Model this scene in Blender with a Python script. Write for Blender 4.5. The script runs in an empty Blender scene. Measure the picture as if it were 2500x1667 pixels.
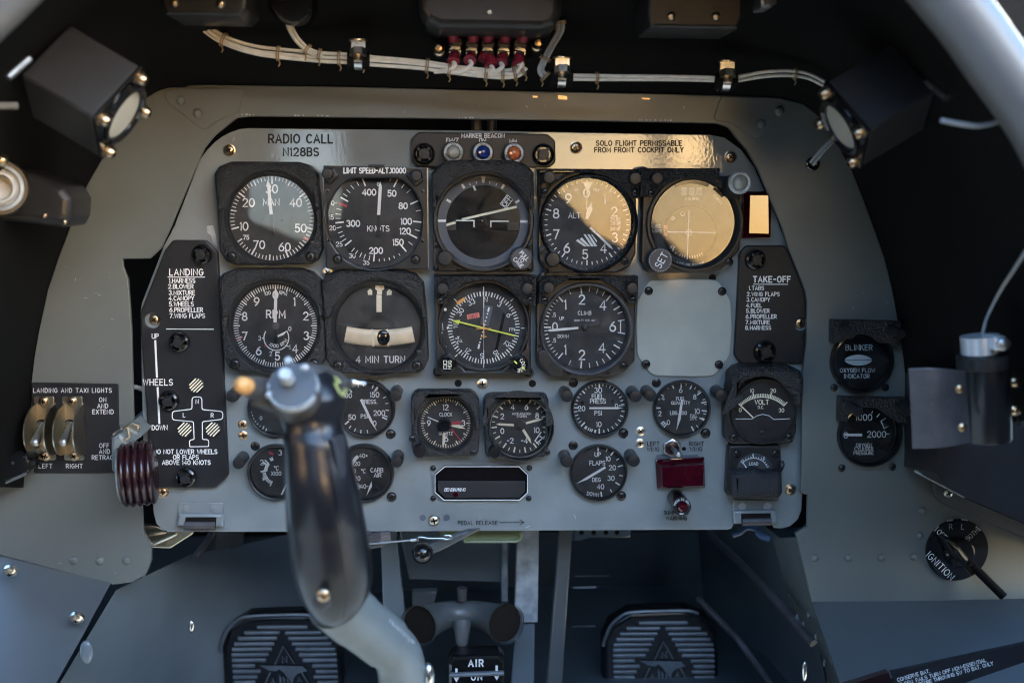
import bpy, math, random
from math import sin, cos, tan, pi, radians as rad
from mathutils import Vector, Matrix
from mathutils.geometry import tessellate_polygon, delaunay_2d_cdt
random.seed(7)
SC = bpy.context.scene
COL = SC.collection
# ---------------------------------------------------------------- camera, sky, sun, exposure
D = 0.88            # camera to panel, metres
FPX = 2800.0        # focal length in photo pixels (photo is 2500 wide)
YAW, PITCH = rad(2.86), rad(7.8)
Fw = Vector((sin(YAW)*cos(PITCH), cos(YAW)*cos(PITCH), -sin(PITCH)))
Rt = Vector((cos(YAW), -sin(YAW), 0))
Up = Rt.cross(Fw)
CAM = Vector((0, -D, 0))
cd = bpy.data.cameras.new('camera'); cam = bpy.data.objects.new('camera', cd); COL.objects.link(cam)
cam.matrix_world = Matrix(((Rt.x, Up.x, -Fw.x, CAM.x), (Rt.y, Up.y, -Fw.y, CAM.y), (Rt.z, Up.z, -Fw.z, CAM.z), (0, 0, 0, 1)))
cd.sensor_width = 36; cd.lens = 36*FPX/2500; cd.clip_start = 0.02; cd.clip_end = 6000
cd.dof.use_dof = True; cd.dof.focus_distance = 0.885; cd.dof.aperture_fstop = 4.8; cd.dof.aperture_blades = 7
SC.camera = cam
SUN_AZ, SUN_EL = 34.0, 8.0      # sun behind the camera: degrees towards +X from straight behind, and above the horizon
TILT = 8.0                      # the aircraft sits nose down by this much: the sky is turned about X against the panel
W = bpy.data.worlds.new('World'); SC.world = W; W.use_nodes = True
nt = W.node_tree; nt.nodes.clear()
sky = nt.nodes.new('ShaderNodeTexSky'); sky.sky_type = 'NISHITA'; sky.sun_disc = False
sky.sun_elevation = rad(SUN_EL); sky.sun_rotation = rad(180 - SUN_AZ)
sky.dust_density = 5.0; sky.air_density = 1.3; sky.ozone_density = 4.0
wtc = nt.nodes.new('ShaderNodeTexCoord'); wmp = nt.nodes.new('ShaderNodeMapping'); wmp.inputs['Rotation'].default_value = (rad(-TILT), 0, 0)
nt.links.new(wtc.outputs['Generated'], wmp.inputs[0]); nt.links.new(wmp.outputs[0], sky.inputs[0])
bg = nt.nodes.new('ShaderNodeBackground'); bg.inputs[1].default_value = 0.15
wo = nt.nodes.new('ShaderNodeOutputWorld')
nt.links.new(sky.outputs[0], bg.inputs[0]); nt.links.new(bg.outputs[0], wo.inputs[0])
sl = bpy.data.lights.new('sun', 'SUN'); sl.energy = 3.0; sl.angle = rad(0.5); sl.color = (1, 0.82, 0.6)
so = bpy.data.objects.new('sun', sl); COL.objects.link(so)
sdir = Matrix.Rotation(rad(TILT), 3, 'X') @ Vector((sin(rad(SUN_AZ))*cos(rad(SUN_EL)), -cos(rad(SUN_AZ))*cos(rad(SUN_EL)), sin(rad(SUN_EL))))
so.rotation_euler = sdir.to_track_quat('Z', 'Y').to_euler()
SC.view_settings.view_transform = 'Standard'; SC.view_settings.look = 'None'
SC.view_settings.gamma = 1.0; SC.view_settings.use_curve_mapping = False
SC.view_settings.exposure = 5.05
SC.cycles.use_denoising = True; SC.cycles.filter_width = 1.15
SC.cycles.max_bounces = 8; SC.cycles.transparent_max_bounces = 12
SC.cycles.sample_clamp_indirect = 4.0
SC.cycles.caustics_reflective = False; SC.cycles.caustics_refractive = False

# ---------------------------------------------------------------- measuring: a photo pixel to the point where its ray meets the plane h metres in front of the panel
def at(sx, sy, h=0.0):
    d = Fw + Rt*((sx-1250)/FPX) + Up*((833.5-sy)/FPX)
    t = (D-h)/d.y
    return Vector((d.x*t, -h, d.z*t))
def pxs(sx, sy, h=0.0):
    return (at(sx+4, sy, h)-at(sx-4, sy, h)).length/8
def xz(sx, sy, h=0.0):
    p = at(sx, sy, h); return (p.x, p.z)
K = 850/2351
ZN = dict(A=(0, 0, K), B=(825, 0, K), C=(1650, 0, K), D=(0, 550, K), E=(825, 550, K), F=(1650, 550, K), G=(0, 1100, K), H=(825, 1100, K), I=(1650, 1100, K),
          MAN=(520, 380, .2296), ATT=(1040, 380, .2211), CRS=(1550, 380, .1703), HSI=(1040, 660, .2213), STK=(500, 840, .2126), SW=(0, 900, .24236), OXY=(2150, 750, .3188), LOW=(500, 1150, .3401), PED=(1300, 1270, .3401), CON=(2050, 1450, .1913), W=(0, 0, 1.0629))
def q(r, x, y):
    o = ZN[r]; return (o[0]+x*o[2], o[1]+y*o[2])
def qs(r, *pts): return [q(r, x, y) for x, y in pts]

# ---------------------------------------------------------------- materials
def mat(name, col, rough=0.5, metal=0.0, bump=None, var=0.0, vscale=60, coat=0.0, spec=0.5, rvar=0.0, dust=0.0):
    m = bpy.data.materials.new(name); m.use_nodes = True
    n = m.node_tree; b = n.nodes['Principled BSDF']; L = n.links.new
    b.inputs['Base Color'].default_value = (*col, 1); b.inputs['Roughness'].default_value = rough
    b.inputs['Metallic'].default_value = metal; b.inputs['Specular IOR Level'].default_value = spec
    if coat: b.inputs['Coat Weight'].default_value = coat; b.inputs['Coat Roughness'].default_value = 0.03
    tc = n.nodes.new('ShaderNodeTexCoord')
    if var or dust:
        t = n.nodes.new('ShaderNodeTexNoise'); t.inputs['Scale'].default_value = vscale; t.inputs['Detail'].default_value = 6
        L(tc.outputs['Object'], t.inputs['Vector'])
        r = n.nodes.new('ShaderNodeMapRange'); r.inputs[1].default_value = 0.3; r.inputs[2].default_value = 0.7
        r.inputs[3].default_value = 1-var; r.inputs[4].default_value = 1+var
        L(t.outputs['Fac'], r.inputs[0])
        x = n.nodes.new('ShaderNodeMix'); x.data_type = 'RGBA'; x.blend_type = 'MULTIPLY'; x.inputs[0].default_value = 1
        x.inputs['A'].default_value = (*col, 1); L(r.outputs[0], x.inputs['B'])
        out = x.outputs['Result']
        if dust:
            t2 = n.nodes.new('ShaderNodeTexNoise'); t2.inputs['Scale'].default_value = vscale*14; t2.inputs['Detail'].default_value = 4
            L(tc.outputs['Object'], t2.inputs['Vector'])
            r2 = n.nodes.new('ShaderNodeMapRange'); r2.inputs[1].default_value = 0.62; r2.inputs[2].default_value = 0.8; r2.inputs[4].default_value = dust
            L(t2.outputs['Fac'], r2.inputs[0])
            x2 = n.nodes.new('ShaderNodeMix'); x2.data_type = 'RGBA'; L(r2.outputs[0], x2.inputs[0]); L(out, x2.inputs['A'])
            x2.inputs['B'].default_value = (0.3, 0.28, 0.25, 1); out = x2.outputs['Result']
        L(out, b.inputs['Base Color'])
    if rvar:
        t3 = n.nodes.new('ShaderNodeTexNoise'); t3.inputs['Scale'].default_value = vscale*0.7; t3.inputs['Detail'].default_value = 5
        L(tc.outputs['Object'], t3.inputs['Vector'])
        r3 = n.nodes.new('ShaderNodeMapRange'); r3.inputs[1].default_value = 0.3; r3.inputs[2].default_value = 0.7
        r3.inputs[3].default_value = max(0.02, rough-rvar); r3.inputs[4].default_value = rough+rvar
        L(t3.outputs['Fac'], r3.inputs[0]); L(r3.outputs[0], b.inputs['Roughness'])
    if bump:
        sc, st, ds = bump[:3]
        t = n.nodes.new('ShaderNodeTexNoise'); t.inputs['Scale'].default_value = sc; t.inputs['Detail'].default_value = bump[3] if len(bump) > 3 else 3
        L(tc.outputs['Object'], t.inputs['Vector'])
        bm = n.nodes.new('ShaderNodeBump'); bm.inputs['Strength'].default_value = st; bm.inputs['Distance'].default_value = ds
        L(t.outputs['Fac'], bm.inputs['Height']); L(bm.outputs[0], b.inputs['Normal'])
    return m
def glass_mat(name, tint=(1, 1, 1), rough=0.01, ior=1.5, haze=0.0):
    m = bpy.data.materials.new(name); m.use_nodes = True
    n = m.node_tree; L = n.links.new; n.nodes.clear()
    o = n.nodes.new('ShaderNodeOutputMaterial'); mx = n.nodes.new('ShaderNodeMixShader')
    fr = n.nodes.new('ShaderNodeFresnel'); fr.inputs[0].default_value = ior
    tr = n.nodes.new('ShaderNodeBsdfTransparent'); tr.inputs[0].default_value = (*tint, 1)
    gl = n.nodes.new('ShaderNodeBsdfGlossy'); gl.inputs['Roughness'].default_value = rough
    L(fr.outputs[0], mx.inputs[0]); L(tr.outputs[0], mx.inputs[1]); L(gl.outputs[0], mx.inputs[2])
    last = mx.outputs[0]
    if haze:      # thin film of dust and old smears on the glass
        df = n.nodes.new('ShaderNodeBsdfDiffuse'); df.inputs[0].default_value = (0.45, 0.43, 0.4, 1)
        tc = n.nodes.new('ShaderNodeTexCoord'); t = n.nodes.new('ShaderNodeTexNoise'); t.inputs['Scale'].default_value = 90; t.inputs['Detail'].default_value = 9
        L(tc.outputs['Object'], t.inputs['Vector'])
        r = n.nodes.new('ShaderNodeMapRange'); r.inputs[1].default_value = 0.42; r.inputs[2].default_value = 0.75; r.inputs[4].default_value = haze
        L(t.outputs['Fac'], r.inputs[0])
        m2 = n.nodes.new('ShaderNodeMixShader'); L(r.outputs[0], m2.inputs[0]); L(last, m2.inputs[1]); L(df.outputs[0], m2.inputs[2]); last = m2.outputs[0]
    L(last, o.inputs[0])
    return m
M = dict(
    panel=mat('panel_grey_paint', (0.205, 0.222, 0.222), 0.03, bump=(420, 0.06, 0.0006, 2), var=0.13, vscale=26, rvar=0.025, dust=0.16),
    frame=mat('frame_grey_shaded', (0.122, 0.131, 0.121), 0.33, bump=(700, 0.05, 0.0004, 2), var=0.07, vscale=18, rvar=0.06),  # surround grey set darker than the panel to carry part of its shade
    cover=mat('cover_plate_sheen_paint', (0.37, 0.37, 0.325), 0.05, bump=(420, 0.05, 0.0006, 2), var=0.1, vscale=30, rvar=0.02, dust=0.12),  # lighter paint, brightened further to stand for the plate's reflected sheen
    side=mat('side_grey_shaded', (0.078, 0.084, 0.086), 0.36, bump=(700, 0.05, 0.0004, 2), var=0.07, vscale=18, rvar=0.06),  # panel grey darkened to put the consoles' shade into the colour
    well=mat('well_grey_paint', (0.13, 0.155, 0.17), 0.2, bump=(60, 0.05, 0.002, 2), var=0.1, vscale=14),
    coaming=mat('matt_black_coaming', (0.0045, 0.0045, 0.0045), 0.8, bump=(300, 0.2, 0.0006), var=0.3, vscale=9, spec=0.1),
    dark=mat('deep_black', (0.006, 0.006, 0.006), 0.8, spec=0.08),  # black of small parts and of the unlit space behind the panel
    crackle=mat('crackle_black', (0.016, 0.016, 0.017), 0.40, bump=(950, 0.9, 0.002, 2), var=0.45, vscale=520, dust=0.07, spec=0.4),
    coarse=mat('coarse_crackle_black', (0.011, 0.011, 0.012), 0.33, bump=(620, 1.0, 0.004, 3), var=0.5, vscale=340, dust=0.2),
    satin=mat('satin_black', (0.020, 0.020, 0.021), 0.36, bump=(900, 0.08, 0.0004), var=0.2, vscale=60, dust=0.03, spec=0.3),
    plate=mat('placard_black', (0.016, 0.016, 0.018), 0.40, bump=(1400, 0.12, 0.0004), var=0.15, vscale=40, dust=0.05, spec=0.3),
    gloss=mat('gloss_black', (0.008, 0.008, 0.009), 0.12, var=0.1),
    rubber=mat('grip_black', (0.010, 0.010, 0.012), 0.28, bump=(500, 0.06, 0.0004), var=0.15, vscale=60, spec=0.4),
    dial=mat('dial_black', (0.046, 0.044, 0.043), 0.6, var=0.2, vscale=120, dust=0.05, spec=0.2),
    ring=mat('dial_ring_grey', (0.075, 0.085, 0.105), 0.5, var=0.1),
    white=mat('white_paint', (0.80, 0.79, 0.76), 0.5, var=0.06, vscale=200),
    cream=mat('lume_cream', (0.80, 0.73, 0.55), 0.5, var=0.08, vscale=200),
    legend=mat('legend_white', (0.72, 0.72, 0.72), 0.5, var=0.08, vscale=300),
    fadelegend=mat('faded_legend', (0.36, 0.37, 0.38), 0.5, var=0.15, vscale=300),
    ink=mat('black_ink', (0.010, 0.010, 0.012), 0.35, spec=0.2),
    red=mat('red_mark', (0.42, 0.035, 0.05), 0.5), yellow=mat('yellow_mark', (0.75, 0.82, 0.12), 0.5),
    orange=mat('orange_mark', (0.80, 0.38, 0.07), 0.5), coral=mat('coral_flag', (0.75, 0.20, 0.16), 0.5),
    brass=mat('brass_screw', (0.50, 0.37, 0.24), 0.28, 1.0, bump=(900, 0.2, 0.0004), var=0.25, vscale=300),
    zinc=mat('zinc_yellow_steel', (0.50, 0.46, 0.36), 0.32, 1.0, bump=(300, 0.06, 0.0004), var=0.22, vscale=45),
    steel=mat('bright_steel', (0.55, 0.55, 0.54), 0.27, 1.0, var=0.12, vscale=200),
    alu=mat('cast_alu', (0.42, 0.43, 0.44), 0.42, 1.0, bump=(700, 0.2, 0.0004), var=0.15, vscale=200),
    silver=mat('polished_clamp', (0.74, 0.76, 0.78), 0.28, 0.55),
    ally=mat('nickel_screw', (0.62, 0.58, 0.50), 0.30, 1.0, var=0.15, vscale=400),
    blackscrew=mat('black_screw', (0.018, 0.018, 0.020), 0.25, 0.3),
    slot=mat('screw_slot_black', (0.008, 0.007, 0.006), 0.6, spec=0.1),
    redlens=mat('red_lens', (0.045, 0.0015, 0.006), 0.05, coat=0.35, var=0.15, vscale=50),
    bluelens=mat('blue_lens', (0.012, 0.03, 0.17), 0.06, coat=0.7), amberlens=mat('amber_lens', (0.50, 0.13, 0.05), 0.06, coat=0.7),
    clearlens=mat('clear_lens', (0.28, 0.28, 0.24), 0.06, coat=0.7), smoke=mat('smoked_display', (0.008, 0.006, 0.007), 0.05),
    displow=mat('display_sill', (0.028, 0.027, 0.029), 0.3),
    wire=mat('white_wire', (0.68, 0.66, 0.61), 0.45, var=0.12, vscale=150), greywire=mat('grey_wire', (0.34, 0.36, 0.38), 0.45, var=0.1),
    floor=mat('floor_grey_paint', (0.040, 0.050, 0.056), 0.35, var=0.2, vscale=14), dimwire=mat('dim_wire', (0.13, 0.125, 0.115), 0.5), tan=mat('tan_tube', (0.78, 0.63, 0.43), 0.3, var=0.15, vscale=60), twine=mat('lacing_twine', (0.30, 0.20, 0.10), 0.7), crimp=mat('red_crimp', (0.20, 0.010, 0.028), 0.5),
    burgundy=mat('burgundy_plastic', (0.020, 0.006, 0.008), 0.25, coat=0.1, var=0.35, vscale=25),
    button=mat('orange_button', (0.55, 0.27, 0.08), 0.45), worn=mat('worn_metal', (0.40, 0.42, 0.42), 0.45, 0.15, var=0.3, vscale=200),
    lens=mat('frosted_lens', (0.44, 0.42, 0.36), 0.35), lumen=mat('green_paint_marks', (0.26, 0.30, 0.11), 0.5),
    primer=mat('green_primer', (0.13, 0.16, 0.085), 0.4, var=0.1), leather=mat('worn_flap', (0.050, 0.047, 0.050), 0.45, bump=(160, 0.4, 0.001, 5), var=0.45, vscale=35, dust=0.2),
    tube=mat('stick_tube_grey', (0.165, 0.185, 0.18), 0.38, bump=(300, 0.1, 0.0005), var=0.1, vscale=30),
    canopy=mat('canopy_bow_grey', (0.10, 0.10, 0.10), 0.4, var=0.1, vscale=10), blue=mat('blue_connector', (0.012, 0.05, 0.13), 0.4), head=mat('stick_head_sky_grey', (0.050, 0.048, 0.046), 0.42, var=0.2, vscale=80, dust=0.1), lampblack=mat('lamp_housing_black', (0.028, 0.029, 0.032), 0.42, var=0.1, spec=0.4),  # stick head colour lightened to stand for reflected sky
    worngrey=mat('scraped_grey', (0.34, 0.36, 0.37), 0.45, var=0.4, vscale=80, dust=0.3), pedalbar=mat('pedal_bar_grey', (0.12, 0.135, 0.15), 0.3, 0.3, var=0.25, vscale=60),
    foam=mat('foam_black', (0.024, 0.024, 0.027), 0.7, bump=(1500, 0.6, 0.001, 3), var=0.3, vscale=700, spec=0.3),
    glass=glass_mat('gauge_glass', (0.99, 0.99, 0.99), haze=0.05), goldfilter=glass_mat('gold_reflection_tint', (0.74, 0.56, 0.36)), bluefilter=glass_mat('blue_reflection_tint', (0.48, 0.54, 0.66)), sky_filler=mat('sky_filler_white', (0.75, 0.75, 0.76), 0.9, spec=0.0), cleanglass=glass_mat('clean_glass', (0.97, 0.97, 0.97)),  # pane tints colour the reflections; the white fills the sky corner
    hazeglass=glass_mat('smeared_haze_glass', (0.99, 0.99, 0.99), haze=0.10),
)

# ---------------------------------------------------------------- mesh building
def area2(p): return sum(p[i][0]*p[(i+1) % len(p)][1]-p[(i+1) % len(p)][0]*p[i][1] for i in range(len(p)))
def ccw(p): return list(p) if area2(p) > 0 else list(p)[::-1]
def inset(p, d):        # p counter-clockwise, moved inward by d
    n = len(p); out = []
    for i in range(n):
        a, b, c = Vector(p[i-1]), Vector(p[i]), Vector(p[(i+1) % n])
        e, g = (b-a), (c-b)
        if e.length < 1e-9 or g.length < 1e-9: out.append((b.x, b.y)); continue
        e.normalize(); g.normalize()
        n1, n2 = Vector((-e.y, e.x)), Vector((-g.y, g.x))
        m = n1+n2
        k = m.length_squared
        m = n1 if k < 0.2 else m*(2/k)
        out.append((b.x+m.x*d, b.y+m.y*d))
    return out
def circ(c, r, n=48, a0=0.0): return [(c[0]+r*cos(a0+2*pi*i/n), c[1]+r*sin(a0+2*pi*i/n)) for i in range(n)]
def rpoly(pts, r, n=5):  # polygon with rounded corners; r one radius or one per corner
    out = []; m = len(pts)
    for i in range(m):
        ri = r[i] if isinstance(r, (list, tuple)) else r
        a, b, c = Vector(pts[i-1]), Vector(pts[i]), Vector(pts[(i+1) % m])
        u, w = (a-b), (c-b); lu, lw = u.length, w.length
        if ri <= 0 or lu < 1e-9 or lw < 1e-9: out.append((b.x, b.y)); continue
        u /= lu; w /= lw
        ang = u.angle(w); t = min(ri/max(tan(ang/2), 0.05), lu*0.48, lw*0.48)
        p0, p2 = b+u*t, b+w*t
        for k in range(n+1):
            s = k/n; x = p0*(1-s)**2+b*2*s*(1-s)+p2*s*s
            out.append((x.x, x.y))
    return out
def smooth_path(pts, n=8):   # Catmull-Rom through the points
    P = [Vector(p) for p in pts]; out = []
    for i in range(len(P)-1):
        p0, p1, p2, p3 = P[max(i-1, 0)], P[i], P[i+1], P[min(i+2, len(P)-1)]
        for k in range(n):
            t = k/n
            out.append(0.5*((2*p1)+(p2-p0)*t+(2*p0-5*p1+4*p2-p3)*t*t+(3*p1-p0-3*p2+p3)*t**3))
    out.append(P[-1]); return out
class MB:
    def __init__(s): s.v = []; s.f = []; s.fl = set()
    def add(s, vs, fs):
        o = len(s.v); s.v += [tuple(x) for x in vs]; s.f += [tuple(o+i for i in f) for f in fs]
    def cap(s, loops, y):   # loops of (X, Z) at depth y, the outer one first, then holes
        n0 = len(s.f)
        if len(loops) == 1:
            l = loops[0]; s.add([(a, y, b) for a, b in l], [t for t in tessellate_polygon([[Vector((a, b, 0)) for a, b in l]])])
        else:
            vs = []; es = []
            for l in loops:
                o = len(vs); vs += [Vector(p) for p in l]; es += [(o+i, o+(i+1) % len(l)) for i in range(len(l))]
            v2, _, f2, *_r = delaunay_2d_cdt(vs, es, [], 1, 1e-9)
            def inside(x, yy, l):
                c = False
                for i in range(len(l)):
                    (x1, y1), (x2, y2) = l[i-1], l[i]
                    if (y1 > yy) != (y2 > yy) and x < (x2-x1)*(yy-y1)/(y2-y1)+x1: c = not c
                return c
            keep = []
            for f in f2:
                cx = sum(v2[i].x for i in f)/len(f); cy = sum(v2[i].y for i in f)/len(f)
                if inside(cx, cy, loops[0]) and not any(inside(cx, cy, l) for l in loops[1:]): keep.append(tuple(f))
            s.add([(v.x, y, v.y) for v in v2], keep)
        s.fl.update(range(n0, len(s.f))); return s
    def band(s, l1, y1, l2, y2):
        n = len(l1)
        s.add([(a, y1, b) for a, b in l1]+[(a, y2, b) for a, b in l2], [(i, (i+1) % n, n+(i+1) % n, n+i) for i in range(n)])
    def prism(s, outer, h1, h0, holes=(), bev=0.0, steps=2, holebev=None, back=False):   # metres; h1 front height, h0 back height
        o = ccw(outer); cur = inset(o, bev) if bev else o; loops = [cur]
        if bev:
            prev, py = o, -(h1-bev)
            for k in range(1, steps+1):
                a = k/steps*pi/2; l = inset(o, bev*(1-cos(a))); y = -(h1-bev+bev*sin(a))
                s.band(prev, py, l, y); prev, py = l, y
            loops = [prev]
        s.band(o, -h0, o, -(h1-bev))
        hb = bev if holebev is None else holebev
        for hl in holes:
            hc = ccw(hl)
            if hb:
                prev, py = hc, -(h1-hb)
                for k in range(1, steps+1):
                    a = k/steps*pi/2; l = inset(hc, -hb*(1-cos(a))); y = -(h1-hb+hb*sin(a))
                    s.band(l, y, prev, py); prev, py = l, y
                s.band(hc, -(h1-hb), hc, -h0); loops.append(prev)
            else: s.band(hc, -h1, hc, -h0); loops.append(hc)
        s.cap(loops, -h1)
        if back: s.cap([o], -h0)
        return s
    def lathe(s, c, prof, n=40, mtx=None):   # prof [(r, h)] about the axis through c=(X,Z) that points at the viewer, or mapped by mtx
        vs = []; fs = []; m = len(prof)
        for i in range(n):
            a = 2*pi*i/n
            for r, h in prof:
                p = Vector((c[0]+r*cos(a), -h, c[1]+r*sin(a))) if mtx is None else mtx @ Vector((r*cos(a), -h, r*sin(a)))
                vs.append(p)
        for i in range(n):
            j = (i+1) % n
            for k in range(m-1): fs.append((i*m+k, j*m+k, j*m+k+1, i*m+k+1))
        s.add(vs, fs); return s
    def tube(s, path, r, n=10, caps=True, squash=None):
        P = [Vector(p) for p in path]; N = len(P); R = r if isinstance(r, (list, tuple)) else [r]*N
        T = [(P[min(i+1, N-1)]-P[max(i-1, 0)]).normalized() for i in range(N)]
        ref = Vector((0, 0, 1)) if abs(T[0].z) < 0.9 else Vector((1, 0, 0))
        nrm = (ref-T[0]*ref.dot(T[0])).normalized(); vs = []
        for i in range(N):
            nrm = (nrm-T[i]*nrm.dot(T[i])).normalized(); bi = T[i].cross(nrm)
            for k in range(n):
                a = 2*pi*k/n; vs.append(P[i]+nrm*(cos(a)*R[i])+bi*(sin(a)*R[i]*(squash or 1)))
        fs = [(i*n+k, i*n+(k+1) % n, (i+1)*n+(k+1) % n, (i+1)*n+k) for i in range(N-1) for k in range(n)]
        if caps: fs += [tuple(range(n)), tuple(range((N-1)*n, N*n))]
        s.add(vs, fs); return s
    def box(s, m, sx, sy, sz, bev=0.0):    # box of full sizes, centred on matrix m
        x, y, z = sx/2, sy/2, sz/2
        def P(a, b, c): return m @ Vector((a, b, c))
        if not bev:
            vs = [P(i*x, j*y, k*z) for i in (-1, 1) for j in (-1, 1) for k in (-1, 1)]
            s.add(vs, [(0, 1, 3, 2), (4, 6, 7, 5), (0, 4, 5, 1), (2, 3, 7, 6), (0, 2, 6, 4), (1, 5, 7, 3)]); return s
        b = bev; vs = []; ids = {}
        for i in (-1, 1):
            for j in (-1, 1):
                for k in (-1, 1):
                    for ax, p in enumerate(((i*x, j*(y-b), k*(z-b)), (i*(x-b), j*y, k*(z-b)), (i*(x-b), j*(y-b), k*z))):
                        ids[i, j, k, ax] = len(vs); vs.append(P(*p))
        fs = []; g = lambda *a: ids[a]
        for e in (-1, 1):
            fs.append((g(e, -1, -1, 0), g(e, 1, -1, 0), g(e, 1, 1, 0), g(e, -1, 1, 0)))
            fs.append((g(-1, e, -1, 1), g(1, e, -1, 1), g(1, e, 1, 1), g(-1, e, 1, 1)))
            fs.append((g(-1, -1, e, 2), g(1, -1, e, 2), g(1, 1, e, 2), g(-1, 1, e, 2)))
            for e2 in (-1, 1):
                fs.append((g(e, e2, -1, 0), g(e, e2, 1, 0), g(e, e2, 1, 1), g(e, e2, -1, 1)))
                fs.append((g(e, -1, e2, 0), g(e, 1, e2, 0), g(e, 1, e2, 2), g(e, -1, e2, 2)))
                fs.append((g(-1, e, e2, 1), g(1, e, e2, 1), g(1, e, e2, 2), g(-1, e, e2, 2)))
                for e3 in (-1, 1): fs.append((g(e, e2, e3, 0), g(e, e2, e3, 1), g(e, e2, e3, 2)))
        s.add(vs, fs); return s
    def ball(s, c, r, n=16, sq=(1, 1, 1)):
        vs = []; fs = []
        for i in range(n+1):
            t = pi*i/n
            for j in range(2*n):
                a = pi*j/n; vs.append((c[0]+r*sq[0]*sin(t)*cos(a), c[1]+r*sq[1]*sin(t)*sin(a), c[2]+r*sq[2]*cos(t)))
        for i in range(n):
            for j in range(2*n): fs.append((i*2*n+j, i*2*n+(j+1) % (2*n), (i+1)*2*n+(j+1) % (2*n), (i+1)*2*n+j))
        s.add(vs, fs); return s
    def quadstrip(s, rows):     # rows of equal length of 3-D points
        n = len(rows[0]); vs = [p for r in rows for p in r]
        s.add(vs, [(i*n+k, i*n+k+1, (i+1)*n+k+1, (i+1)*n+k) for i in range(len(rows)-1) for k in range(n-1)]); return s
    # --- flat marks on a dial or plate; px coordinates of the photo at height h
    def flat(s, pts, h): s.cap([ccw([xz(a, b, h) for a, b in pts])], -h); return s
    def line(s, a, b, w, h):
        (x1, y1), (x2, y2) = a, b; L = math.hypot(x2-x1, y2-y1) or 1; nx, ny = -(y2-y1)/L*w/2, (x2-x1)/L*w/2
        return s.flat([(x1+nx, y1+ny), (x2+nx, y2+ny), (x2-nx, y2-ny), (x1-nx, y1-ny)], h)
    def ticks(s, c, r0, r1, w, angs, h):
        for a in angs:
            sa, ca = sin(rad(a)), -cos(rad(a)); s.line((c[0]+r0*sa, c[1]+r0*ca), (c[0]+r1*sa, c[1]+r1*ca), w, h)
        return s
    def arc(s, c, r, w, a0, a1, h, n=24):
        o = [(c[0]+(r+w/2)*sin(rad(a0+(a1-a0)*i/n)), c[1]-(r+w/2)*cos(rad(a0+(a1-a0)*i/n))) for i in range(n+1)]
        i_ = [(c[0]+(r-w/2)*sin(rad(a0+(a1-a0)*i/n)), c[1]-(r-w/2)*cos(rad(a0+(a1-a0)*i/n))) for i in range(n+1)]
        s.add([at(*p, h) for p in o]+[at(*p, h) for p in i_], [(k, k+1, n+2+k, n+1+k) for k in range(n)]); return s
    def stroke(s, pts, w, h, closed=False):   # ribbon along photo-pixel points, mitred
        P = [Vector(p) for p in pts]; n = len(P); L = []; R = []
        for i in range(n):
            a = P[i-1] if (i or closed) else None; c = P[(i+1) % n] if (i < n-1 or closed) else None; b = P[i]
            e = (b-a).normalized() if a is not None and (b-a).length > 1e-6 else None
            g = (c-b).normalized() if c is not None and (c-b).length > 1e-6 else None
            if e is None: e = g
            if g is None: g = e
            if e is None: return s
            n1, n2 = Vector((-e.y, e.x)), Vector((-g.y, g.x)); m = n1+n2; k = m.length_squared
            m = m*(2/k) if k > 0.9 else (n1 if k < 0.05 else m.normalized()*1.4)
            ext = Vector((0, 0))
            if not closed and i == 0: ext = -e*w*0.35
            if not closed and i == n-1: ext = g*w*0.35
            L.append(b+ext+m*w/2); R.append(b+ext-m*w/2)
        idx = range(n if closed else n-1)
        s.add([at(p.x, p.y, h) for p in L]+[at(p.x, p.y, h) for p in R], [(i, (i+1) % n, n+(i+1) % n, n+i) for i in idx]); return s
    def text(s, t, x, y, size, h, wt=0.16, al='c', ang=0, sp=0.22, wide=1.0, slant=0.0, fit=None):
        """engraved lettering; x, y the middle of the cap height, size the cap height, all in photo pixels"""
        k = size/10.0
        if fit: wide = max(.3, (fit/k-sp*10*(len(t)-1))/sum(GL[c][0] for c in t))
        W_ = sum(GL[c][0]*wide for c in t)+sp*10*(len(t)-1)
        cx = {'c': -W_/2, 'l': 0.0, 'r': -W_}[al]; ca, sa = cos(rad(ang)), sin(rad(ang)); lev = 0
        for ch in t:
            gw, strokes = GL[ch]
            for st in strokes:
                pts = []
                for gx, gy in st:
                    lx = (cx+gx*wide+slant*gy)*k; ly = (5-gy)*k
                    pts.append((x+lx*ca-ly*sa, y+lx*sa+ly*ca))
                s.stroke(pts, wt*1.1*size, h+0.00002*(lev % 5)); lev += 1
            cx += gw*wide+sp*10
        return s
    def arctext(s, t, c, r, mid, size, h, wt=0.16, sp=0.25, inside=False):
        """lettering round a circle; mid the clock angle of its middle; inside=True reads along the bottom"""
        W_ = sum(GL[ch][0] for ch in t)+sp*10*(len(t)-1); k = size/10.0; x = -W_/2
        for ch in t:
            m_ = (x+GL[ch][0]/2)*k; a = mid+(-1 if inside else 1)*math.degrees(m_/r)
            s.text(ch, c[0]+r*sin(rad(a)), c[1]-r*cos(rad(a)), size, h, wt, 'c', a+(180 if inside else 0)); x += GL[ch][0]+sp*10
        return s
def A_(cx, cy, rx, ry, a0, a1, n=8): return [(cx+rx*cos(rad(a0+(a1-a0)*i/n)), cy+ry*sin(rad(a0+(a1-a0)*i/n))) for i in range(n+1)]
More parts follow.
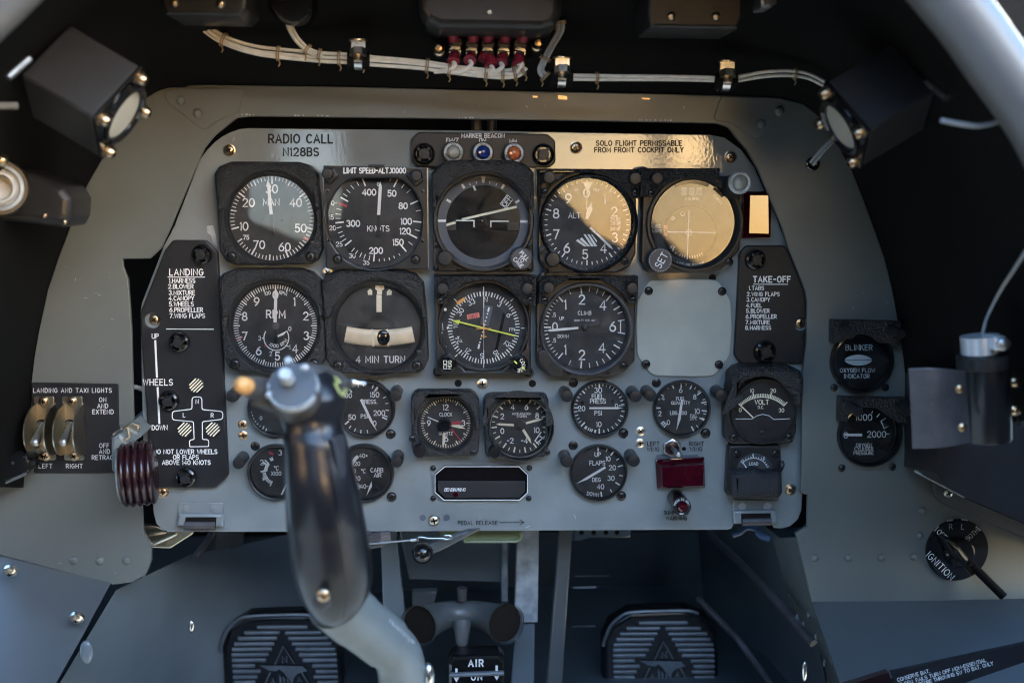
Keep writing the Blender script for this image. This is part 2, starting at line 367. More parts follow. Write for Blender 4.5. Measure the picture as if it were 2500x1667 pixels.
GL = {
 ' ': (3.2, []), 'A': (6.6, [[(0, 0), (3.3, 10), (6.6, 0)], [(1.2, 3.4), (5.4, 3.4)]]),
 'B': (5.8, [[(0, 0), (0, 10), (3.4, 10)]+A_(3.4, 7.7, 2.1, 2.3, 80, -90, 5)+[(0, 5.3)], [(3.4, 5.3)]+A_(3.4, 2.65, 2.4, 2.65, 80, -90, 5)+[(0, 0)]]),
 'C': (6, [A_(3.3, 5, 3.3, 5, 48, 312, 12)]), 'D': (6, [[(0, 0), (0, 10), (2.4, 10)]+A_(2.4, 5, 3.6, 5, 80, -90, 8)+[(0, 0)]]),
 'E': (5.2, [[(5.2, 10), (0, 10), (0, 0), (5.2, 0)], [(0, 5.2), (4.4, 5.2)]]), 'F': (5, [[(5, 10), (0, 10), (0, 0)], [(0, 5.2), (4.2, 5.2)]]),
 'G': (6.4, [A_(3.3, 5, 3.3, 5, 48, 330, 12)+[(6.4, 4.8), (3.8, 4.8)]]), 'H': (6, [[(0, 0), (0, 10)], [(6, 0), (6, 10)], [(0, 5.2), (6, 5.2)]]),
 'I': (0.6, [[(.3, 0), (.3, 10)]]), 'J': (4.8, [[(4.6, 10), (4.6, 2.8)]+A_(2.3, 2.6, 2.3, 2.6, 0, -170, 6)]),
 'K': (6, [[(0, 0), (0, 10)], [(5.6, 10), (0, 4)], [(2, 6), (6, 0)]]), 'L': (5, [[(0, 10), (0, 0), (5, 0)]]),
 'M': (7.4, [[(0, 0), (0, 10), (3.7, 2.5), (7.4, 10), (7.4, 0)]]), 'N': (6.2, [[(0, 0), (0, 10), (6.2, 0), (6.2, 10)]]),
 'O': (6.8, [A_(3.4, 5, 3.4, 5, 90, 450, 16)]), 'P': (5.6, [[(0, 0), (0, 10), (3.2, 10)]+A_(3.2, 7.4, 2.4, 2.6, 80, -90, 6)+[(0, 4.8)]]),
 'Q': (6.8, [A_(3.4, 5, 3.4, 5, 90, 450, 16), [(4, 2.6), (6.8, -.4)]]), 'R': (5.8, [[(0, 0), (0, 10), (3.2, 10)]+A_(3.2, 7.4, 2.4, 2.6, 80, -90, 6)+[(0, 4.8)], [(3, 4.8), (5.8, 0)]]),
 'S': (5.8, [A_(2.9, 7.5, 2.7, 2.5, 30, 270, 8)+A_(2.9, 2.55, 2.9, 2.55, 80, -150, 8)]), 'T': (6, [[(0, 10), (6, 10)], [(3, 10), (3, 0)]]),
 'U': (6, [[(0, 10), (0, 3)]+A_(3, 3, 3, 3, 190, 350, 7)+[(6, 3), (6, 10)]]), 'V': (6.4, [[(0, 10), (3.2, 0), (6.4, 10)]]),
 'W': (8.6, [[(0, 10), (2.2, 0), (4.3, 9), (6.4, 0), (8.6, 10)]]), 'X': (6, [[(0, 0), (6, 10)], [(0, 10), (6, 0)]]),
 'Y': (6.2, [[(0, 10), (3.1, 4.6), (6.2, 10)], [(3.1, 4.6), (3.1, 0)]]), 'Z': (5.8, [[(0, 10), (5.8, 10), (0, 0), (5.8, 0)]]),
 '0': (6.2, [A_(3.1, 5, 3.1, 5, 90, 450, 16)]), '1': (1.6, [[(.2, 8.6), (1.3, 10), (1.3, 0)]]),
 '2': (6, [A_(3, 7.1, 2.8, 2.9, 165, -25, 8)+[(0.1, 0), (6, 0)]]), '3': (6, [A_(2.9, 7.6, 2.5, 2.4, 155, -80, 7)+A_(2.9, 2.65, 2.9, 2.65, 80, -155, 8)]),
 '4': (6.4, [[(4.7, 0), (4.7, 10), (0, 3), (6.4, 3)]]), '5': (5.8, [[(5.3, 10), (1, 10), (.5, 5.3)]+A_(2.8, 3.2, 2.9, 3.2, 125, -150, 9)]),
 '6': (6, [[(4.6, 10), (2.4, 8.2), (.8, 5.6)]+A_(3, 3.1, 3, 3.1, 150, 510, 14)]), '7': (5.8, [[(0, 10), (5.8, 10), (2, 0)]]),
 '8': (6, [A_(3, 7.6, 2.4, 2.4, 90, 450, 12), A_(3, 2.65, 3, 2.65, 90, 450, 12)]), '9': (6, [[(1.4, 0), (3.6, 1.8), (5.2, 4.4)]+A_(3, 6.9, 3, 3.1, -30, 330, 14)]),
 '.': (1.2, [[(.3, .2), (.9, .2)]]), ',': (1.2, [[(.9, .6), (.3, -1.6)]]), '-': (4, [[(.3, 5), (3.7, 5)]]), '/': (5, [[(0, -.5), (5, 10.5)]]),
 '+': (5, [[(0, 5), (5, 5)], [(2.5, 2.5), (2.5, 7.5)]]), '*': (2.4, [A_(1.2, 8.6, 1.2, 1.4, 90, 450, 8)]),
}
# ---------------------------------------------------------------- objects
import bmesh
ORG = {}
def P(name, m, parent, mb, sharp=34):
    """one mesh object from one MB: a part of its parent, sharing its origin, or a top-level object with its origin at its own middle"""
    if parent is not None: org = ORG[parent.name]
    else:
        lo = [min(p[i] for p in mb.v) for i in range(3)]; hi = [max(p[i] for p in mb.v) for i in range(3)]
        org = Vector([(a+b)/2 for a, b in zip(lo, hi)])
    me = bpy.data.meshes.new(name)
    me.from_pydata([(p[0]-org.x, p[1]-org.y, p[2]-org.z) for p in mb.v], [], mb.f)
    bm = bmesh.new(); bm.from_mesh(me)
    for i, f_ in enumerate(bm.faces): f_.smooth = i not in mb.fl
    bmesh.ops.remove_doubles(bm, verts=bm.verts, dist=1e-7); bmesh.ops.recalc_face_normals(bm, faces=bm.faces); bm.to_mesh(me); bm.free()
    me.materials.append(M[m]); keep = [p.use_smooth for p in me.polygons]; me.set_sharp_from_angle(angle=rad(sharp)); me.polygons.foreach_set('use_smooth', keep)
    o = bpy.data.objects.new(name, me); COL.objects.link(o); ORG[o.name] = org.copy()
    if parent is not None: o.parent = parent
    else: o.location = org
    return o
def thing(name, label, cat, sx, sy, h=0.0, group=None, pos=None):
    o = bpy.data.objects.new(name, None); COL.objects.link(o); o.empty_display_size = 0.01
    p = Vector(pos) if pos is not None else at(sx, sy, h)
    o.location = p; ORG[o.name] = p.copy(); tag(o, label, cat, group); return o
def tag(o, label, cat, group=None):
    o['label'] = label; o['category'] = cat
    if group: o['group'] = group
    return o
def struct(o): o['kind'] = 'structure'; return o
def S2(pts, h=0.0): return [xz(a, b, h) for a, b in pts]
# ================================================================ the structure round the panel
HS = 0.012
OUTER = [(-80, 1200), (0, 1187), (76, 1150), (76, 933), (83, 875), (94, 810), (116, 709), (140, 635), (166, 567), (202, 470), (268, 354), (310, 294), (356, 239), (385, 222), (412, 214), (452, 213), (463, 207),
         (825, 212), (1250, 222), (1650, 230), (1878, 237), (1882, 241), (1918, 243), (1961, 253), (1993, 278), (2040, 345), (2080, 416), (2110, 490), (2138, 567), (2160, 630), (2178, 702), (2194, 790), (2207, 875), (2216, 970), (2218, 1140), (2600, 1140), (2600, 1470)]
GAP = [(1947, 1310), (1962, 1302), (1979, 1288), (1981, 1208), (1972, 1201), (1974, 1117), (1977, 912), (1986, 840), (1988, 738), (1983, 705), (1940, 597), (1926, 550), (1896, 481), (1867, 409), (1838, 358), (1809, 325), (1780, 308), (1751, 298), (1650, 296), (1250, 289), (825, 283),
       (615, 281), (578, 284), (542, 296), (513, 318), (484, 354), (434, 470), (398, 555), (380, 596), (362, 615), (300, 615), (289, 619), (283, 630), (284, 655), (296, 684), (304, 803), (309, 1020), (308, 1117), (338, 1241), (342, 1302), (361, 1339), (361, 1367), (350, 1395), (320, 1412), (275, 1418)]
def chain_offset(c, d):
    out = []
    for i in range(len(c)):
        a, b = Vector(c[max(i-1, 0)]), Vector(c[min(i+1, len(c)-1)]); t = (b-a).normalized()
        dd = d(i) if callable(d) else d
        out.append((c[i][0]+t.y*-dd*-1, c[i][1]-t.x*dd*1))
    return out
def lipw(i):
    x, y = GAP[i]
    return 4 if y < 320 and 560 < x < 1800 else (17 if 3 < i < len(GAP)-8 else 9)
FOLD = chain_offset(GAP, lipw)
face = OUTER+[(1983, 1470)]+FOLD+[(0, 1355), (-80, 1335)]
fr = thing('panel_surround', 'grey horseshoe-shaped metal surround framing the whole instrument panel', 'panel surround', 1250, 225, HS)
mb = MB().prism(S2(face, HS), HS, HS-0.003, bev=0.0008)
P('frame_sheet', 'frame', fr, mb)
mb = MB()
rows = []
for t, (fo, ga) in enumerate(zip(FOLD, GAP)):
    a, b = at(*fo, HS-0.0002), at(*ga, -0.006); m_ = a.lerp(b, 0.35)+Vector((0, -0.0028, 0)); b2 = b+Vector((0, 0.012, 0))
    rows.append([a, m_, b, b2])
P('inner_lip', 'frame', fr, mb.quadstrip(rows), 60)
for side, pts in (('l', [(448, 216), (408, 222), (402, 236), (410, 250), (492, 316), (506, 316), (520, 304), (545, 290), (580, 280), (600, 216)]), ('r', [(1760, 236), (1905, 240), (1928, 250), (1930, 262), (1922, 275), (1852, 336), (1836, 336), (1815, 322), (1790, 304), (1740, 293)])):
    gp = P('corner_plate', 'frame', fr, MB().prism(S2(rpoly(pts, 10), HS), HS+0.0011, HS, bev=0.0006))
    for x, y in ([(442, 246), (483, 277)] if side == 'l' else [(1901, 272), (1857, 303)]):
        r = 12*pxs(x, y, HS); P('rivet', 'frame', gp, MB().lathe(xz(x, y, HS), [(r, HS+.0009), (r*.85, HS+.0022), (r*.5, HS+.003), (0, HS+.0033)], 20), 80)
for x, y in [q('G', a, 740) for a in (497, 675, 855)]:
    r = 11*pxs(x, y, HS); P('rivet', 'frame', fr, MB().lathe(xz(x, y, HS), [(r, HS-.0002), (r*.85, HS+.0014), (r*.5, HS+.002), (0, HS+.0022)], 20), 80)
for x, y in qs('I', (938, 722), (1163, 722), (1387, 720), (1608, 714), (1647, 570), (1662, 405)):
    r = 9.5*pxs(x, y, HS); P('rivet', 'frame', fr, MB().lathe(xz(x, y, HS), [(r, HS-.0002), (r*.85, HS+.0014), (r*.5, HS+.002), (0, HS+.0022)], 20), 80)
for x, y, r_ in [(1371, 240, 0)]:
    P('paint_chip', 'brass', fr, MB().flat([(1362, 233), (1384, 235), (1385, 244), (1363, 243)], HS+.0002).flat([(1300, 234), (1313, 235), (1312, 239), (1301, 239)], HS+.0002).flat([(1565, 239), (1588, 240), (1585, 244), (1570, 243)], HS+.0002))
mb = MB(); rnd = random.Random(5)
for x0, x1 in ((575, 622), (718, 742), (775, 800), (1120, 1160), (1560, 1640)):
    x = x0
    while x < x1:
        w = rnd.uniform(2, 7); y = 281+(x-600)*.0135; mb.flat([(x, y-rnd.uniform(1.5, 3.5)), (x+w, y-rnd.uniform(1, 3)), (x+w*.8, y+1.2), (x+.5, y+1.2)], HS+.0003); x += w+rnd.uniform(1, 9)
for i in range(22):
    x, y = rnd.choice([(rnd.uniform(120, 280), rnd.uniform(640, 900)), (rnd.uniform(2040, 2180), rnd.uniform(600, 1100)), (rnd.uniform(60, 320), rnd.uniform(1230, 1400)), (rnd.uniform(500, 1900), rnd.uniform(222, 275))]); a = rnd.uniform(0, 3.14); l_ = rnd.choice([2, 3, 8]); mb.line((x, y), (x+l_*cos(a), y+l_*sin(a)), rnd.choice([.8, 1.5]), HS+.0003)
P('paint_scratches', 'worngrey', fr, mb)
# right side: sheet folding forward below the ignition switch, and its riveted return flange
mb = MB()
r0 = [at(1983, 1468, HS), at(2250, 1466, HS), at(2620, 1462, HS)]
r1 = [at(2051, 1667, .075), at(2290, 1577, .075), at(2620, 1458, .075)]
r2 = [at(2084, 1720, .105), at(2300, 1640, .105), at(2620, 1530, .105)]
r3 = [at(2100, 1900, .16), at(2350, 1830, .16), at(2700, 1700, .16)]
mb.quadstrip([r0, r1, r2, r3])
sc_ = thing('side_console', 'grey sheet-metal side console sloping forward under the ignition switch', 'side console', 2250, 1560, .03)
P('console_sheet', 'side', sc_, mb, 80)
for x, y in qs('I', (1120, 1460), (1280, 1390)):
    t = .045 if x < 2070 else .04
    c = at(x, y, t); r = 9.5*pxs(x, y, t); P('rivet', 'side', sc_, MB().ball(c, r, 10, (1, .6, 1)), 80)
fl = thing('riveted_flange', 'dark grey vertical flange with a line of oval rivets beside the right pedal well', 'flange', 1990, 1500, -.02)
fe = qs('I', (820, 582), (920, 1025), (1110, 1568), (1160, 1720)); be = qs('I', (655, 592), (765, 1010), (965, 1345), (1060, 1720))
P('flange_sheet', 'well', fl, MB().quadstrip([[at(*a, HS-.001).lerp(at(*b, -.05), t) for t in (0, .5, 1)] for a, b in zip(fe, be)]))
for x, y in qs('I', (803, 688), (820, 780), (835, 870), (893, 1103), (818, 1128), (858, 1175), (945, 1255), (1003, 1432)):
    P('rivet', 'well', fl, MB().ball(at(x, y, -.012), .0021, 9, (.6, .6, 1.6)), 80)
# black glare shield: the tunnel between the surround and the windscreen bow
N = 60
def resample(pts, n):
    L = [0]
    for a, b in zip(pts, pts[1:]): L.append(L[-1]+(Vector(b)-Vector(a)).length)
    out = []; j = 0
    for i in range(n):
        t = L[-1]*i/(n-1)
        while j < len(L)-2 and L[j+1] < t: j += 1
        out.append(Vector(pts[j]).lerp(Vector(pts[j+1]), (t-L[j])/max(L[j+1]-L[j], 1e-9)))
    return out
ch1 = [at(*p, HS-.002) for p in [(60, 1190)]+OUTER[3:-4]+[(2225, 1046)]]
bow = [(-480, 1180), (-430, 900), (-330, 450), (-200, 190), (-35, 15), (200, -190), (700, -480), (1250, -580), (1800, -420), (2140, -190), (2319, 0), (2427, 145), (2560, 345), (2680, 640), (2760, 1010)]
bowpts = [at(*p, .3) for p in smooth_path([(*b, 0) for b in bow], 6) for p in [(p[0], p[1])]]
A1, B1 = resample(ch1, N), resample(bowpts, N)
top_lift = lambda i: 0.03*sin(pi*i/(N-1))
mb = MB(); rows = []
for i in range(N):
    row = []
    for k in range(9):
        t = k/8; p = A1[i].lerp(B1[i], t); p.z += top_lift(i)*sin(pi*t)*1.0; row.append(p)
    rows.append(row)
gs = P('glare_shield', 'coaming', None, mb.quadstrip(rows), 70); tag(gs, 'matt black glare shield curving over the top of the instrument panel', 'glare shield')
cb = P('canopy_bow', 'canopy', None, MB().tube(bowpts, .0155, 18)); tag(cb, 'out-of-focus grey windscreen bow arching round the cockpit against the sky', 'canopy bow')
# pedal well behind and below the panel
wl = struct(P('well_wall', 'well', None, MB().quadstrip([[at(283, 1440, 0), at(466, 1352, -.12), at(590, 1330, -.2), at(760, 1290, -.26)], [at(150, 1660, .05), at(420, 1700, -.1), at(640, 1640, -.2), at(800, 1600, -.26)], [at(60, 1850, .09), at(400, 1950, -.1), at(640, 1900, -.2), at(800, 1900, -.26)]]), 50))
struct(P('well_wall', 'well', None, MB().quadstrip([[at(1925, 1330, -.055), at(1815, 1240, -.2), at(1700, 1200, -.34)], [at(1995, 1560, -.045), at(1850, 1480, -.2), at(1720, 1500, -.34)], [at(2050, 1850, -.03), at(1900, 1850, -.2), at(1720, 1850, -.34)]]), 50))
struct(P('firewall', 'dark', None, MB().box(Matrix.Translation((0.03, .42, -.08)), 1.3, .01, .66)))  # upper part blackened so the shade behind the panel gap is in its colour
struct(P('firewall', 'floor', None, MB().box(Matrix.Translation((0.03, .405, -.55)), 1.3, .01, .30)))
mb = MB().box(Matrix.Translation((0.03, .22, -.47)), 1.3, .5, .01)
struct(P('cockpit_floor', 'floor', None, mb))
mb = MB().box(Matrix.Translation((-.42, .22, -.2)), .01, .40, .56).box(Matrix.Translation((.44, .22, -.2)), .01, .40, .56).box(Matrix.Translation((.01, .22, .085)), .84, .40, .01)
struct(P('dark_gap_shell', 'dark', None, mb))  # unseen black shell added to keep the panel gap dark
# added behind the camera: a blocker with tinted openings, shaping sun and reflections
def rb(px_, pz): return ((px_-1110)*.001064, (450-pz)*.001064)
outer = [(-1.0, -2.2), (2.7, -2.2), (2.7, .9), (1.9, .78), (.9, .72), (-1.0, .62)]
h1 = [rb(1300, 308), rb(1590, 308), rb(1596, 625), rb(1480, 605), rb(1420, 575), rb(1300, 450)]
h2 = [rb(1628, 308), rb(1722, 318), rb(1735, 500), rb(1715, 690), rb(1634, 690)]
h3 = rpoly([rb(700, 312), rb(838, 312), rb(842, 560), rb(690, 500)], .02)
struct(P('reflection_blocker', 'dark', None, MB().prism(outer, 2.1, 2.08, holes=[rpoly(h1, .02), rpoly(h2, .02), h3])))
struct(P('reflection_filter', 'goldfilter', None, MB().cap([ccw(h1)], -2.085))); struct(P('reflection_filter', 'goldfilter', None, MB().cap([ccw(h2)], -2.085))); struct(P('reflection_filter', 'bluefilter', None, MB().cap([ccw(h3)], -2.085)))  # gold and blue panes added to tint the reflected sky
struct(P('sky_blocker', 'dark', None, MB().quadstrip([[(-.56, -.05, .35), (-.56, -1.4, .35)], [(-.44, -.08, .55), (-.44, -1.4, .55)]])))  # unseen sheet added to block sky light from the left
struct(P('rail_sky_blocker', 'side', None, MB().box(Matrix.Translation((-.575, -.74, -.12)), .03, 1.36, .95).box(Matrix.Translation((.50, -.86, -.25)), .03, 1.5, .56)))  # unseen side rails, made tall to block sky from the sides
struct(P('seat_blocker', 'dark', None, MB().box(Matrix.Translation((0.05, -.85, -.68)), .5, .5, .1).box(Matrix.Translation((.05, -1.12, -.45)), .64, .12, .62)))  # unseen seat, pulled forward to block low light on the consoles
g = struct(P('ground', 'frame', None, MB().quadstrip([[(-300, -300, -45), (300, -300, -45)], [(-300, 300, 40), (300, 300, 40)]])))

mb = MB()  # white balls added far ahead to brighten the corner of sky
for cx_, cy_, cz_, r_ in ((330, 520, 120, 150), (460, 560, 90, 130), (240, 600, 190, 130), (560, 640, 150, 150), (180, 640, 60, 120)): mb.ball((cx_, cy_, cz_), r_, 16, (1, .5, .75))
struct(P('sky_filler', 'sky_filler', None, mb))
# ================================================================ the instrument panel
PANEL = [(607, 313), (1222, 320), (1733, 329), (1769, 336), (1809, 365), (1842, 409), (1867, 466), (1885, 506), (1905, 555), (1918, 590), (1985, 765), (1985, 880), (1973, 890), (1966, 1100), (1957, 1245), (1948, 1268), (1930, 1284), (1908, 1290), (1890, 1288), (1884, 1278), (1792, 1278), (1786, 1290), (1775, 1293), (1650, 1293), (825, 1298), (415, 1298), (396, 1292), (381, 1278), (375, 1255), (372, 1219), (350, 1117), (342, 763), (346, 740), (400, 600), (426, 550), (488, 390), (505, 366), (524, 347), (543, 333), (564, 322), (585, 315)]
class Z:
    """marks on a face: photo coordinates of one enlarged view, at height h"""
    def __init__(s, zone, h): s.z = zone; s.h = h; s.k = ZN[zone][2]; s.m = {}
    def p(s, x, y): return q(s.z, x, y)
    def g(s, m): return s.m.setdefault(m, MB())
    def t(s, txt, x, y, size, m='white', **kw): kw.update({a: kw[a]*s.k for a in ('fit',) if a in kw}); s.g(m).text(txt, *s.p(x, y), size*s.k, s.h, **kw); return s
    def l(s, x1, y1, x2, y2, w, m='white', dh=0): s.g(m).line(s.p(x1, y1), s.p(x2, y2), w*s.k, s.h+dh); return s
    def f(s, pts, m='white', dh=0): s.g(m).flat([s.p(*a) for a in pts], s.h+dh); return s
    def st(s, pts, w, m='white', closed=False, dh=0): s.g(m).stroke([s.p(*a) for a in pts], w*s.k, s.h+dh, closed); return s
    def tk(s, cx, cy, r0, r1, w, angs, m='white'): s.g(m).ticks(s.p(cx, cy), r0*s.k, r1*s.k, w*s.k, angs, s.h); return s
    def ar(s, cx, cy, r, w, a0, a1, m='white', dh=0): s.g(m).arc(s.p(cx, cy), r*s.k, w*s.k, a0, a1, s.h+dh, 32); return s
    def disc(s, cx, cy, r, m, dh=0, n=32):
        c = s.p(cx, cy); s.g(m).flat([(c[0]+r*s.k*cos(2*pi*i/n), c[1]+r*s.k*sin(2*pi*i/n)) for i in range(n)], s.h+dh); return s
    def done(s, parent, names={}):
        nm = dict(white='markings', cream='markings', legend='lettering', fadelegend='lettering', ink='lettering', red='red_mark', yellow='yellow_mark', orange='orange_mark', coral='flag', satin='dark_mark', ring='grey_band', dial='dark_mark'); nm.update(names)
        for m, mb in s.m.items(): P(nm.get(m, 'markings'), m, parent, mb)
def rr(c, r, h=0.0): return r*pxs(*c, h)
def wc(c, h):     # world X,Z of photo point c at height h
    return xz(*c, h)
def screw(parent, c, r, h, m='blackscrew', hh=.0014, flat=False, slot=False, name='screw', rot=None):
    R = rr(c, r, h); w = wc(c, h); a = random.uniform(0, 1.5) if rot is None else rot
    if flat: prof = [(R, h-.0005), (R, h+.0002), (R*.93, h+.0004), (0, h+.0004)]; top = h+.0005
    else: prof = [(R, h-.0006), (R, h+hh*.35), (R*.88, h+hh*.75), (R*.6, h+hh), (0, h+hh*1.08)]; top = h+hh*1.1
    o = P(name, m, parent, MB().lathe(w, prof, 24), 50)
    mb = MB()
    for k in ((0,) if slot else (0, pi/2)):
        L_, T = R*(.92 if slot else .56), R*.13; ca, sa = cos(a+k), sin(a+k)
        pts = [(w[0]+x*ca-y*sa, w[1]+x*sa+y*ca) for x, y in ((-L_, -T), (L_, -T), (L_, T), (-L_, T))]
        mb.cap([ccw(pts)], -(top+.00004*(1 if k else 0)))
    P('recess', 'slot', o, mb); return o
def lathe_part(name, m, parent, c, h, prof, n=48, sharp=34):   # prof in photo px radius and metres of height above h
    k = pxs(*c, h); return P(name, m, parent, MB().lathe(wc(c, h), [(r*k, h+z) for r, z in prof], n), sharp)
def glass(parent, c, r, h, tilt=(0, 0), m='glass', dome=0.0):
    k = pxs(*c, h); R = r*k; w = at(*c, h)
    mt = Matrix.Translation(w) @ Matrix.Rotation(rad(tilt[0]), 4, 'X') @ Matrix.Rotation(rad(tilt[1]), 4, 'Z')
    prof = [(R*math.sqrt(1-(i/6)**2) if i < 6 else 0, dome*(i/6)**2) for i in range(7)] if dome else [(R, 0), (R*.5, 0), (0, 0)]
    return P('glass', m, parent, MB().lathe((0, 0), prof, 40, mt), 80)
def cap_light(parent, c, r, h0, h1, name='light_cap', m='satin', ring=True):
    """a short cylindrical lamp post with a slightly domed end; c is where its end shows in the photo"""
    k = pxs(*c, h1); R = r*k
    o = P(name, m, parent, MB().lathe(wc(c, h1), [(R*1.0, h0), (R, h1-.0012), (R*.93, h1-.0004), (R*.86, h1-.0002), (R*.84, h1-.0006), (0, h1-.0003)], 32), 40)
    return o
def disc_part(name, m, parent, c, r, h, n=64):
    return P(name, m, parent, MB().cap([circ(wc(c, h), rr(c, r, h), n)], -h))
def needle(parent, zone, pts, h, m='white', name='needle'):
    return P(name, m, parent, MB().prism(S2([q(zone, *p) for p in pts], h), h, h-.0006))

pn = thing('instrument_panel', 'glossy grey instrument panel holding all the round gauges', 'instrument panel', 1150, 1290, 0)
P('panel_sheet', 'panel', pn, MB().prism(S2(PANEL), 0, -.003, bev=.0006))
z = Z('A', .0004)
z.t('RADIO CALL', 2030, 938, 56, 'ink', wt=.19, sp=.28).t('N128BS', 2032, 1027, 52, 'ink', wt=.19, sp=.28)
z.done(pn, {'ink': 'engraved_lettering'})
z = Z('B', .0004)
z.t('SOLO FLIGHT PERMISSABLE', 2033, 968, 32, 'ink', wt=.21, sp=.28).t('FROM FRONT COCKPIT ONLY', 2033, 1013, 32, 'ink', wt=.21, sp=.28)
z.done(pn, {'ink': 'engraved_lettering'})
z = Z('H', .0004)
z.t('PEDAL RELEASE', 944, 486, 25, 'ink', wt=.14, sp=.3).st([(1092, 484), (1250, 483)], 4, 'ink').st([(1228, 464), (1256, 483), (1228, 501)], 4, 'ink', dh=.00003)
z.done(pn, {'ink': 'engraved_lettering'}); z = Z('H', .0004)
z.t('SUMP PLUG', 2283, 417, 22, 'ink', wt=.2, sp=.3).t('WARNING', 2286, 455, 24, 'ink', wt=.2, sp=.3)
z.done(pn, {'ink': 'engraved_lettering'})
z = Z('E', .0004)
z.t('LEFT', 2130, 1474, 26, 'ink', wt=.17, sp=.3).t('WING', 2128, 1511, 26, 'ink', wt=.17, sp=.3)
z.done(pn, {'ink': 'engraved_lettering'})
z = Z('F', .0004)
z.t('RIGHT', 139, 1474, 26, 'ink', wt=.17, sp=.3).t('WING', 137, 1510, 26, 'ink', wt=.17, sp=.3)
z.done(pn, {'ink': 'engraved_lettering'})
mb = MB(); rnd = random.Random(3)
for i in range(60):
    x, y = rnd.uniform(400, 1940), rnd.choice([rnd.uniform(1215, 1290), rnd.uniform(660, 690), rnd.uniform(925, 1000), rnd.uniform(320, 400)]); a = rnd.uniform(0, 3.14); l_ = rnd.choice([2, 3, 5, 12])
    mb.line((x, y), (x+l_*cos(a), y+l_*sin(a)), rnd.choice([.7, .9, 1.6]), .0002)
mb.flat(qs('D', (1395, 5), (1440, 0), (1455, 60), (1470, 150), (1440, 120), (1425, 70), (1400, 50)), .0002)
P('scratches', 'worngrey', pn, mb)
for zone, x, y, r in (('A', 1548, 1015, 14), ('B', 1607, 997, 14), ('C', 368, 1061, 14), ('G', 1098, 277, 14), ('I', 772, 262, 13)):
    c = q(zone, x, y); lathe_part('washer', 'brass', pn, c, 0, [(r*1.08, 0), (r*1.08, .0006), (r*.9, .0008)]); screw(pn, c, r*.86, .0004, 'brass', .0016)
for zone, x, y, r in (('D', 2212, 322, 14), ('E', 977, 1070, 13)): screw(pn, q(zone, x, y), r, 0, 'ally', flat=True, name='flat_screw')
for zone, x, y in (('D', 1638, 1345), ('D', 1642, 1418), ('E', 2043, 1390), ('E', 2040, 1470)): screw(pn, q(zone, x, y), 11.5, 0, 'brass' if zone == 'D' else 'ally', flat=True, name='flat_screw')
for zone, x, y in (('E', 1590, 1063), ('E', 2150, 1063), ('E', 1588, 1485), ('STK', 580, 1168)): screw(pn, q(zone, x, y), 11.5, 0, 'blackscrew', flat=True, name='flat_screw')
for zone, x, y in (('E', 357, 1408), ('E', 1927, 1402), ('F', 200, 1402), ('H', 363, 310), ('H', 1913, 303)): screw(pn, q(zone, x, y), 12, 0, 'blackscrew', .0022)
for x, y in ((642, 117), (1292, 116), (643, 321), (1288, 321)): screw(pn, q('H', x, y), 7, 0, 'blackscrew', .0018)
screw(pn, q('H', 649, 466), 14, 0, 'ally', .003)
for x, y in ((573, 452), (735, 451)): disc_part('filled_rivet', 'ring', pn, q('H', x, y), 8, .0003, 20)
for zone, x, y, r in (('E', 812, 1066, 9), ('E', 1313, 1068, 9), ('F', 247, 355, 9)):
    disc_part('screw_hole', 'slot', pn, q(zone, x, y), r, .0003, 24)

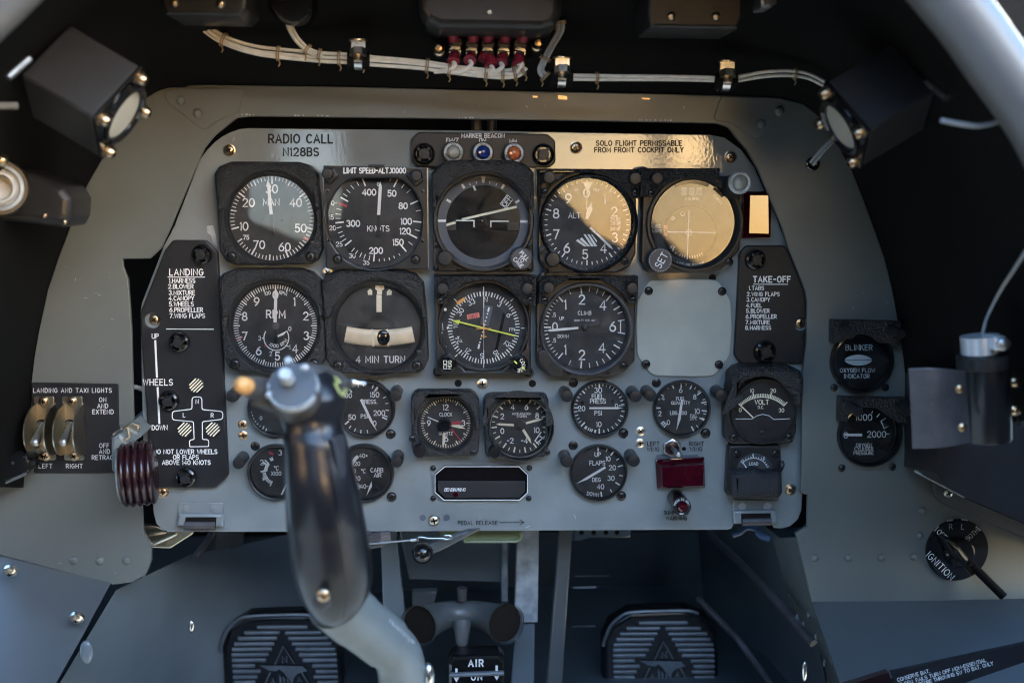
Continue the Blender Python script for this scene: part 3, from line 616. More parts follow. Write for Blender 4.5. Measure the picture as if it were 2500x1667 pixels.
# ---------------------------------------------------------------- square crackle-finish gauges with a moulded light hood
BIG = [(-142, -108), (-130, -127), (-100, -139), (64, -138), (90, -130), (110, -110), (118, -25), (122, 76), (111, 102), (97, 112), (-89, 114), (-114, 104), (-128, 78), (-135, -25)]
def hood_gauge(name, label, cat, c, r=103.5, s=1.0, hb=.013, blocks=True, screws=True, tilt=(0, 0), outline=BIG, hood=True, gm='glass', dome=0.0):
    t = thing(name, label, cat, *c)
    out = [(c[0]+x*s, c[1]+y*s) for x, y in outline]
    cen = wc(c, .004); ri = rr(c, r, .004)
    P('bezel', 'crackle', t, MB().prism(S2(rpoly(out, 9*s), hb), hb, .0005, holes=[circ(cen, ri*1.085, 72)], bev=.0022, holebev=.0012, steps=3))
    P('bezel_ring', 'satin', t, MB().lathe(cen, [(ri*1.085, hb-.0015), (ri*1.05, hb-.004), (ri*1.045, .009), (ri*1.0, .0065), (ri*.998, .0035)], 72), 25)
    if hood:
        hh = hb+.006
        up = [p for p in outline if p[1] < -20]; i0 = outline.index((118, -25)) if (118, -25) in outline else None
        ring = [(c[0]+x*s, c[1]+y*s) for x, y in ([(-135, -20), (-141, -105), (-129, -126), (-99, -138), (63, -137), (90, -129), (109, -110), (117, -20)] if outline is BIG else up)]
        ring = rpoly(ring, 8*s)
        cx, cy = c[0]-9*s, c[1]
        sweep = [(cx+4*s+r*1.10*sin(rad(a)), cy-r*1.10*cos(rad(a))-1) for a in range(78, -81, -6)]
        P('light_hood', 'crackle', t, MB().prism(S2(ring+sweep, hh), hh, hb-.001, bev=.003, steps=3))
        if blocks:
            for qd in ([(-128, -110), (-103, -126), (-95, -114), (-121, -96)], [(70, -125), (100, -108), (91, -95), (62, -111)]):
                b = P('lamp_block', 'crackle', t, MB().prism(S2([(c[0]+x*s, c[1]+y*s) for x, y in qd], hh+.0015), hh+.0015, hh-.001, bev=.0008))
    if screws:
        for x, y in ((-99, 93), (94, 93)):
            cc = (c[0]+x*s, c[1]+y*s); lathe_part('screw_well', 'slot', t, cc, hb, [(13*s, .0001), (11.5*s, .0003), (0, .0002)], 24); screw(t, cc, 10.5*s, hb, 'blackscrew', .0012)
        for x, y in ((-113, 62), (98, 60)): lathe_part('pin', 'satin', t, (c[0]+x*s, c[1]+y*s), hb, [(6*s, -.0005), (6*s, .0006), (4*s, .001), (0, .001)], 16)
    disc_part('dial', 'dial', t, c, r*1.02, .0034)
    glass(t, c, r, .0075, tilt, gm, dome)
    return t
hd = .0038
c = q('MAN', 628, 668)
t = hood_gauge('manifold_pressure_gauge', 'crackle-black manifold pressure gauge marked MAN with its needle at 30', 'gauge', c, tilt=(-.5, 1.0))
z = Z('MAN', hd)
av = lambda v: (v-30)*5.24
z.tk(628, 668, 400, 445, 9, [av(v) for v in range(10, 76) if v % 5]).tk(628, 668, 385, 447, 14, [av(v) for v in range(15, 76, 10)]).tk(628, 668, 365, 447, 17, [av(v) for v in range(10, 71, 10)])
for s_, x, y, sz in (('10', 330, 752, 82), ('20', 378, 500, 84), ('30', 625, 355, 84), ('40', 880, 500, 82), ('50', 932, 772, 82), ('60', 762, 972, 82), ('70', 490, 948, 82), ('75', 352, 870, 44)): z.t(s_, x, y, sz, wt=.15 if sz > 50 else .18)
z.t('MAN', 620, 495, 68, wt=.14).l(962, 868, 1030, 902, 34, 'red')
z.done(t)
needle(t, 'MAN', [(602, 628), (636, 624), (606, 322), (612, 318), (580, 262), (566, 326), (574, 326)], .0052)
P('counterweight', 'satin', t, MB().prism(S2([q('MAN', *p) for p in ((600, 626), (636, 624), (650, 690), (642, 760), (664, 840), (640, 858), (616, 840), (618, 760), (604, 690))], .0049), .0049, .0043))
for x in (522, 738): screw(t, q('MAN', x, 682), 4.5, .0037, 'satin', .0004, slot=True, name='dial_screw')

c = q('D', 1860, 678)
t = hood_gauge('tachometer', 'crackle-black RPM gauge with a small thousands ring, just behind the stick top', 'gauge', c, tilt=(2.2, -.6), r=103)
z = Z('D', hd); o = (1860, 678)
z.tk(*o, 250, 282, 5.5, [3.6*v for v in range(100) if v % 5]).tk(*o, 240, 283, 8.5, [18*v for v in range(20)])
for s_, x, y in (('0', 1860, 470), ('1', 1988, 515), ('2', 2065, 613), ('3', 2068, 745), ('4', 1992, 833), ('5', 1873, 883), ('6', 1747, 848), ('7', 1652, 748), ('8', 1652, 615), ('9', 1733, 515)): z.t(s_, x, y, 52, wt=.16)
z.t('RPM', 1862, 600, 50, wt=.17, sp=.3).t('100', 1806, 459, 22, ang=-14).t('RPM', 1912, 459, 22, ang=14)
z.ar(1866, 760, 84, 7, 58, 302)
for s_, x, y in (('0', 1957, 698), ('1', 1957, 822), ('2', 1828, 866), ('3', 1753, 762)): z.t(s_, x, y, 27, wt=.15)
z.l(1930, 812, 1950, 818, 6).l(1842, 842, 1838, 852, 6).l(1768, 762, 1782, 762, 6)
z.g('white').arctext('1000 RPM', q('D', 1866, 745), 70*K, 165, 22*K, z.h, inside=True)
z.l(1595, 768, 1640, 757, 12, 'red').l(1786, 818, 1806, 806, 12, 'red')
z.done(t)
needle(t, 'D', [(1846, 655), (1868, 655), (1872, 450), (1862, 428), (1853, 450)], .0052)
needle(t, 'D', [(1876, 756), (1872, 744), (1912, 724), (1944, 708), (1936, 716), (1914, 740)], .0047, name='small_needle')
lathe_part('hub', 'leather', t, q('D', 1862, 680), .005, [(9, -.001), (9, .0004), (4, .0008), (0, .0008)], 20)
P('counterweight', 'satin', t, MB().prism(S2([q('D', *p) for p in ((1850, 690), (1872, 690), (1874, 790), (1848, 790))], .0049), .0049, .0043))

c = q('E', 275, 690)
t = hood_gauge('turn_indicator', 'crackle-black turn and bank gauge with a cream ball tube marked 4 MIN TURN', 'gauge', c, tilt=(1.0, .4), r=104, gm='hazeglass')  # smears on this glass also stand for a bluish reflected haze
z = Z('E', hd)
z.f([(252, 405), (312, 405), (312, 432), (298, 440), (298, 466), (264, 466), (264, 440), (252, 432)], 'cream').f([(200, 444), (216, 428), (232, 440), (232, 470), (203, 470)], 'cream').f([(330, 448), (345, 430), (365, 444), (362, 470), (330, 472)], 'cream')
z.t('4 MIN TURN', 287, 905, 42, 'white', wt=.16, sp=.3)
z.done(t)
needle(t, 'E', [(260, 470), (295, 470), (295, 585), (260, 585)], .0044, 'cream')
def band(x0, x1, yt, yb, sag, n=14): return [(x0+(x1-x0)*i/n, yt-sag*(2*i/n-1)**2) for i in range(n+1)]+[(x1-(x1-x0)*i/n, yb-sag*(1-2*i/n)**2) for i in range(n+1)]
P('tube_mount', 'satin', t, MB().prism(S2(qs('E', *band(0, 560, 690, 835, 26)), .0042), .0042, .0036, bev=.0003))
mb = MB(); rows = []
for i in range(25):
    x = 52+(510-52)*i/24; ym = 760-24*((x-281)/229)**2
    p = at(*q('E', x, ym), .0044); r_ = 56*K*pxs(*c, .0044); rows.append(p)
mb.tube(rows, r_, 16, squash=.35); P('ball_tube', 'tan', t, mb)
P('ball', 'gloss', t, MB().ball(at(*q('E', 308, 758), .0062), 44*K*pxs(*c), 12, (1, .35, 1.22)))
for x in (232, 333): P('tube_wire', 'cream', t, MB().line(q('E', x, 700), q('E', x+6, 818), 3, .0068))
P('arched_rim', 'satin', t, MB().arc(q('E', 280, 745), 118*K, 12, -72, 72, .0045))

def clock_dial():
    c = q('E', 728, 1335)
    t = hood_gauge('clock', 'small crackle-black clock with red and cream hands and a lower corner knob', 'clock', (c[0], c[1]), r=64, s=.62, screws=False, outline=[(-137, -100), (-126, -117), (-112, -126), (98, -126), (118, -112), (131, -92), (133, 60), (130, 118), (118, 130), (-110, 134), (-128, 122), (-134, 90)], hood=False)
    top = [(c[0]+x*.62, c[1]+y*.62) for x, y in ([(-138, 10), (-137, -100), (-112, -127), (98, -127), (118, -113), (132, -92), (134, 30)])]
    sweep = [(c[0]-3+72*sin(rad(a)), c[1]-72*cos(rad(a))) for a in range(80, -81, -8)]
    P('light_hood', 'crackle', t, MB().prism(S2(rpoly(top, 6)+sweep, 0.019), 0.019, .011, bev=.0025, steps=3))
    z = Z('E', hd); o = (728, 1335)
    z.tk(*o, 150, 166, 4.5, [6*v for v in range(60) if v % 5], 'cream').tk(*o, 138, 167, 8, [30*v for v in range(12)], 'cream')
    for s_, x, y in (('12', 727, 1228), ('3', 847, 1335), ('6', 732, 1440), ('9', 614, 1335)): z.t(s_, x, y, 36, 'white', wt=.15)
    z.t('CLOCK', 728, 1276, 22, 'white', wt=.16).t('QUARTZ', 728, 1404, 19, 'white')
    z.done(t)
    needle(t, 'E', [(768, 1328), (820, 1318), (842, 1334), (815, 1342), (768, 1344)], .0046, 'red', 'alarm_hand')
    needle(t, 'E', [(764, 1380), (772, 1372), (830, 1448), (824, 1452)], .0048, 'red', 'second_hand')
    needle(t, 'E', [(768, 1348), (822, 1346), (862, 1374), (815, 1368), (768, 1358)], .005, 'cream', 'hour_hand')
    needle(t, 'E', [(708, 1400), (728, 1400), (722, 1470), (709, 1508), (705, 1470)], .0052, 'cream', 'minute_hand')
    needle(t, 'E', [(605, 1291), (608, 1299), (682, 1330), (684, 1324)], .0054, 'white', 'fine_hand')
    lathe_part('hub', 'gloss', t, q('E', 718, 1348), .0055, [(17, -.002), (17, .002), (13, .004), (0, .004)], 32)
    cap_light(t, q('E', 553, 1530), 16, .006, .022, 'setting_knob', 'rubber')
    for x, y in ((915, 1535), (500, 1440)): screw(t, q('E', x, y), 8, .013, 'blackscrew', .001)
clock_dial()
def accel():
    c = q('E', 1228, 1352)
    t = hood_gauge('accelerometer', 'small crackle-black G meter with three cream needles to the clock right side', 'gauge', c, r=72, s=.62, screws=False, outline=[(-142, -100), (-132, -115), (-110, -122), (98, -122), (110, -112), (113, -90), (110, 112), (98, 126), (-126, 126), (-136, 112)], hood=False)
    top = [(c[0]+x*.62, c[1]+y*.62) for x, y in ([(-143, 5), (-142, -100), (-110, -123), (98, -123), (114, -100), (116, 8)])]
    sweep = [(c[0]-4+80*sin(rad(a)), c[1]-78*cos(rad(a))) for a in range(84, -85, -7)]
    P('light_hood', 'crackle', t, MB().prism(S2(rpoly(top, 6)+sweep, .019), .019, .011, bev=.0025, steps=3))
    z = Z('E', hd); o = (1228, 1345)
    z.tk(*o, 168, 190, 6, [i*12 for i in range(30) if i % 2], 'cream').tk(*o, 155, 192, 10, [i*24-12+12 for i in range(15)], 'cream')
    for s_, x, y in (('2', 1110, 1289), ('4', 1180, 1227), ('6', 1273, 1226), ('8', 1345, 1285), ('10', 1342, 1382), ('0', 1110, 1388), ('-2', 1163, 1453), ('-4', 1259, 1453)): z.t(s_, x, y, 34, 'white', wt=.16)
    z.t('ACCELERATION', 1240, 1271, 14, 'white', wt=.16).t('G UNITS', 1242, 1289, 14, 'white', wt=.16)
    z.st([(1410, 1412), (1342, 1470)], 8).st([(1372, 1395), (1330, 1455)], 8).l(1388, 1390, 1425, 1412, 8).l(1330, 1452, 1358, 1480, 8)
    z.done(t)
    needle(t, 'E', [(1186, 1340), (1188, 1356), (1090, 1350), (1070, 1342), (1090, 1336)], .0046, 'cream')
    needle(t, 'E', [(1268, 1330), (1272, 1342), (1360, 1320), (1388, 1306), (1350, 1306)], .0049, 'cream')
    needle(t, 'E', [(1242, 1382), (1258, 1374), (1300, 1440), (1308, 1476), (1286, 1452)], .0052, 'cream')
    lathe_part('hub', 'satin', t, q('E', 1228, 1350), .005, [(13, -.001), (13, .0006), (0, .001)], 24)
    lathe_part('trim_ring', 'alu', t, c, .0075, [(76, .006), (74, .0075), (72, .006)], 64)
    cap_light(t, q('E', 1060, 1535), 15, .006, .022, 'reset_knob', 'rubber'); screw(t, q('E', 1412, 1532), 8, .013, 'blackscrew', .001)
accel()

# ---------------------------------------------------------------- airspeed indicator
c = q('MAN', 1722, 690)
t = thing('airspeed_indicator', 'square satin-black airspeed gauge headed LIMIT SPEED-ALT.X1000', 'gauge', *c)
hb = .014
hole = [q('MAN', 1722+518*cos(a), 690+518*sin(a)) for a in [rad(-60+i*300/60) for i in range(61)]]
hole = [p for p in hole if p[1] > q('MAN', 0, 216)[1]]
P('bezel', 'satin', t, MB().prism(S2(qs('MAN', (1172, 106), (2276, 126), (2286, 1210), (1204, 1202)), hb), hb, .0005, holes=[S2(hole, hb)], bev=.0008, holebev=.0012))
P('edge_plate', 'ally', t, MB().prism(S2(qs('MAN', (2277, 132), (2283, 132), (2290, 1204), (2286, 1204)), hb), hb-.0004, .003))
P('top_tab', 'satin', t, MB().prism(S2(qs('MAN', (1648, 95), (1820, 95), (1820, 130), (1648, 130)), hb+.003), hb+.003, .002, bev=.0006))
lathe_part('bezel_ring', 'satin', t, q('MAN', 1722, 690), .004, [(120, .0085), (118.6, .006), (118.2, -.0005)], 72)
disc_part('dial', 'dial', t, q('MAN', 1722, 690), 122, .0034)
lathe_part('speed_disc', 'dial', t, q('MAN', 1760, 668), .0034, [(107, 0), (107, .0012), (106, .0014), (0, .0014)], 72)
z = Z('MAN', hb+.0003)
z.t('LIMIT SPEED-ALT.X1000', 1720, 160, 54, 'legend', wt=.2, sp=.2, wide=.82)
z.done(t)
z = Z('MAN', .0051); o = (1760, 668)
z.tk(*o, 370, 460, 15, [26, 66, 95, 117, 140, 186.5, 231, 264, 299, 338]).tk(*o, 405, 458, 8, [17, 37, 48, 79, 107, 128, 193, 200, 206, 213, 219, 238, 244, 250, 257, 270, 276, 283, 305, 312, 320, 329]).tk(*o, 430, 458, 8, [0, 150, 158, 165, 172, 179])
z.l(1338, 505, 1425, 540, 26, 'red')
for s_, x, y in (('400', 1660, 390), ('50', 1902, 402), ('80', 2022, 535), ('100', 2055, 700), ('120', 2043, 803), ('150', 1968, 922), ('200', 1733, 1010), ('300', 1490, 722)): z.t(s_, x, y, 62, wt=.19, sp=.2)
z.t('KNOTS', 1758, 776, 58, wt=.14).t('0', 1756, 305, 34)
z.done(t)
z = Z('MAN', .0038)
for s_, x, y in (('0-', 1288, 505), ('15', 1260, 655), ('20', 1272, 770), ('25', 1342, 942), ('30', 1480, 1065), ('35', 1628, 1137)): z.t(s_, x, y, 46, wt=.15)
z.done(t)
needle(t, 'MAN', [(1745, 630), (1778, 630), (1796, 330), (1778, 274), (1762, 330)], .0066)
P('counterweight', 'satin', t, MB().prism(S2(qs('MAN', (1742, 632), (1780, 632), (1776, 800), (1784, 850), (1752, 872), (1728, 850), (1742, 800)), .0062), .0062, .0055))
for x, y, b in ((1215, 190, [(1170, 230), (1235, 310), (1338, 215), (1270, 130)]), (2160, 212, [(2040, 200), (2160, 330), (2238, 260), (2200, 150)])):
    P('lamp_block', 'satin', t, MB().prism(S2(rpoly(qs('MAN', *b), 4), hb+.006), hb+.006, hb-.001, bev=.001)); cap_light(t, q('MAN', x, y), 14, hb, hb+.012)
for x, y in ((1325, 1100), (2155, 1105)): lathe_part('screw_well', 'slot', t, q('MAN', x, y), hb, [(12.5, .0001), (11, .0003), (0, .0002)], 24); screw(t, q('MAN', x, y), 10, hb, 'blackscrew', .0012)
for x, y in ((1218, 372), (2232, 380), (1235, 895), (2233, 905)): lathe_part('pin', 'gloss', t, q('MAN', x, y), hb, [(4, -.0005), (4, .0005), (0, .0008)], 14)
glass(t, q('MAN', 1722, 690), 118, .0092, (.3, 0), 'glass')

# ---------------------------------------------------------------- attitude indicator
c = q('ATT', 630, 722)
t = thing('attitude_indicator', 'artificial horizon gauge with a slanted cream bar, OFF flag and PULL TO CAGE knob', 'gauge', *c)
hb = .012
P('body', 'satin', t, MB().prism(S2(rpoly(qs('ATT', (85, 165), (1180, 165), (1188, 1285), (78, 1280)), 5), hb), hb, .0005, holes=[circ(wc(c, .004), rr(c, 113, .004), 72)], bev=.0012))
out = qs('ATT', (70, 590), (60, 190), (180, 75), (290, 46), (950, 50), (1090, 90), (1192, 185), (1198, 590), (1150, 585))
sweep = [(c[0]+119*sin(rad(a)), c[1]-119*cos(rad(a))) for a in range(74, -75, -6)]
P('light_hood', 'crackle', t, MB().prism(S2(rpoly(out[:-1], 6)+sweep, .026), .026, .004, bev=.003, steps=3))
lathe_part('bezel_ring', 'satin', t, c, .004, [(122, .004), (122, .013), (119, .0145), (114, .0145), (111, .011), (110, -.001)], 80, 25)
disc_part('dial', 'gloss', t, c, 111, .0032); 
co = q('ATT', 632, 738); k = pxs(*c, .006)
ringh = [(p[0], p[1]) for p in [(co[0]+90.5*cos(a)*(1.0 if abs(cos(a)) < .9 else 1.0), co[1]+90.5*sin(a)) for a in [2*pi*i/64 for i in range(64)]]]
P('sky_ring', 'ring', t, MB().prism([(wc(c, .006)[0]+111*k*cos(2*pi*i/64), wc(c, .006)[1]+111*k*sin(2*pi*i/64)) for i in range(64)], .006, .0034, holes=[S2(ringh, .006)], holebev=.0004))
z = Z('ATT', .0064)
z.f([(608, 235), (655, 235), (645, 302), (620, 302)]).l(396, 318, 425, 362, 28).l(835, 366, 862, 322, 28).l(524, 335, 546, 386, 22).l(228, 486, 272, 515, 26).l(988, 522, 1030, 494, 26).l(134, 720, 222, 720, 26).l(1038, 728, 1122, 728, 26)
z.l(480, 305, 490, 328, 9).l(556, 285, 559, 310, 9).l(706, 287, 703, 312, 9).l(782, 308, 773, 332, 9)
z.done(t)
z = Z('ATT', .0050)
z.l(222, 768, 328, 738, 26, 'cream').l(395, 706, 1002, 566, 26, 'cream').disc(622, 720, 8, 'white')
z.st([(335, 718), (530, 718), (530, 788)], 13).st([(912, 725), (716, 725), (716, 788)], 13, dh=.0001)
z.st([(822, 534), (897, 434), (960, 484), (884, 582)], 8, 'white', True).t('OFF', 892, 507, 52, 'white', wt=.13, ang=-52)
z.done(t, {'cream': 'horizon_bar'})
P('airplane_slot', 'satin', t, MB().prism(S2(qs('ATT', (230, 740), (330, 720), (330, 820), (230, 825)), .0045), .0045, .0036).prism(S2(qs('ATT', (905, 740), (1025, 740), (1025, 825), (905, 825)), .0045), .0045, .0036))
glass(t, c, 111, .0098, (.8, -.6), 'hazeglass')
cap_light(t, q('ATT', 212, 1132), 19, .008, .022, 'adjusting_knob'); o = cap_light(t, q('ATT', 1056, 1138), 27.5, .008, .026, 'caging_knob', 'leather')
z = Z('ATT', .0262)
for s_, dx, dy in (('PULL', 30, -35), ('TO', -6, 0), ('CAGE', -38, 38)): z.t(s_, 1058+dx, 1143+dy, 42, 'legend', wt=.15, ang=47)
z.done(t)
for x, y in ((112, 985), (1145, 995), (365, 1245), (890, 1250)): screw(t, q('ATT', x, y), 8, hb, 'blackscrew', .001, slot=True)
for x, y in ((110, 1238), (1135, 1250)): screw(t, q('ATT', x, y), 7, hb, 'blackscrew', .001)

# ---------------------------------------------------------------- gauges with a coarse crackle light bracket across the top
def bracket(t, outer, c, rin, h, a0=62, a1=-62, mat_='coarse'):
    sweep = [(c[0]+rin*sin(rad(a)), c[1]-rin*cos(rad(a))) for a in [a1+(a0-a1)*i/20 for i in range(21)]]
    return P('light_bracket', mat_, t, MB().prism(S2(outer+sweep, h), h, .002, bev=.0014, steps=3))
c = q('ATT', 1778, 745)
t = thing('altimeter', 'round altimeter marked ALT with a striped sector, catching a golden reflection', 'gauge', *c)
hb = .013
P('body', 'satin', t, MB().prism(S2(rpoly(qs('ATT', (1255, 180), (2325, 180), (2320, 1080), (2240, 1230), (2090, 1298), (1340, 1300), (1240, 1150)), 9), hb), hb, .0005, holes=[circ(wc(c, .004), rr(c, 114, .004), 72)], bev=.0014))
lathe_part('bezel_ring', 'gloss', t, c, .004, [(119, .008), (119, .012), (117, .0135), (114, .0125), (109, .008), (108.5, -.001)], 80, 25)
bracket(t, qs('ATT', (2262, 470), (2352, 472), (2366, 160), (2345, 152), (1248, 142), (1240, 165), (1240, 452), (1330, 455)), c, 124, .021, 58, -60)
P('lobe', 'satin', t, MB().prism(S2(rpoly(qs('ATT', (1242, 1010), (1330, 990), (1440, 1090), (1450, 1230), (1330, 1240), (1250, 1150)), 8), hb+.002), hb+.002, hb-.001, bev=.001))
disc_part('dial', 'dial', t, c, 110, .0034)
z = Z('ATT', .0042); o = (1778, 738)
z.tk(*o, 436, 470, 10, [7.2*v for v in range(50) if v % 5]).tk(*o, 415, 472, 15, [36*v for v in range(10)])
for s_, x, y in (('0', 1772, 415), ('1', 1972, 480), ('2', 2080, 620), ('3', 2085, 905), ('4', 1960, 1025), ('5', 1757, 1090), ('6', 1555, 1020), ('7', 1437, 870), ('8', 1437, 640), ('9', 1572, 475)): z.t(s_, x, y, 98, wt=.14)
z.t('ALT', 1640, 660, 58, wt=.14).t('100', 1662, 378, 22, ang=-14).t('FEET', 1882, 382, 22, ang=16)
z.t('29.8', 2078, 702, 34, wt=.14).t('29.9', 2084, 750, 36, wt=.14).t('30.0', 2082, 808, 36, wt=.14).tk(1778, 738, 350, 372, 5, [82+2.2*i for i in range(11)])
z.ar(1775, 755, 268, 5, 0, 360, 'satin')
for i in range(5):
    x = 1655+i*42; z.f([(x, 940-i*18 if i < 2 else 868), (x+24, 922-i*18 if i < 2 else 868), (x+124-(i*4), 1003), (x+92-(i*4), 1003)] if i < 4 else [(x, 868), (x+10, 868), (x+66, 940), (x+60, 960)])
z.done(t)
needle(t, 'ATT', [(1804, 800), (1824, 786), (2040, 992), (2066, 1036), (2024, 1014)], .0058)
needle(t, 'ATT', [(1758, 702), (1790, 702), (1838, 600), (1832, 514), (1778, 592)], .0052, 'cream', 'thousands_needle')
needle(t, 'ATT', [(1734, 290), (1846, 290), (1792, 386), (1780, 480), (1776, 590), (1770, 590), (1774, 480), (1772, 386)], .0049, 'cream', 'ten_thousands_needle')
glass(t, c, 108, .0098, (.1, -.5), 'hazeglass')
for x, y in ((1365, 238), (2318, 252)): cap_light(t, q('ATT', x, y), 15, .02, .032)
for x, y in ((1315, 395), (2305, 408)): screw(t, q('ATT', x, y), 7.5, .021, 'gloss', .0014)
cap_light(t, q('ATT', 1408, 1145), 18, .01, .024, 'setting_knob'); screw(t, q('ATT', 1288, 1055), 9, hb+.002, 'satin', .0006, slot=True); screw(t, q('ATT', 2195, 1165), 10, hb, 'blackscrew', .0014)

c = q('CRS', 818, 965)
t = thing('course_indicator', 'gold-lit course deviation gauge with white crosshair and SET knob', 'gauge', *c)
P('body', 'satin', t, MB().prism(S2(rpoly([(1572, 430), (1800, 430), (1812, 540), (1806, 612), (1760, 660), (1740, 667), (1582, 667), (1566, 640)], 7), hb), hb, .0005, holes=[circ(wc(c, .004), rr(c, 108, .004), 72)], bev=.0014))
lathe_part('bezel_ring', 'satin', t, c, .004, [(117, .006), (117, .011), (115, .0125), (109, .0125), (104, .0095), (103, -.001)], 80, 25)
bracket(t, qs('CRS', (1150, 352), (1205, 310), (1232, 182), (190, 182), (130, 155), (88, 180), (80, 590), (290, 595)), (c[0]-1, c[1]+2), 112, .021, 36, -50)
P('glass_notch', 'gloss', t, MB().arc(c, 100, 9, -24, 24, .0112).arc(c, 100, 9, 32, 50, .0112))
disc_part('dial', 'dial', t, c, 106, .0034); ci = q('CRS', 788, 1105)
lathe_part('deviation_disc', 'satin', t, ci, .0034, [(66, .0002), (64, .0006), (63, .0003), (0, .0003)], 64)
z = Z('CRS', .0042)
for x in (705, 812, 922):
    z.f([(x-38, 458), (x+40, 458), (x+40, 566), (x-38, 566)], 'fadelegend')
    z.t('0' if x < 900 else '8', x, 512, 62, 'ink', wt=.14)
z.t('COURSE', 825, 622, 38, wt=.15, sp=.35).t('GLIDE', 290, 1015, 40, wt=.15, sp=.35).t('SLOPE', 302, 1080, 40, wt=.15, sp=.35).t('45', 540, 1312, 44, ang=45).t('45', 545, 900, 40, ang=-40)
z.f([(418, 995), (468, 995), (468, 1160), (418, 1160)], 'coral'); z.g('ink').text('OFF', *q('CRS', 443, 1078), 32*.1703, z.h+.0002, .14, 'c', 90)
z.tk(788, 1105, 330, 365, 9, [215+8.5*i for i in range(3)]+[150+6*i for i in range(10)]).ar(770, 1105, 40, 7, 0, 360).ar(685, 836, 28, 8, 0, 360)
z.g('white').arctext('LOC.OR RANGE', q('CRS', 800, 985), 585*.1703, 180, 40*.1703, z.h, .14, .3, inside=True); z.g('white').arctext('MARKER', q('CRS', 800, 985), 530*.1703, 48, 32*.1703, z.h, .13, .3)
z.done(t)
P('glide_needle', 'white', t, MB().line(q('CRS', 470, 1094), q('CRS', 1165, 1104), 2.6, .0052)); P('course_needle', 'white', t, MB().line(q('CRS', 776, 790), q('CRS', 750, 1490), 2.4, .0056))
glass(t, c, 103, .0098, (-.6, -3.5), 'hazeglass')
cap_light(t, q('CRS', 332, 322), 14.5, .02, .032); screw(t, q('CRS', 235, 540), 7.5, .021, 'gloss', .0014); screw(t, q('CRS', 1180, 215), 6.5, .021, 'gloss', .0014); screw(t, q('CRS', 1350, 1525), 10, hb, 'blackscrew', .0014)
cs = q('CRS', 365, 1500); k = pxs(*cs, .026)
mb = MB().lathe(wc(cs, .026), [(29*k, .012), (29*k, .0235), (27.5*k, .0255), (0, .0256)], 40); P('setting_knob', 'leather', t, mb, 40)
P('knurled_rim', 'worn', t, MB().ticks(cs, 25.6, 28.2, 1.5, [9*i for i in range(40)], .0259))
z = Z('CRS', .0260); z.t('SET', 380, 1500, 95, 'legend', wt=.14, ang=-60, sp=.3); z.done(t)
pl = P('marker_lamp', 'satin', t, MB().tube([at(*q('CRS', 1400, 460), .012), at(*q('CRS', 1440, 420), .022), at(*q('CRS', 1500, 392), .036)], [29*k, 28*k, 27.5*k], 28))
cm = q('CRS', 1503, 390); k = pxs(*cm, .037)
P('lamp_rim', 'worn', pl, MB().lathe(wc(cm, .037), [(27.5*k, .034), (27.5*k, .0375), (24*k, .039), (19.5*k, .0385), (19*k, .037)], 40))
P('lamp_lens', 'clearlens', pl, MB().lathe(wc(cm, .037), [(19.5*k, .0365), (17*k, .0385), (12*k, .040), (6*k, .0408), (0, .041)], 32), 80)

c = q('HSI', 637, 632)
t = thing('heading_indicator', 'square compass gauge with a yellow arrow, coral NAV flag and HDG and COURSE knobs', 'gauge', *c)
hb = .013
win = qs('HSI', (150, 130), (150, 830), (240, 915), (350, 1015), (432, 1108), (835, 1108), (1105, 865), (1135, 400), (1135, 130))
P('body', 'satin', t, MB().prism(S2(rpoly(qs('HSI', (105, 90), (1160, 90), (1158, 1150), (108, 1150)), 4), hb), hb, .0005, holes=[S2(win, hb)], bev=.0014, holebev=.001))
bracket(t, qs('HSI', (1000, 300), (1090, 378), (1216, 380), (1222, 66), (92, 66), (92, 372), (190, 374), (300, 290)), q('HSI', 640, 580), 105, .021, 50, -50)
lathe_part('shroud_ring', 'satin', t, q('HSI', 637, 600), .006, [(112, .004), (110, .009), (107, .009), (105, .005)], 64)
P('dial', 'dial', t, MB().prism(S2(qs('HSI', (120, 110), (1150, 110), (1150, 1130), (120, 1130)), .003), .003, .001))
lathe_part('compass_card', 'dial', t, c, .003, [(89, 0), (89, .0008), (64.5, .0008), (64, .0004), (0, .0004)], 72)
z = Z('HSI', .0042); o = (637, 632); hdg = 4
z.tk(*o, 352, 396, 8, [hdg+5*v for v in range(72) if v % 2]).tk(*o, 346, 398, 13, [hdg+10*v for v in range(36)])
for i, s_ in enumerate(('N', '3', '6', 'E', '12', '15', 'S', '21', '24', 'W', '30', '33')):
    a = hdg+30*i; z.t(s_, 637+312*sin(rad(a)), 632-312*cos(rad(a)), 54, wt=.13, ang=a)
for x, y in ((325, 328), (945, 330), (335, 938), (940, 936)):
    d = math.hypot(x-637, y-632); ux, uy = (x-637)/d, (y-632)/d; z.l(x-ux*18, y-uy*18, x+ux*22, y+uy*22, 10)
z.l(1048, 637, 1088, 638, 9).disc(213, 432, 17, 'white').disc(212, 842, 17, 'white').l(163, 688, 188, 688, 8).st([(182, 585), (188, 660)], 6).f([(228, 625), (250, 618), (252, 640), (232, 650)])
z.f([(640, 385), (742, 395), (690, 620), (595, 600)], 'ring', -.0003)
z.f([(548, 740), (652, 640), (620, 870), (523, 872)], 'dial', -.0002).f([(848, 470), (878, 482), (792, 880), (758, 880)], 'slot', -.0002)
for x, y in ((678, 480), (668, 518), (656, 558), (648, 600), (625, 680), (614, 718), (604, 754), (595, 792)): z.disc(x, y, 9, 'white')
z.l(697, 408, 684, 456, 19).l(589, 812, 577, 864, 19)
z.f([(450, 488), (586, 464), (593, 518), (457, 540)], 'coral'); z.g('ink').text('NAV', *q('HSI', 521, 502), 40*.2213, z.h+.0002, .13, 'c', -9)
z.f([(332, 352), (420, 296), (438, 322), (350, 384)], 'orange', .0002)
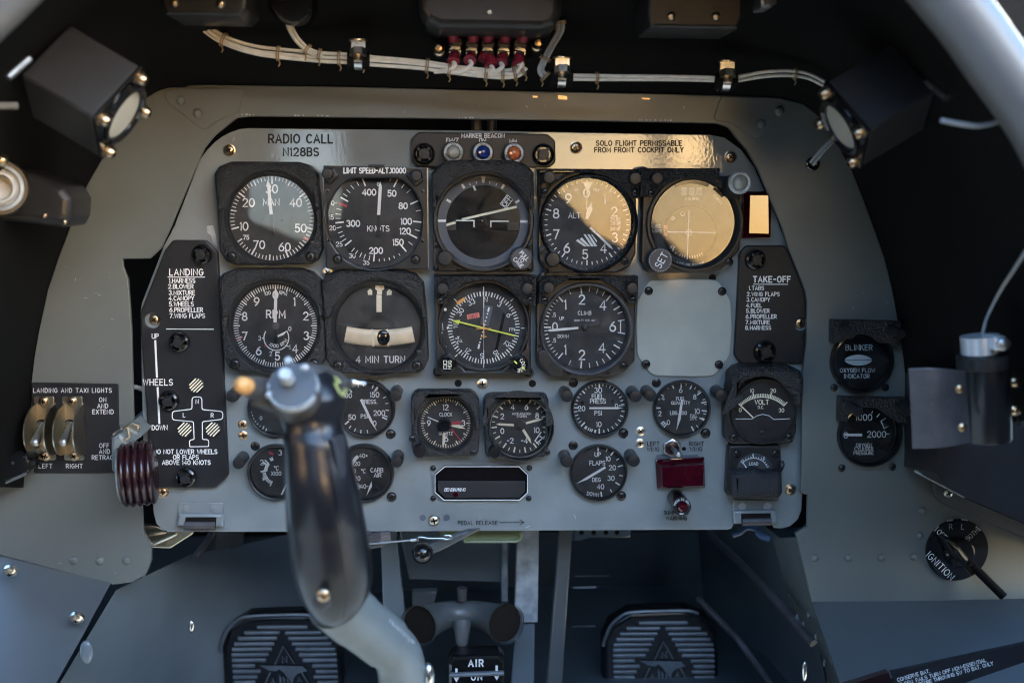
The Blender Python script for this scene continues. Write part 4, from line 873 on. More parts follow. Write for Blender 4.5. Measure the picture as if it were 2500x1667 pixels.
z.done(t)
z = Z('HSI', .0056)
z.f([(278, 550), (378, 548), (372, 562), (990, 714), (996, 726), (978, 728), (366, 578), (360, 596)], 'yellow').done(t, {'yellow': 'course_arrow'})
z = Z('HSI', .0062)
z.l(637, 572, 637, 750, 14, 'orange').l(553, 643, 718, 643, 12, 'orange', .0001).l(604, 730, 667, 730, 11, 'orange', .0001).done(t, {'orange': 'airplane_symbol'})
z = Z('HSI', .0068); z.l(637, 180, 637, 415, 8).l(637, 880, 637, 1076, 8).l(637, 415, 637, 880, 3, 'legend').done(t, {'white': 'lubber_line', 'legend': 'lubber_line'})
P('glass', 'glass', t, MB().cap([ccw(S2([p for p in qs('HSI', (140, 120), (140, 835), (240, 918), (350, 1020), (432, 1114), (835, 1114), (1110, 868), (1140, 120))], .0105))], -.0105))
for x in (187, 1122): cap_light(t, q('HSI', x, 200), 14, .02, .032)
for x, y in ((158, 330), (1145, 325)): screw(t, q('HSI', x, y), 8, .021, 'gloss', .0014)
for x, y in ((130, 1115), (1130, 1122)): lathe_part('ear', 'satin', t, q('HSI', x, y), .003, [(12, -.002), (12, .004), (11, .005), (0, .005)], 28); screw(t, q('HSI', x, y), 9, .008, 'blackscrew', .0016)
cap_light(t, q('HSI', 236, 1036), 22.5, .008, .024, 'heading_knob', 'gloss'); cap_light(t, q('HSI', 1032, 1042), 22, .008, .024, 'course_knob', 'gloss')
z = Z('HSI', .0243)
z.t('HDG', 262, 1040, 38, 'cream', wt=.13, ang=-90, sp=.25).st([(194, 995), (228, 995), (228, 1034), (194, 1034)], 5, 'cream', True).st([(194, 1046), (228, 1046), (228, 1084), (194, 1084)], 5, 'cream', True)
z.g('cream').arctext('COURSE', q('HSI', 1015, 1045), 62*.2213, 105, 36*.2213, z.h, .13, .25)
z.l(975, 1000, 1006, 1030, 13, 'yellow').f([(1050, 1075), (1082, 1062), (1098, 1102)], 'yellow')
z.done(t, {'cream': 'knob_lettering', 'yellow': 'knob_arrow'})

c = q('HSI', 1752, 630)
t = thing('climb_indicator', 'round vertical speed gauge marked CLIMB with its needle resting at zero', 'gauge', *c)
P('body', 'satin', t, MB().prism(S2(rpoly(qs('HSI', (1230, 90), (2318, 90), (2305, 1000), (2190, 1120), (2010, 1172), (1360, 1165), (1215, 1020)), 9), hb), hb, .0005, holes=[circ(wc(c, .004), rr(c, 108, .004), 72)], bev=.0014))
P('lobe', 'satin', t, MB().prism(S2(rpoly(qs('HSI', (1235, 900), (1300, 870), (1420, 1000), (1535, 1120), (1490, 1165), (1370, 1165), (1240, 1010)), 8), hb+.003), hb+.003, hb-.001, bev=.0012))
lathe_part('bezel_ring', 'leather', t, c, .004, [(113, .008), (113, .011), (110.5, .0125), (106, .0115), (103, .008), (102.5, -.001)], 80, 25)
bracket(t, qs('HSI', (2235, 365), (2338, 372), (2345, 66), (1248, 68), (1248, 372), (1330, 374)), (c[0], c[1]), 122, .021, 56, -58)
disc_part('dial', 'dial', t, c, 104, .0034)
z = Z('HSI', .0042); o = (1752, 628)
mj = [319.5, 354.5, 39, 59]; mid_ = [19, 337, 7, 29, 49, 67.5]; mn = [275, 280.5, 286, 291.5, 297, 302.5, 308, 313.5]
z.tk(*o, 372, 452, 15, [270]+[a for m_ in mj for a in (m_, (540-m_) % 360)]).tk(*o, 395, 450, 10, [a for m_ in mid_ for a in (m_, (540-m_) % 360)]).tk(*o, 412, 450, 9, [a for m_ in mn for a in (m_, (540-m_) % 360)]+[287, 253])
for s_, x, y in (('0', 1423, 620), ('1', 1537, 378), ('2', 1720, 322), ('4', 1952, 385), ('6', 2060, 620), ('4', 1942, 855), ('2', 1720, 932), ('1', 1537, 875)): z.t(s_, x, y, 100 if s_ != '0' else 84, wt=.15)
z.t('.5', 1412, 490, 42, wt=.15).t('.5', 1412, 772, 42, wt=.15).t('CLIMB', 1750, 470, 40, wt=.15, sp=.28).t('1000 FT PER MIN', 1748, 552, 20, wt=.15, sp=.3).t('UP', 1497, 530, 33).t('DOWN', 1513, 727, 33)
z.l(2118, 558, 2192, 545, 11).l(2118, 686, 2198, 698, 11).l(2146, 558, 2146, 690, 12)
z.done(t)
needle(t, 'HSI', [(1680, 622), (1682, 648), (1370, 676), (1342, 664), (1366, 650)], .0054)
P('counterweight', 'satin', t, MB().prism(S2(qs('HSI', (1682, 624), (1740, 608), (1880, 606), (1912, 590), (1938, 612), (1912, 640), (1880, 628), (1740, 652), (1682, 646)), .005), .005, .0044))
lathe_part('hub', 'satin', t, q('HSI', 1755, 629), .005, [(6.5, 0), (6.5, .0008), (3, .0012), (0, .0012)], 24)
glass(t, c, 103, .0098, (2.4, -1.2), 'hazeglass')
for x, y in ((1357, 195), (2282, 195)): cap_light(t, q('HSI', x, y), 14, .02, .032)
for x, y in ((1310, 330), (2285, 320)): screw(t, q('HSI', x, y), 8, .021, 'gloss', .0014)
screw(t, q('HSI', 1375, 1042), 5, hb+.003, 'blackscrew', .0006, slot=True); screw(t, q('HSI', 2180, 1052), 10, hb, 'blackscrew', .0016)
for x, y in ((1252, 832), (2270, 872), (1568, 1140), (2008, 1132)): disc_part('pin_hole', 'slot', t, q('HSI', x, y), 4, hb+.0003, 16)
tg = P('lamp_lead', 'satin', None, MB().tube(smooth_path([at(1310, 683, .012), at(1316, 679, .022), at(1326, 668, .024), at(1333, 662, .014)], 5), .0022, 10)); tag(tg, 'short black rubber lead bridging the gap above the compass and climb gauges', 'cable')

# ---------------------------------------------------------------- small round gauges
def small_gauge(name, label, c, ro, rg, tilt=(0, 0), m='dial', gm='glass'):
    t = thing(name, label, 'gauge', *c)
    lathe_part('rim', 'satin', t, c, 0, [(ro, .0002), (ro, .0035), (ro*.985, .0052), (ro*.95, .006), (rg*1.02, .0055), (rg, .004), (rg*.995, .001)], 72, 25)
    disc_part('dial', m, t, c, rg*1.01, .0014); glass(t, c, rg, .0044, tilt, gm)
    return t
c = q('E', 1765, 1235)
t = small_gauge('fuel_pressure_gauge', 'small round FUEL PRESS gauge in PSI with a level white needle', c, 70, 63, (1, .5))
z = Z('E', .0022); o = (1765, 1232)
z.tk(*o, 150, 172, 6, [270+9*i for i in range(-10, 21) if i % 5]).tk(*o, 138, 174, 9, [180, 225, 270, 315, 0, 45]).tk(*o, 150, 172, 6, [84, 98, 110, 122, 134, 146, 158, 169, 191, 202, 213]).l(1895, 1217, 1928, 1214, 7)
z.t('30', 1757, 1113, 34, wt=.15).t('FUEL', 1755, 1155, 28, wt=.16).t('PRESS', 1756, 1187, 28, wt=.16).t('20', 1645, 1236, 32, wt=.15).t('0', 1880, 1217, 26).t('PSI', 1757, 1267, 28, wt=.16).t('10', 1762, 1343, 32, wt=.15)
z.done(t); needle(t, 'E', [(1698, 1228), (1698, 1240), (1890, 1240), (1925, 1232), (1890, 1228)], .003)
for x, y in ((1655, 1195), (1853, 1188)): screw(t, q('E', x, y), 4.5, .0016, 'satin', .0004, slot=True, name='dial_screw')
c = (1663, 996)
t = small_gauge('fuel_quantity_gauge', 'small round FUEL QUANTITY gauge with a near-vertical white needle', c, 70, 63, (1.4, -.4))
z = Z('F', .0022); o = (36, 1233)
z.tk(*o, 155, 175, 6, [-80+11.5*i for i in range(0, 20) if i % 3]).tk(*o, 140, 176, 9, [270, 304, 339, 0, 25, 51, 76, 97, 118, 151]).tk(*o, 145, 176, 8, [222, 227, 232])
z.t('6', 33, 1112, 32, wt=.15).t('8', 128, 1158, 30, wt=.15).t('10', 144, 1254, 32, wt=.15).t('4', -86, 1165, 30, wt=.15).t('2', -108, 1270, 30, wt=.15).t('0', -50, 1330, 30, wt=.15).t('FUEL', 32, 1170, 21, wt=.17).t('QUANTITY', 32, 1198, 21, wt=.17).t('LBS. 100', 18, 1266, 22, wt=.17).t('FULL', 121, 1284, 17).t('25*C', 118, 1304, 17)
z.done(t); needle(t, 'F', [(36, 1175), (50, 1178), (32, 1310), (4, 1384), (14, 1310)], .003)
c = (894, 996)
t = small_gauge('oil_pressure_gauge', 'small round pressure gauge half behind the stick with its needle near 0', c, 72, 65, (1, 1))
z = Z('STK', .0022); o = (1780+0, 740)
oc = (1830, 735)
z.tk(*oc, 245, 285, 12, [22, 34, 62, 78, 95, 110]).tk(*oc, 230, 292, 18, [32, 116, 230, 322]).tk(*oc, 250, 290, 12, [172, 188, 203, 217, 290, 305, 345, 358])
z.t('150', 1950, 580, 56, wt=.16).t('200', 2003, 790, 56, wt=.16).t('50', 1690, 838, 56, wt=.16).t('0', 1950, 908, 56, wt=.15).t('100', 1640, 590, 50, wt=.16).t('PRESS.', 1890, 660, 44, wt=.18).t('PSI', 1830, 828, 44, wt=.16)
z.done(t); needle(t, 'STK', [(1780, 640), (1808, 628), (1930, 890), (1976, 996), (1900, 890)], .003)
c = (676, 996)
t = small_gauge('oil_temperature_gauge', 'small round gauge mostly hidden behind the stick, showing only a 0 and a few ticks', c, 70, 63, (1, 1))
z = Z('STK', .0022); oc = (775, 735)
z.tk(*oc, 240, 282, 10, [196+9*i for i in range(8)]).tk(*oc, 225, 284, 16, [205]); z.t('0', 645, 848, 40, wt=.16); z.done(t)
c = q('STK', 850, 1455); c = (676, 1150)
t = small_gauge('cylinder_temperature_gauge', 'small round gauge marked X100 degrees C with white and red arc, left behind the stick', c, 70, 63, (1, 1))
z = Z('STK', .0022); oc = (830, 1455)
z.ar(*oc, 130, 38, 268, 312, 'white').l(738, 1240, 785, 1265, 26, 'red').tk(*oc, 130, 170, 11, [260-5.5*i for i in range(11)]+[330, 335, 340]).tk(*oc, 128, 190, 15, [312, 268, 238, 205, 300]).l(668, 1525, 672, 1566, 12).l(670, 1450, 700, 1450, 14).l(675, 1358, 700, 1364, 14)
z.t('3', 864, 1245, 58, wt=.14).t('2', 655, 1355, 56, wt=.14).t('*C', 822, 1422, 46, wt=.15).t('X100', 820, 1483, 42, wt=.15)
z.done(t); needle(t, 'G', [(1896, 296), (1930, 220), (1936, 240), (1904, 298)], .003)
c = (890, 1152)
t = small_gauge('carburettor_air_gauge', 'small round CARB AIR gauge just to the stick right, thick white arc', c, 73, 66, (1, 1))
z = Z('H', .0022)
z.ar(215, 138, 128, 22, 285, 322, 'white')
z.tk(215, 138, 118, 142, 6, [283-6*i for i in range(13)]+[292, 303, 313]).tk(215, 138, 112, 146, 9, [270, 246, 222, 215])
z.t('40+', 172, 33, 26, wt=.16).t('20', 130, 87, 26, wt=.16).t('0', 112, 136, 24, wt=.16).t('20', 131, 186, 26, wt=.16).t('40-', 178, 240, 26, wt=.16).t('*C', 172, 137, 26, wt=.15).t('CARB', 263, 130, 27, wt=.16).t('AIR', 268, 164, 27, wt=.16)
z.done(t); needle(t, 'H', [(226, 208), (230, 240), (192, 304), (212, 240)], .003)
P('face_plate', 'satin', t, MB().prism(S2(rpoly(qs('H', (228, -18), (300, 20), (345, 90), (345, 190), (300, 270), (228, 296), (230, 200), (195, 140), (195, 110), (232, 70)), 5), .0019), .0019, .0014))
for x, y in ((250, 27), (262, 253)): screw(t, q('H', x, y), 5.5, .0019, 'satin', .0004, slot=True, name='dial_screw')
c = q('H', 1757, 142)
t = small_gauge('flap_position_gauge', 'small round FLAPS gauge in degrees with a slanting white needle', c, 70, 64, (1, -.5))
z = Z('H', .0022); o = (1757, 140)
z.tk(*o, 138, 172, 9, [0, 38, 76, 122, 172]).tk(*o, 145, 168, 6, [22, 58, 100, 146])
z.t('UP', 1754, 25, 28, wt=.16).t('FLAPS', 1752, 82, 28, wt=.16).t('DEG', 1746, 195, 25, wt=.16).t('10', 1824, 54, 30, wt=.15).t('20', 1853, 114, 31, wt=.15).t('30', 1844, 185, 31, wt=.15).t('40', 1773, 242, 31, wt=.15).t('DOWN', 1722, 293, 23, wt=.16, ang=8)
z.done(t); needle(t, 'H', [(1804, 104), (1810, 118), (1680, 196), (1610, 222), (1670, 184)], .003)
# post lights: each a little lamp post of its own beside a small gauge
for c, lab in (((566, 968), 'short black lamp post behind the orange button of the stick'), (q('E', 390, 1150), 'black lamp post at the upper corner of the pressure gauge, nearest the clock'), ((582, 1131), 'black lamp post with a pointed lip beside the X100 gauge'), ((969, 1127), 'black lamp post at the upper corner of the CARB AIR gauge'),
               (q('E', 1548, 1155), 'black lamp post on the accelerometer side of the FUEL PRESS gauge'), (q('E', 2012, 1155), 'black lamp post on the far side of the FUEL PRESS gauge from the accelerometer'), (q('E', 2112, 1150), 'black lamp post on the FUEL PRESS side of the FUEL QUANTITY gauge'), (q('F', 310, 1150), 'black lamp post between the FUEL QUANTITY gauge and the voltmeter'),
               (q('H', 1545, 75), 'black lamp post on the radio display side of the FLAPS gauge'), (q('H', 2000, 70), 'black lamp post on the red lamp side of the FLAPS gauge')):
    h1 = .021; k = pxs(*c, h1); w = wc(c, h1); pt = thing('post_light', lab, 'lamp', 0, 0, group='post lights beside the small gauges', pos=(w[0], 0, w[1])); r = 15*k
    P('post', 'satin', pt, MB().lathe(w, [(r*1.02, 0), (r*.98, h1*.5), (r, h1-.001), (r*.95, h1), (r*.9, h1)], 28), 40); P('end_cap', 'satin', pt, MB().lathe(w, [(r*.9, h1-.0004), (r*.5, h1-.0001), (0, h1)], 28), 60)
# ================================================================ placards, lamps and switches on the panel and its surround
def star_cap(t, c, r, h, name='lamp_cover'):
    k = pxs(*c, h); R = r*k; w = wc(c, h)
    o = P(name, 'gloss', t, MB().lathe(w, [(R*1.05, h-.001), (R*1.05, h+.002), (R*.98, h+.0045), (R*.8, h+.0055), (R*.74, h+.005), (R*.70, h+.001), (0, h+.001)], 40), 30)
    mb = MB().lathe(w, [(R*.5, h+.001), (R*.5, h+.0075), (R*.45, h+.008), (0, h+.0081)], 32); a0 = random.uniform(.3, 1.2)
    for i in range(4):
        a = a0+i*pi/2; ca, sa = cos(a), sin(a); pts = [(w[0]+x*ca-y*sa, w[1]+x*sa+y*ca) for x, y in ((R*.4, -R*.12), (R*.78, -R*.12), (R*.78, R*.12), (R*.4, R*.12))]
        mb.prism(pts, h+.0068, h+.001)
    P('slotted_centre', 'satin', o, mb, 30); return o
hm = .006
t = thing('marker_beacon_panel', 'black panel headed MARKER BEACON with clear, blue and amber lamps', 'lamp panel', 1179, 350, 0)
P('plate', 'satin', t, MB().prism(S2(rpoly(qs('B', (545, 892), (1415, 905), (1468, 950), (1470, 1100), (1425, 1135), (540, 1128), (494, 1085), (494, 940)), 14), hm), hm, .0005, bev=.001))
z = Z('B', hm+.0002)
z.t('MARKER BEACON', 980, 917, 27, 'legend', wt=.17, sp=.25).t('FM/Z', 773, 948, 27, 'legend', wt=.17).t('OM', 977, 949, 27, 'legend', wt=.17).t('MM', 1184, 954, 27, 'legend', wt=.17)
z.done(t)
star_cap(t, q('B', 583, 1040), 26, hm); star_cap(t, q('B', 1385, 1045), 26, hm)
for x, y, m_, txt in ((780, 1030, 'clearlens', 'DIM'), (980, 1030, 'bluelens', 'DIM'), (1190, 1036, 'amberlens', 'DIM')):
    c = q('B', x, y); hl = .016; k = pxs(*c, hl); w = wc(c, hl)
    o = P('lamp', 'satin', t, MB().lathe(w, [(27*k, .003), (27*k, hl-.001), (25.5*k, hl), (24*k, hl)], 36), 40)
    P('lamp_rim', 'worn', o, MB().lathe(w, [(24*k, hl), (22*k, hl+.0008), (17.5*k, hl+.0008), (16.5*k, hl-.001)], 36), 40)
    P('lens', m_, o, MB().lathe(w, [(16.8*k, hl-.0005), (16*k, hl+.0018), (11*k, hl+.0034), (5*k, hl+.0042), (0, hl+.0044)], 9 if m_ != 'clearlens' else 32), 20 if m_ != 'clearlens' else 80)
    mb = MB().arctext(txt, c, 19.8, 0, 4.6, hl+.001, .2, .5).arctext('PRESS', c, 19.8, 235, 4.2, hl+.001, .2, .4, inside=True).arctext('TEST', c, 19.8, 125, 4.2, hl+.001, .2, .4, inside=True)
    P('rim_lettering', 'ink', o, mb)

hp = .005
t = thing('takeoff_placard', 'black TAKE-OFF checklist plate with eight numbered lines', 'placard', 1890, 745, 0)
P('plate', 'plate', t, MB().prism(S2(rpoly(qs('F', (478, 137), (735, 137), (775, 195), (932, 575), (934, 640), (908, 880), (865, 932), (440, 932), (396, 880), (412, 600), (432, 190)), [16, 14, 14, 14, 14, 16, 16, 18, 18, 14, 14]), hp), hp, .0005, bev=.0012, holes=[circ(wc(q('F', 850, 668), hp), rr(q('F', 850, 668), 17, hp), 28)], holebev=.0004))
z = Z('F', hp+.0002)
z.t('TAKE-OFF', 648, 365, 38, wt=.2, sp=.3).l(522, 398, 757, 399, 5)
for i, (n, s_, x, y) in enumerate((('1.', 'TABS', 515, 424), ('2.', 'WING FLAPS', 513, 465), ('3.', 'CANOPY', 511, 502), ('4.', 'FUEL', 509, 541), ('5.', 'BLOWER', 508, 578), ('6.', 'PROPELLER', 506, 616), ('7.', 'MIXTURE', 504, 655), ('8.', 'HARNESS', 502, 692))):
    z.t(n, x-9, y, 25, wt=.18, al='r').t(s_, x, y, 25, wt=.18, al='l', sp=.24)
z.done(t, {'white': 'lettering'})
star_cap(t, q('F', 533, 230), 24, hp); star_cap(t, q('F', 597, 850), 26, hp)
disc_part('hole_floor', 'panel', t, q('F', 850, 668), 17, .0012); screw(t, q('F', 838, 660), 13, .0014, 'brass', .0016)

t = thing('landing_placard', 'tall black LANDING checklist plate with wheel indicators and a white airplane outline', 'placard', 430, 880, 0)
P('plate', 'plate', t, MB().prism(S2(rpoly([q('D', 1165, 100), q('D', 1390, 100), q('D', 1470, 180), q('D', 1492, 600), q('G', 1538, 100), q('G', 1540, 180), q('G', 1455, 252), q('G', 1052, 252), q('G', 1020, 190), q('D', 946, 700), q('D', 946, 590), q('D', 1110, 170)], [14, 14, 16, 8, 8, 20, 20, 14, 8, 8, 8, 8]), hp), hp, .0005, bev=.0012, holes=[circ(wc(q('D', 1025, 645), hp), rr(q('D', 1025, 645), 20, hp), 28)], holebev=.0004))
disc_part('hole_floor', 'panel', t, q('D', 1025, 645), 20, .0012); screw(t, q('D', 1042, 636), 13, .0014, 'brass', .0016)
z = Z('D', hp+.0002)
z.t('LANDING', 1258, 317, 41, wt=.15, sp=.3).l(1132, 350, 1385, 350, 5).l(1122, 700, 1444, 702, 5)
for n, s_, x, y in (('1.', 'HARNESS', 1164, 374), ('2.', 'BLOWER', 1170, 413), ('3.', 'MIXTURE', 1174, 455), ('4.', 'CANOPY', 1174, 493), ('5.', 'WHEELS', 1175, 532), ('6.', 'PROPELLER', 1179, 571), ('7.', 'WING FLAPS', 1179, 611)):
    z.t(n, x-7, y, 28, wt=.16, al='r').t(s_, x, y, 28, wt=.16, al='l', sp=.22)
z.t('UP', 1048, 748, 31, wt=.16).t('WHEELS', 1066, 1059, 39, wt=.15, sp=.3).t('DOWN', 1078, 1365, 30, wt=.16).l(1048, 776, 1060, 1028, 13).l(1064, 1092, 1076, 1340, 13)
z.t('N', 1331, 1189, 27, wt=.16).t('L', 1243, 1281, 27, wt=.16).t('R', 1433, 1282, 27, wt=.16)
z.st(rpoly([(1297, 1158), (1363, 1158), (1364, 1243), (1504, 1256), (1504, 1308), (1366, 1325), (1367, 1444), (1410, 1446), (1408, 1492), (1282, 1494), (1278, 1450), (1311, 1444), (1306, 1325), (1163, 1312), (1163, 1256), (1296, 1240)], [22, 22, 14, 22, 22, 14, 10, 18, 4, 4, 18, 10, 14, 22, 22, 14], 4), 6, closed=True)
z.done(t, {'white': 'lettering'})
z = Z('G', hp+.0002)
z.t('DO NOT LOWER WHEELS', 1253, 6, 28, wt=.17, sp=.24).t('OR FLAPS', 1255, 43, 28, wt=.17, sp=.24).t('ABOVE 140 KNOTS', 1258, 79, 28, wt=.17, sp=.24)
z.done(t, {'white': 'lettering'})
for x, y in ((1368, 196), (1215, 785), (1143, 1180)): star_cap(t, q('D', x, y), 24, hp)
star_cap(t, q('G', 1262, 175), 24, hp)
for x, y in ((1325, 1081), (1247, 1377), (1436, 1377)):
    c = q('D', x, y); o = lathe_part('wheel_indicator', 'satin', t, c, hp, [(21, -.0004), (20.5, .0007), (19, .0008), (18, .0002), (17.6, -.001)], 36)
    P('window', 'ink', o, MB().cap([circ(wc(c, hp), rr(c, 18, hp), 32)], -(hp+.0001)))
    mb = MB(); R = 17.0
    for d in (-12.5, -6.2, 0, 6.2, 12.5):
        hw = math.sqrt(max(R*R-d*d, 1)); s2 = .7071
        p0 = (c[0]+d*s2-hw*s2, c[1]+d*s2+hw*s2); p1 = (c[0]+d*s2+hw*s2, c[1]+d*s2-hw*s2); mb.line(p0, p1, 3.2, hp+.0003)
    P('diagonal_bars', 'cream', o, mb)

# landing and taxi light switches on the surround
hq = HS+.002
t = thing('landing_light_switch_panel', 'black LANDING AND TAXI LIGHTS plate with two guarded toggle switches', 'switch panel', 180, 1045, HS)
P('plate', 'plate', t, MB().prism(S2(rpoly(qs('SW', (312, 140), (1188, 154), (1200, 1052), (338, 1052)), 6), hq), hq, HS-.001, bev=.0006))
z = Z('SW', hq+.0002)
z.t('LANDING AND TAXI LIGHTS', 730, 218, 42, 'legend', wt=.13, sp=.33)
for s_, x, y in (('ON', 1034, 311), ('AND', 1035, 373), ('EXTEND', 1038, 433), ('OFF', 1050, 773), ('AND', 1052, 832), ('RETRACT', 1052, 893)): z.t(s_, x, y, 42, 'legend', wt=.13, sp=.3)
z.done(t)
z = Z('SW', hq+.0002); z.t('LEFT', 458, 978, 42, 'legend', wt=.13, sp=.35); z.done(t)
z = Z('SW', hq+.0002); z.t('RIGHT', 748, 979, 42, 'legend', wt=.13, sp=.35)
z.done(t)
def guard(x0):
    g = P('switch_guard', 'zinc', t, MB().prism(S2(rpoly(qs('SW', (x0-2, 276), (x0+202, 276), (x0+222, 916), (x0+22, 916)), 5), hq), hq+.0012, hq, bev=.0003))
    for xa, xb in ((x0+12, x0+32), (x0+206, x0+226)):
        a, b = at(*q('SW', xa, 345), hq), at(*q('SW', xb, 858), hq); mb = MB(); n = 20; out = []
        for i in range(n+1):
            u = i/n; p = a.lerp(b, u); e = .0275*math.sqrt(max(0, 1-(2*u-1)**2))**.9; out.append((p, e))
        rows = [[p+Vector((0, -.0004, 0)), p+Vector((0, -e-.0004, 0)), p+Vector((.0011, -e-.0004, 0)), p+Vector((.0011, -.0004, 0))] for p, e in out]
        P('guard_wing', 'zinc', g, mb.quadstrip(rows), 40)
        m_ = a.lerp(b, .68)
        P('rivet_hole', 'slot', g, MB().ball((m_.x-.0002, m_.y-.013, m_.z), .0022, 8, (.5, 1, 1)) if xa > x0+100 else MB().ball((m_.x+.0011, m_.y-.013, m_.z), .0022, 8, (.25, 1, 1)))
    for x, y in ((x0+92, 327), (x0+117, 877)): lathe_part('washer', 'brass', g, q('SW', x, y), hq+.0012, [(12.5, 0), (12.5, .0006), (10, .0008)], 24); screw(t, q('SW', x, y), 11.5, hq+.0016, 'brass', .0018)
    c = q('SW', x0+77, 570); o = lathe_part('toggle_switch', 'steel', t, c, hq+.0012, [(12, 0), (12, .003), (9, .004), (8, .0045), (5, .006), (0, .006)], 28)
    lathe_part('bushing_ring', 'blackscrew', o, c, hq+.0012, [(15.5, .0002), (14, .0008), (11.5, .0008)], 28)
    a, b = at(*c, hq+.006), at(*q('SW', x0+4, 752), hq+.022); d = (b-a)
    P('toggle_lever', 'alu', o, MB().tube([a-d*.1, a, a+d*.5, a+d*.85, b, b+d*.07, b+d*.1], [.0016, .0017, .0027, .0034, .0033, .0022, .0006], 16), 60)
guard(345); guard(630)

# landing gear handle
t = thing('landing_gear_handle', 'ribbed burgundy wheel-shaped handle on a grey arm beside the LANDING plate', 'lever', 300, 1150, .02)
hw = .05
P('arm', 'tube', t, MB().tube([at(*q('SW', 1560, 430), -.05), at(*q('SW', 1410, 560), .0), at(*q('SW', 1265, 690), .035)], .0068, 4, squash=1.6))
P('arm_end', 'tube', t, MB().prism(S2(rpoly(qs('SW', (1112, 700), (1200, 640), (1300, 745), (1270, 900), (1240, 1110), (1200, 1115), (1118, 1030)), 10), hw-.004), hw-.004, .03, bev=.003))
P('clip', 'zinc', t, MB().tube([at(*q('SW', 1140, 660), .045), at(*q('SW', 1200, 605), .046), at(*q('SW', 1285, 590), .044), at(*q('SW', 1300, 690), .045), at(*q('SW', 1250, 720), .047)], .0011, 8).prism(S2(qs('SW', (1255, 580), (1330, 540), (1395, 570), (1385, 700), (1300, 740), (1295, 610)), .03), .03, .026, bev=.0005))
P('clip_pin', 'steel', t, MB().tube([at(*q('SW', 1222, 570), .046), at(*q('SW', 1222, 605), .046)], .0022, 12))
cw = at(*q('SW', 1395, 1055), hw); k = pxs(*q('SW', 1395, 1055), hw)
mtx = Matrix.Translation(cw) @ Matrix.Rotation(rad(9), 4, 'Z') @ Matrix.Rotation(rad(-3), 4, 'Y') @ Matrix.Rotation(rad(90), 4, 'Z')
prof = [(0, -.0125), (.016, -.0125)]
nr = 5
for i in range(nr*8+1):
    u = i/(nr*8); prof.append((.0215+.0026*abs(sin(pi*nr*u))**.6-.0022*(2*u-1)**4, -.0122+.0244*u))
prof += [(.016, .0125), (0, .0125)]
P('wheel', 'burgundy', t, MB().lathe((0, 0), prof, 56, mtx), 50)
P('worn_edge', 'worn', t, MB().lathe((0, 0), [(.0205, -.0126), (.0195, -.0136), (.018, -.0136), (.0175, -.0126)], 56, mtx), 50)

# lamps, toggle and display on the panel
def red_block(t, base, top, h0, hb_, ht, tl=0.0):
    b = S2(base, hb_); P('lamp_base', 'redlens', t, MB().prism(b, hb_, h0, bev=.0006))
    T = S2(top, ht); B2 = S2([(a[0]*.86+c[0]*.14, a[1]*.86+c[1]*.14) for a, c in zip(base, top)], hb_); mb = MB()
    tops = [(x, -(ht+tl*(x-T[0][0])), zz) for x, zz in T]
    mid = [(x*.88+bx*.12, -(hb_+.4*(ht-hb_)), zz*.88+bz*.12) for (x, zz), (bx, bz) in zip(T, B2)]
    rows = [[(x, -hb_, zz) for x, zz in B2]]
    vs = rows[0]+mid+tops; n = len(T)
    mb.add(vs, [(i, (i+1) % n, n+(i+1) % n, n+i) for i in range(n)]+[(n+i, n+(i+1) % n, 2*n+(i+1) % n, 2*n+i) for i in range(n)]+[tuple(range(2*n, 3*n))])
    return P('red_lens', 'redlens', t, mb, 10)
t = thing('warning_lamp', 'upright rectangular red warning lamp beside the course gauge, lit gold by reflection', 'lamp', 1848, 523, 0)
red_block(t, qs('CRS', (1548, 515), (1962, 515), (1948, 1172), (1535, 1185)), qs('CRS', (1655, 572), (1905, 572), (1912, 1118), (1640, 1112)), .0005, .004, .013, .085)
t = thing('warning_lamp', 'flat-lying rectangular dark red lamp under the LEFT WING toggle switch', 'lamp', 1662, 1158, 0)
red_block(t, qs('W', (1506, 1055), (1618, 1050), (1620, 1119), (1510, 1121)), qs('W', (1521, 1074), (1616, 1066), (1615, 1115), (1523, 1118)), .0005, .003, .012, 0)
P('top_flange', 'ring', t, MB().prism(S2(qs('W', (1508, 1046), (1602, 1044), (1614, 1058), (1510, 1062)), .0022), .0022, .0005, bev=.0003))
t = thing('press_to_test_lamp', 'small round dark red PRESS TO TEST lamp above the WARNING lettering', 'lamp', 1655, 1225, 0)
c = q('I', 40, 376); k = pxs(*c, .026); a, b = at(*q('I', 0, 318), .001), at(*c, .026); d = (b-a).normalized()
P('lamp_barrel', 'gloss', t, MB().tube([a, a.lerp(b, .6), b], [22*k, 22*k, 21.5*k], 32))
mt = Matrix.Translation(b) @ Vector((0, -1, 0)).rotation_difference(d).to_matrix().to_4x4()
P('lamp_rim', 'satin', t, MB().lathe((0, 0), [(22*k, -.002), (22.3*k, .0012), (20*k, .002), (14*k, .002), (13*k, .0008)], 36, mt))
P('red_lens', 'redlens', t, MB().lathe((0, 0), [(13.4*k, .001), (11*k, .0028), (6*k, .004), (0, .0045)], 12, mt), 15)
P('rim_lettering', 'legend', t, MB().arctext('PRESS TO TEST', c, 17.6, 0, 4.4, .0285, .16, .35).arctext('DIM', c, 17.6, 180, 4.2, .0285, .16, .35, inside=True))
t = thing('toggle_switch', 'short silver toggle in a hexagon nut between LEFT WING and RIGHT WING', 'switch', 1646, 1094, 0)
c = q('E', 2258, 1505); k = pxs(*c, .003)
P('hexagon_nut', 'steel', t, MB().prism(circ(wc(c, .004), 24*k, 6, .5), .004, .0005, bev=.001))
P('red_collar', 'burgundy', t, MB().lathe(wc(c, .005), [(17*k, .004), (16*k, .0055), (11*k, .006), (7*k, .006)], 32)); a, b = at(*c, .005), at(*q('E', 2303, 1546), .022)
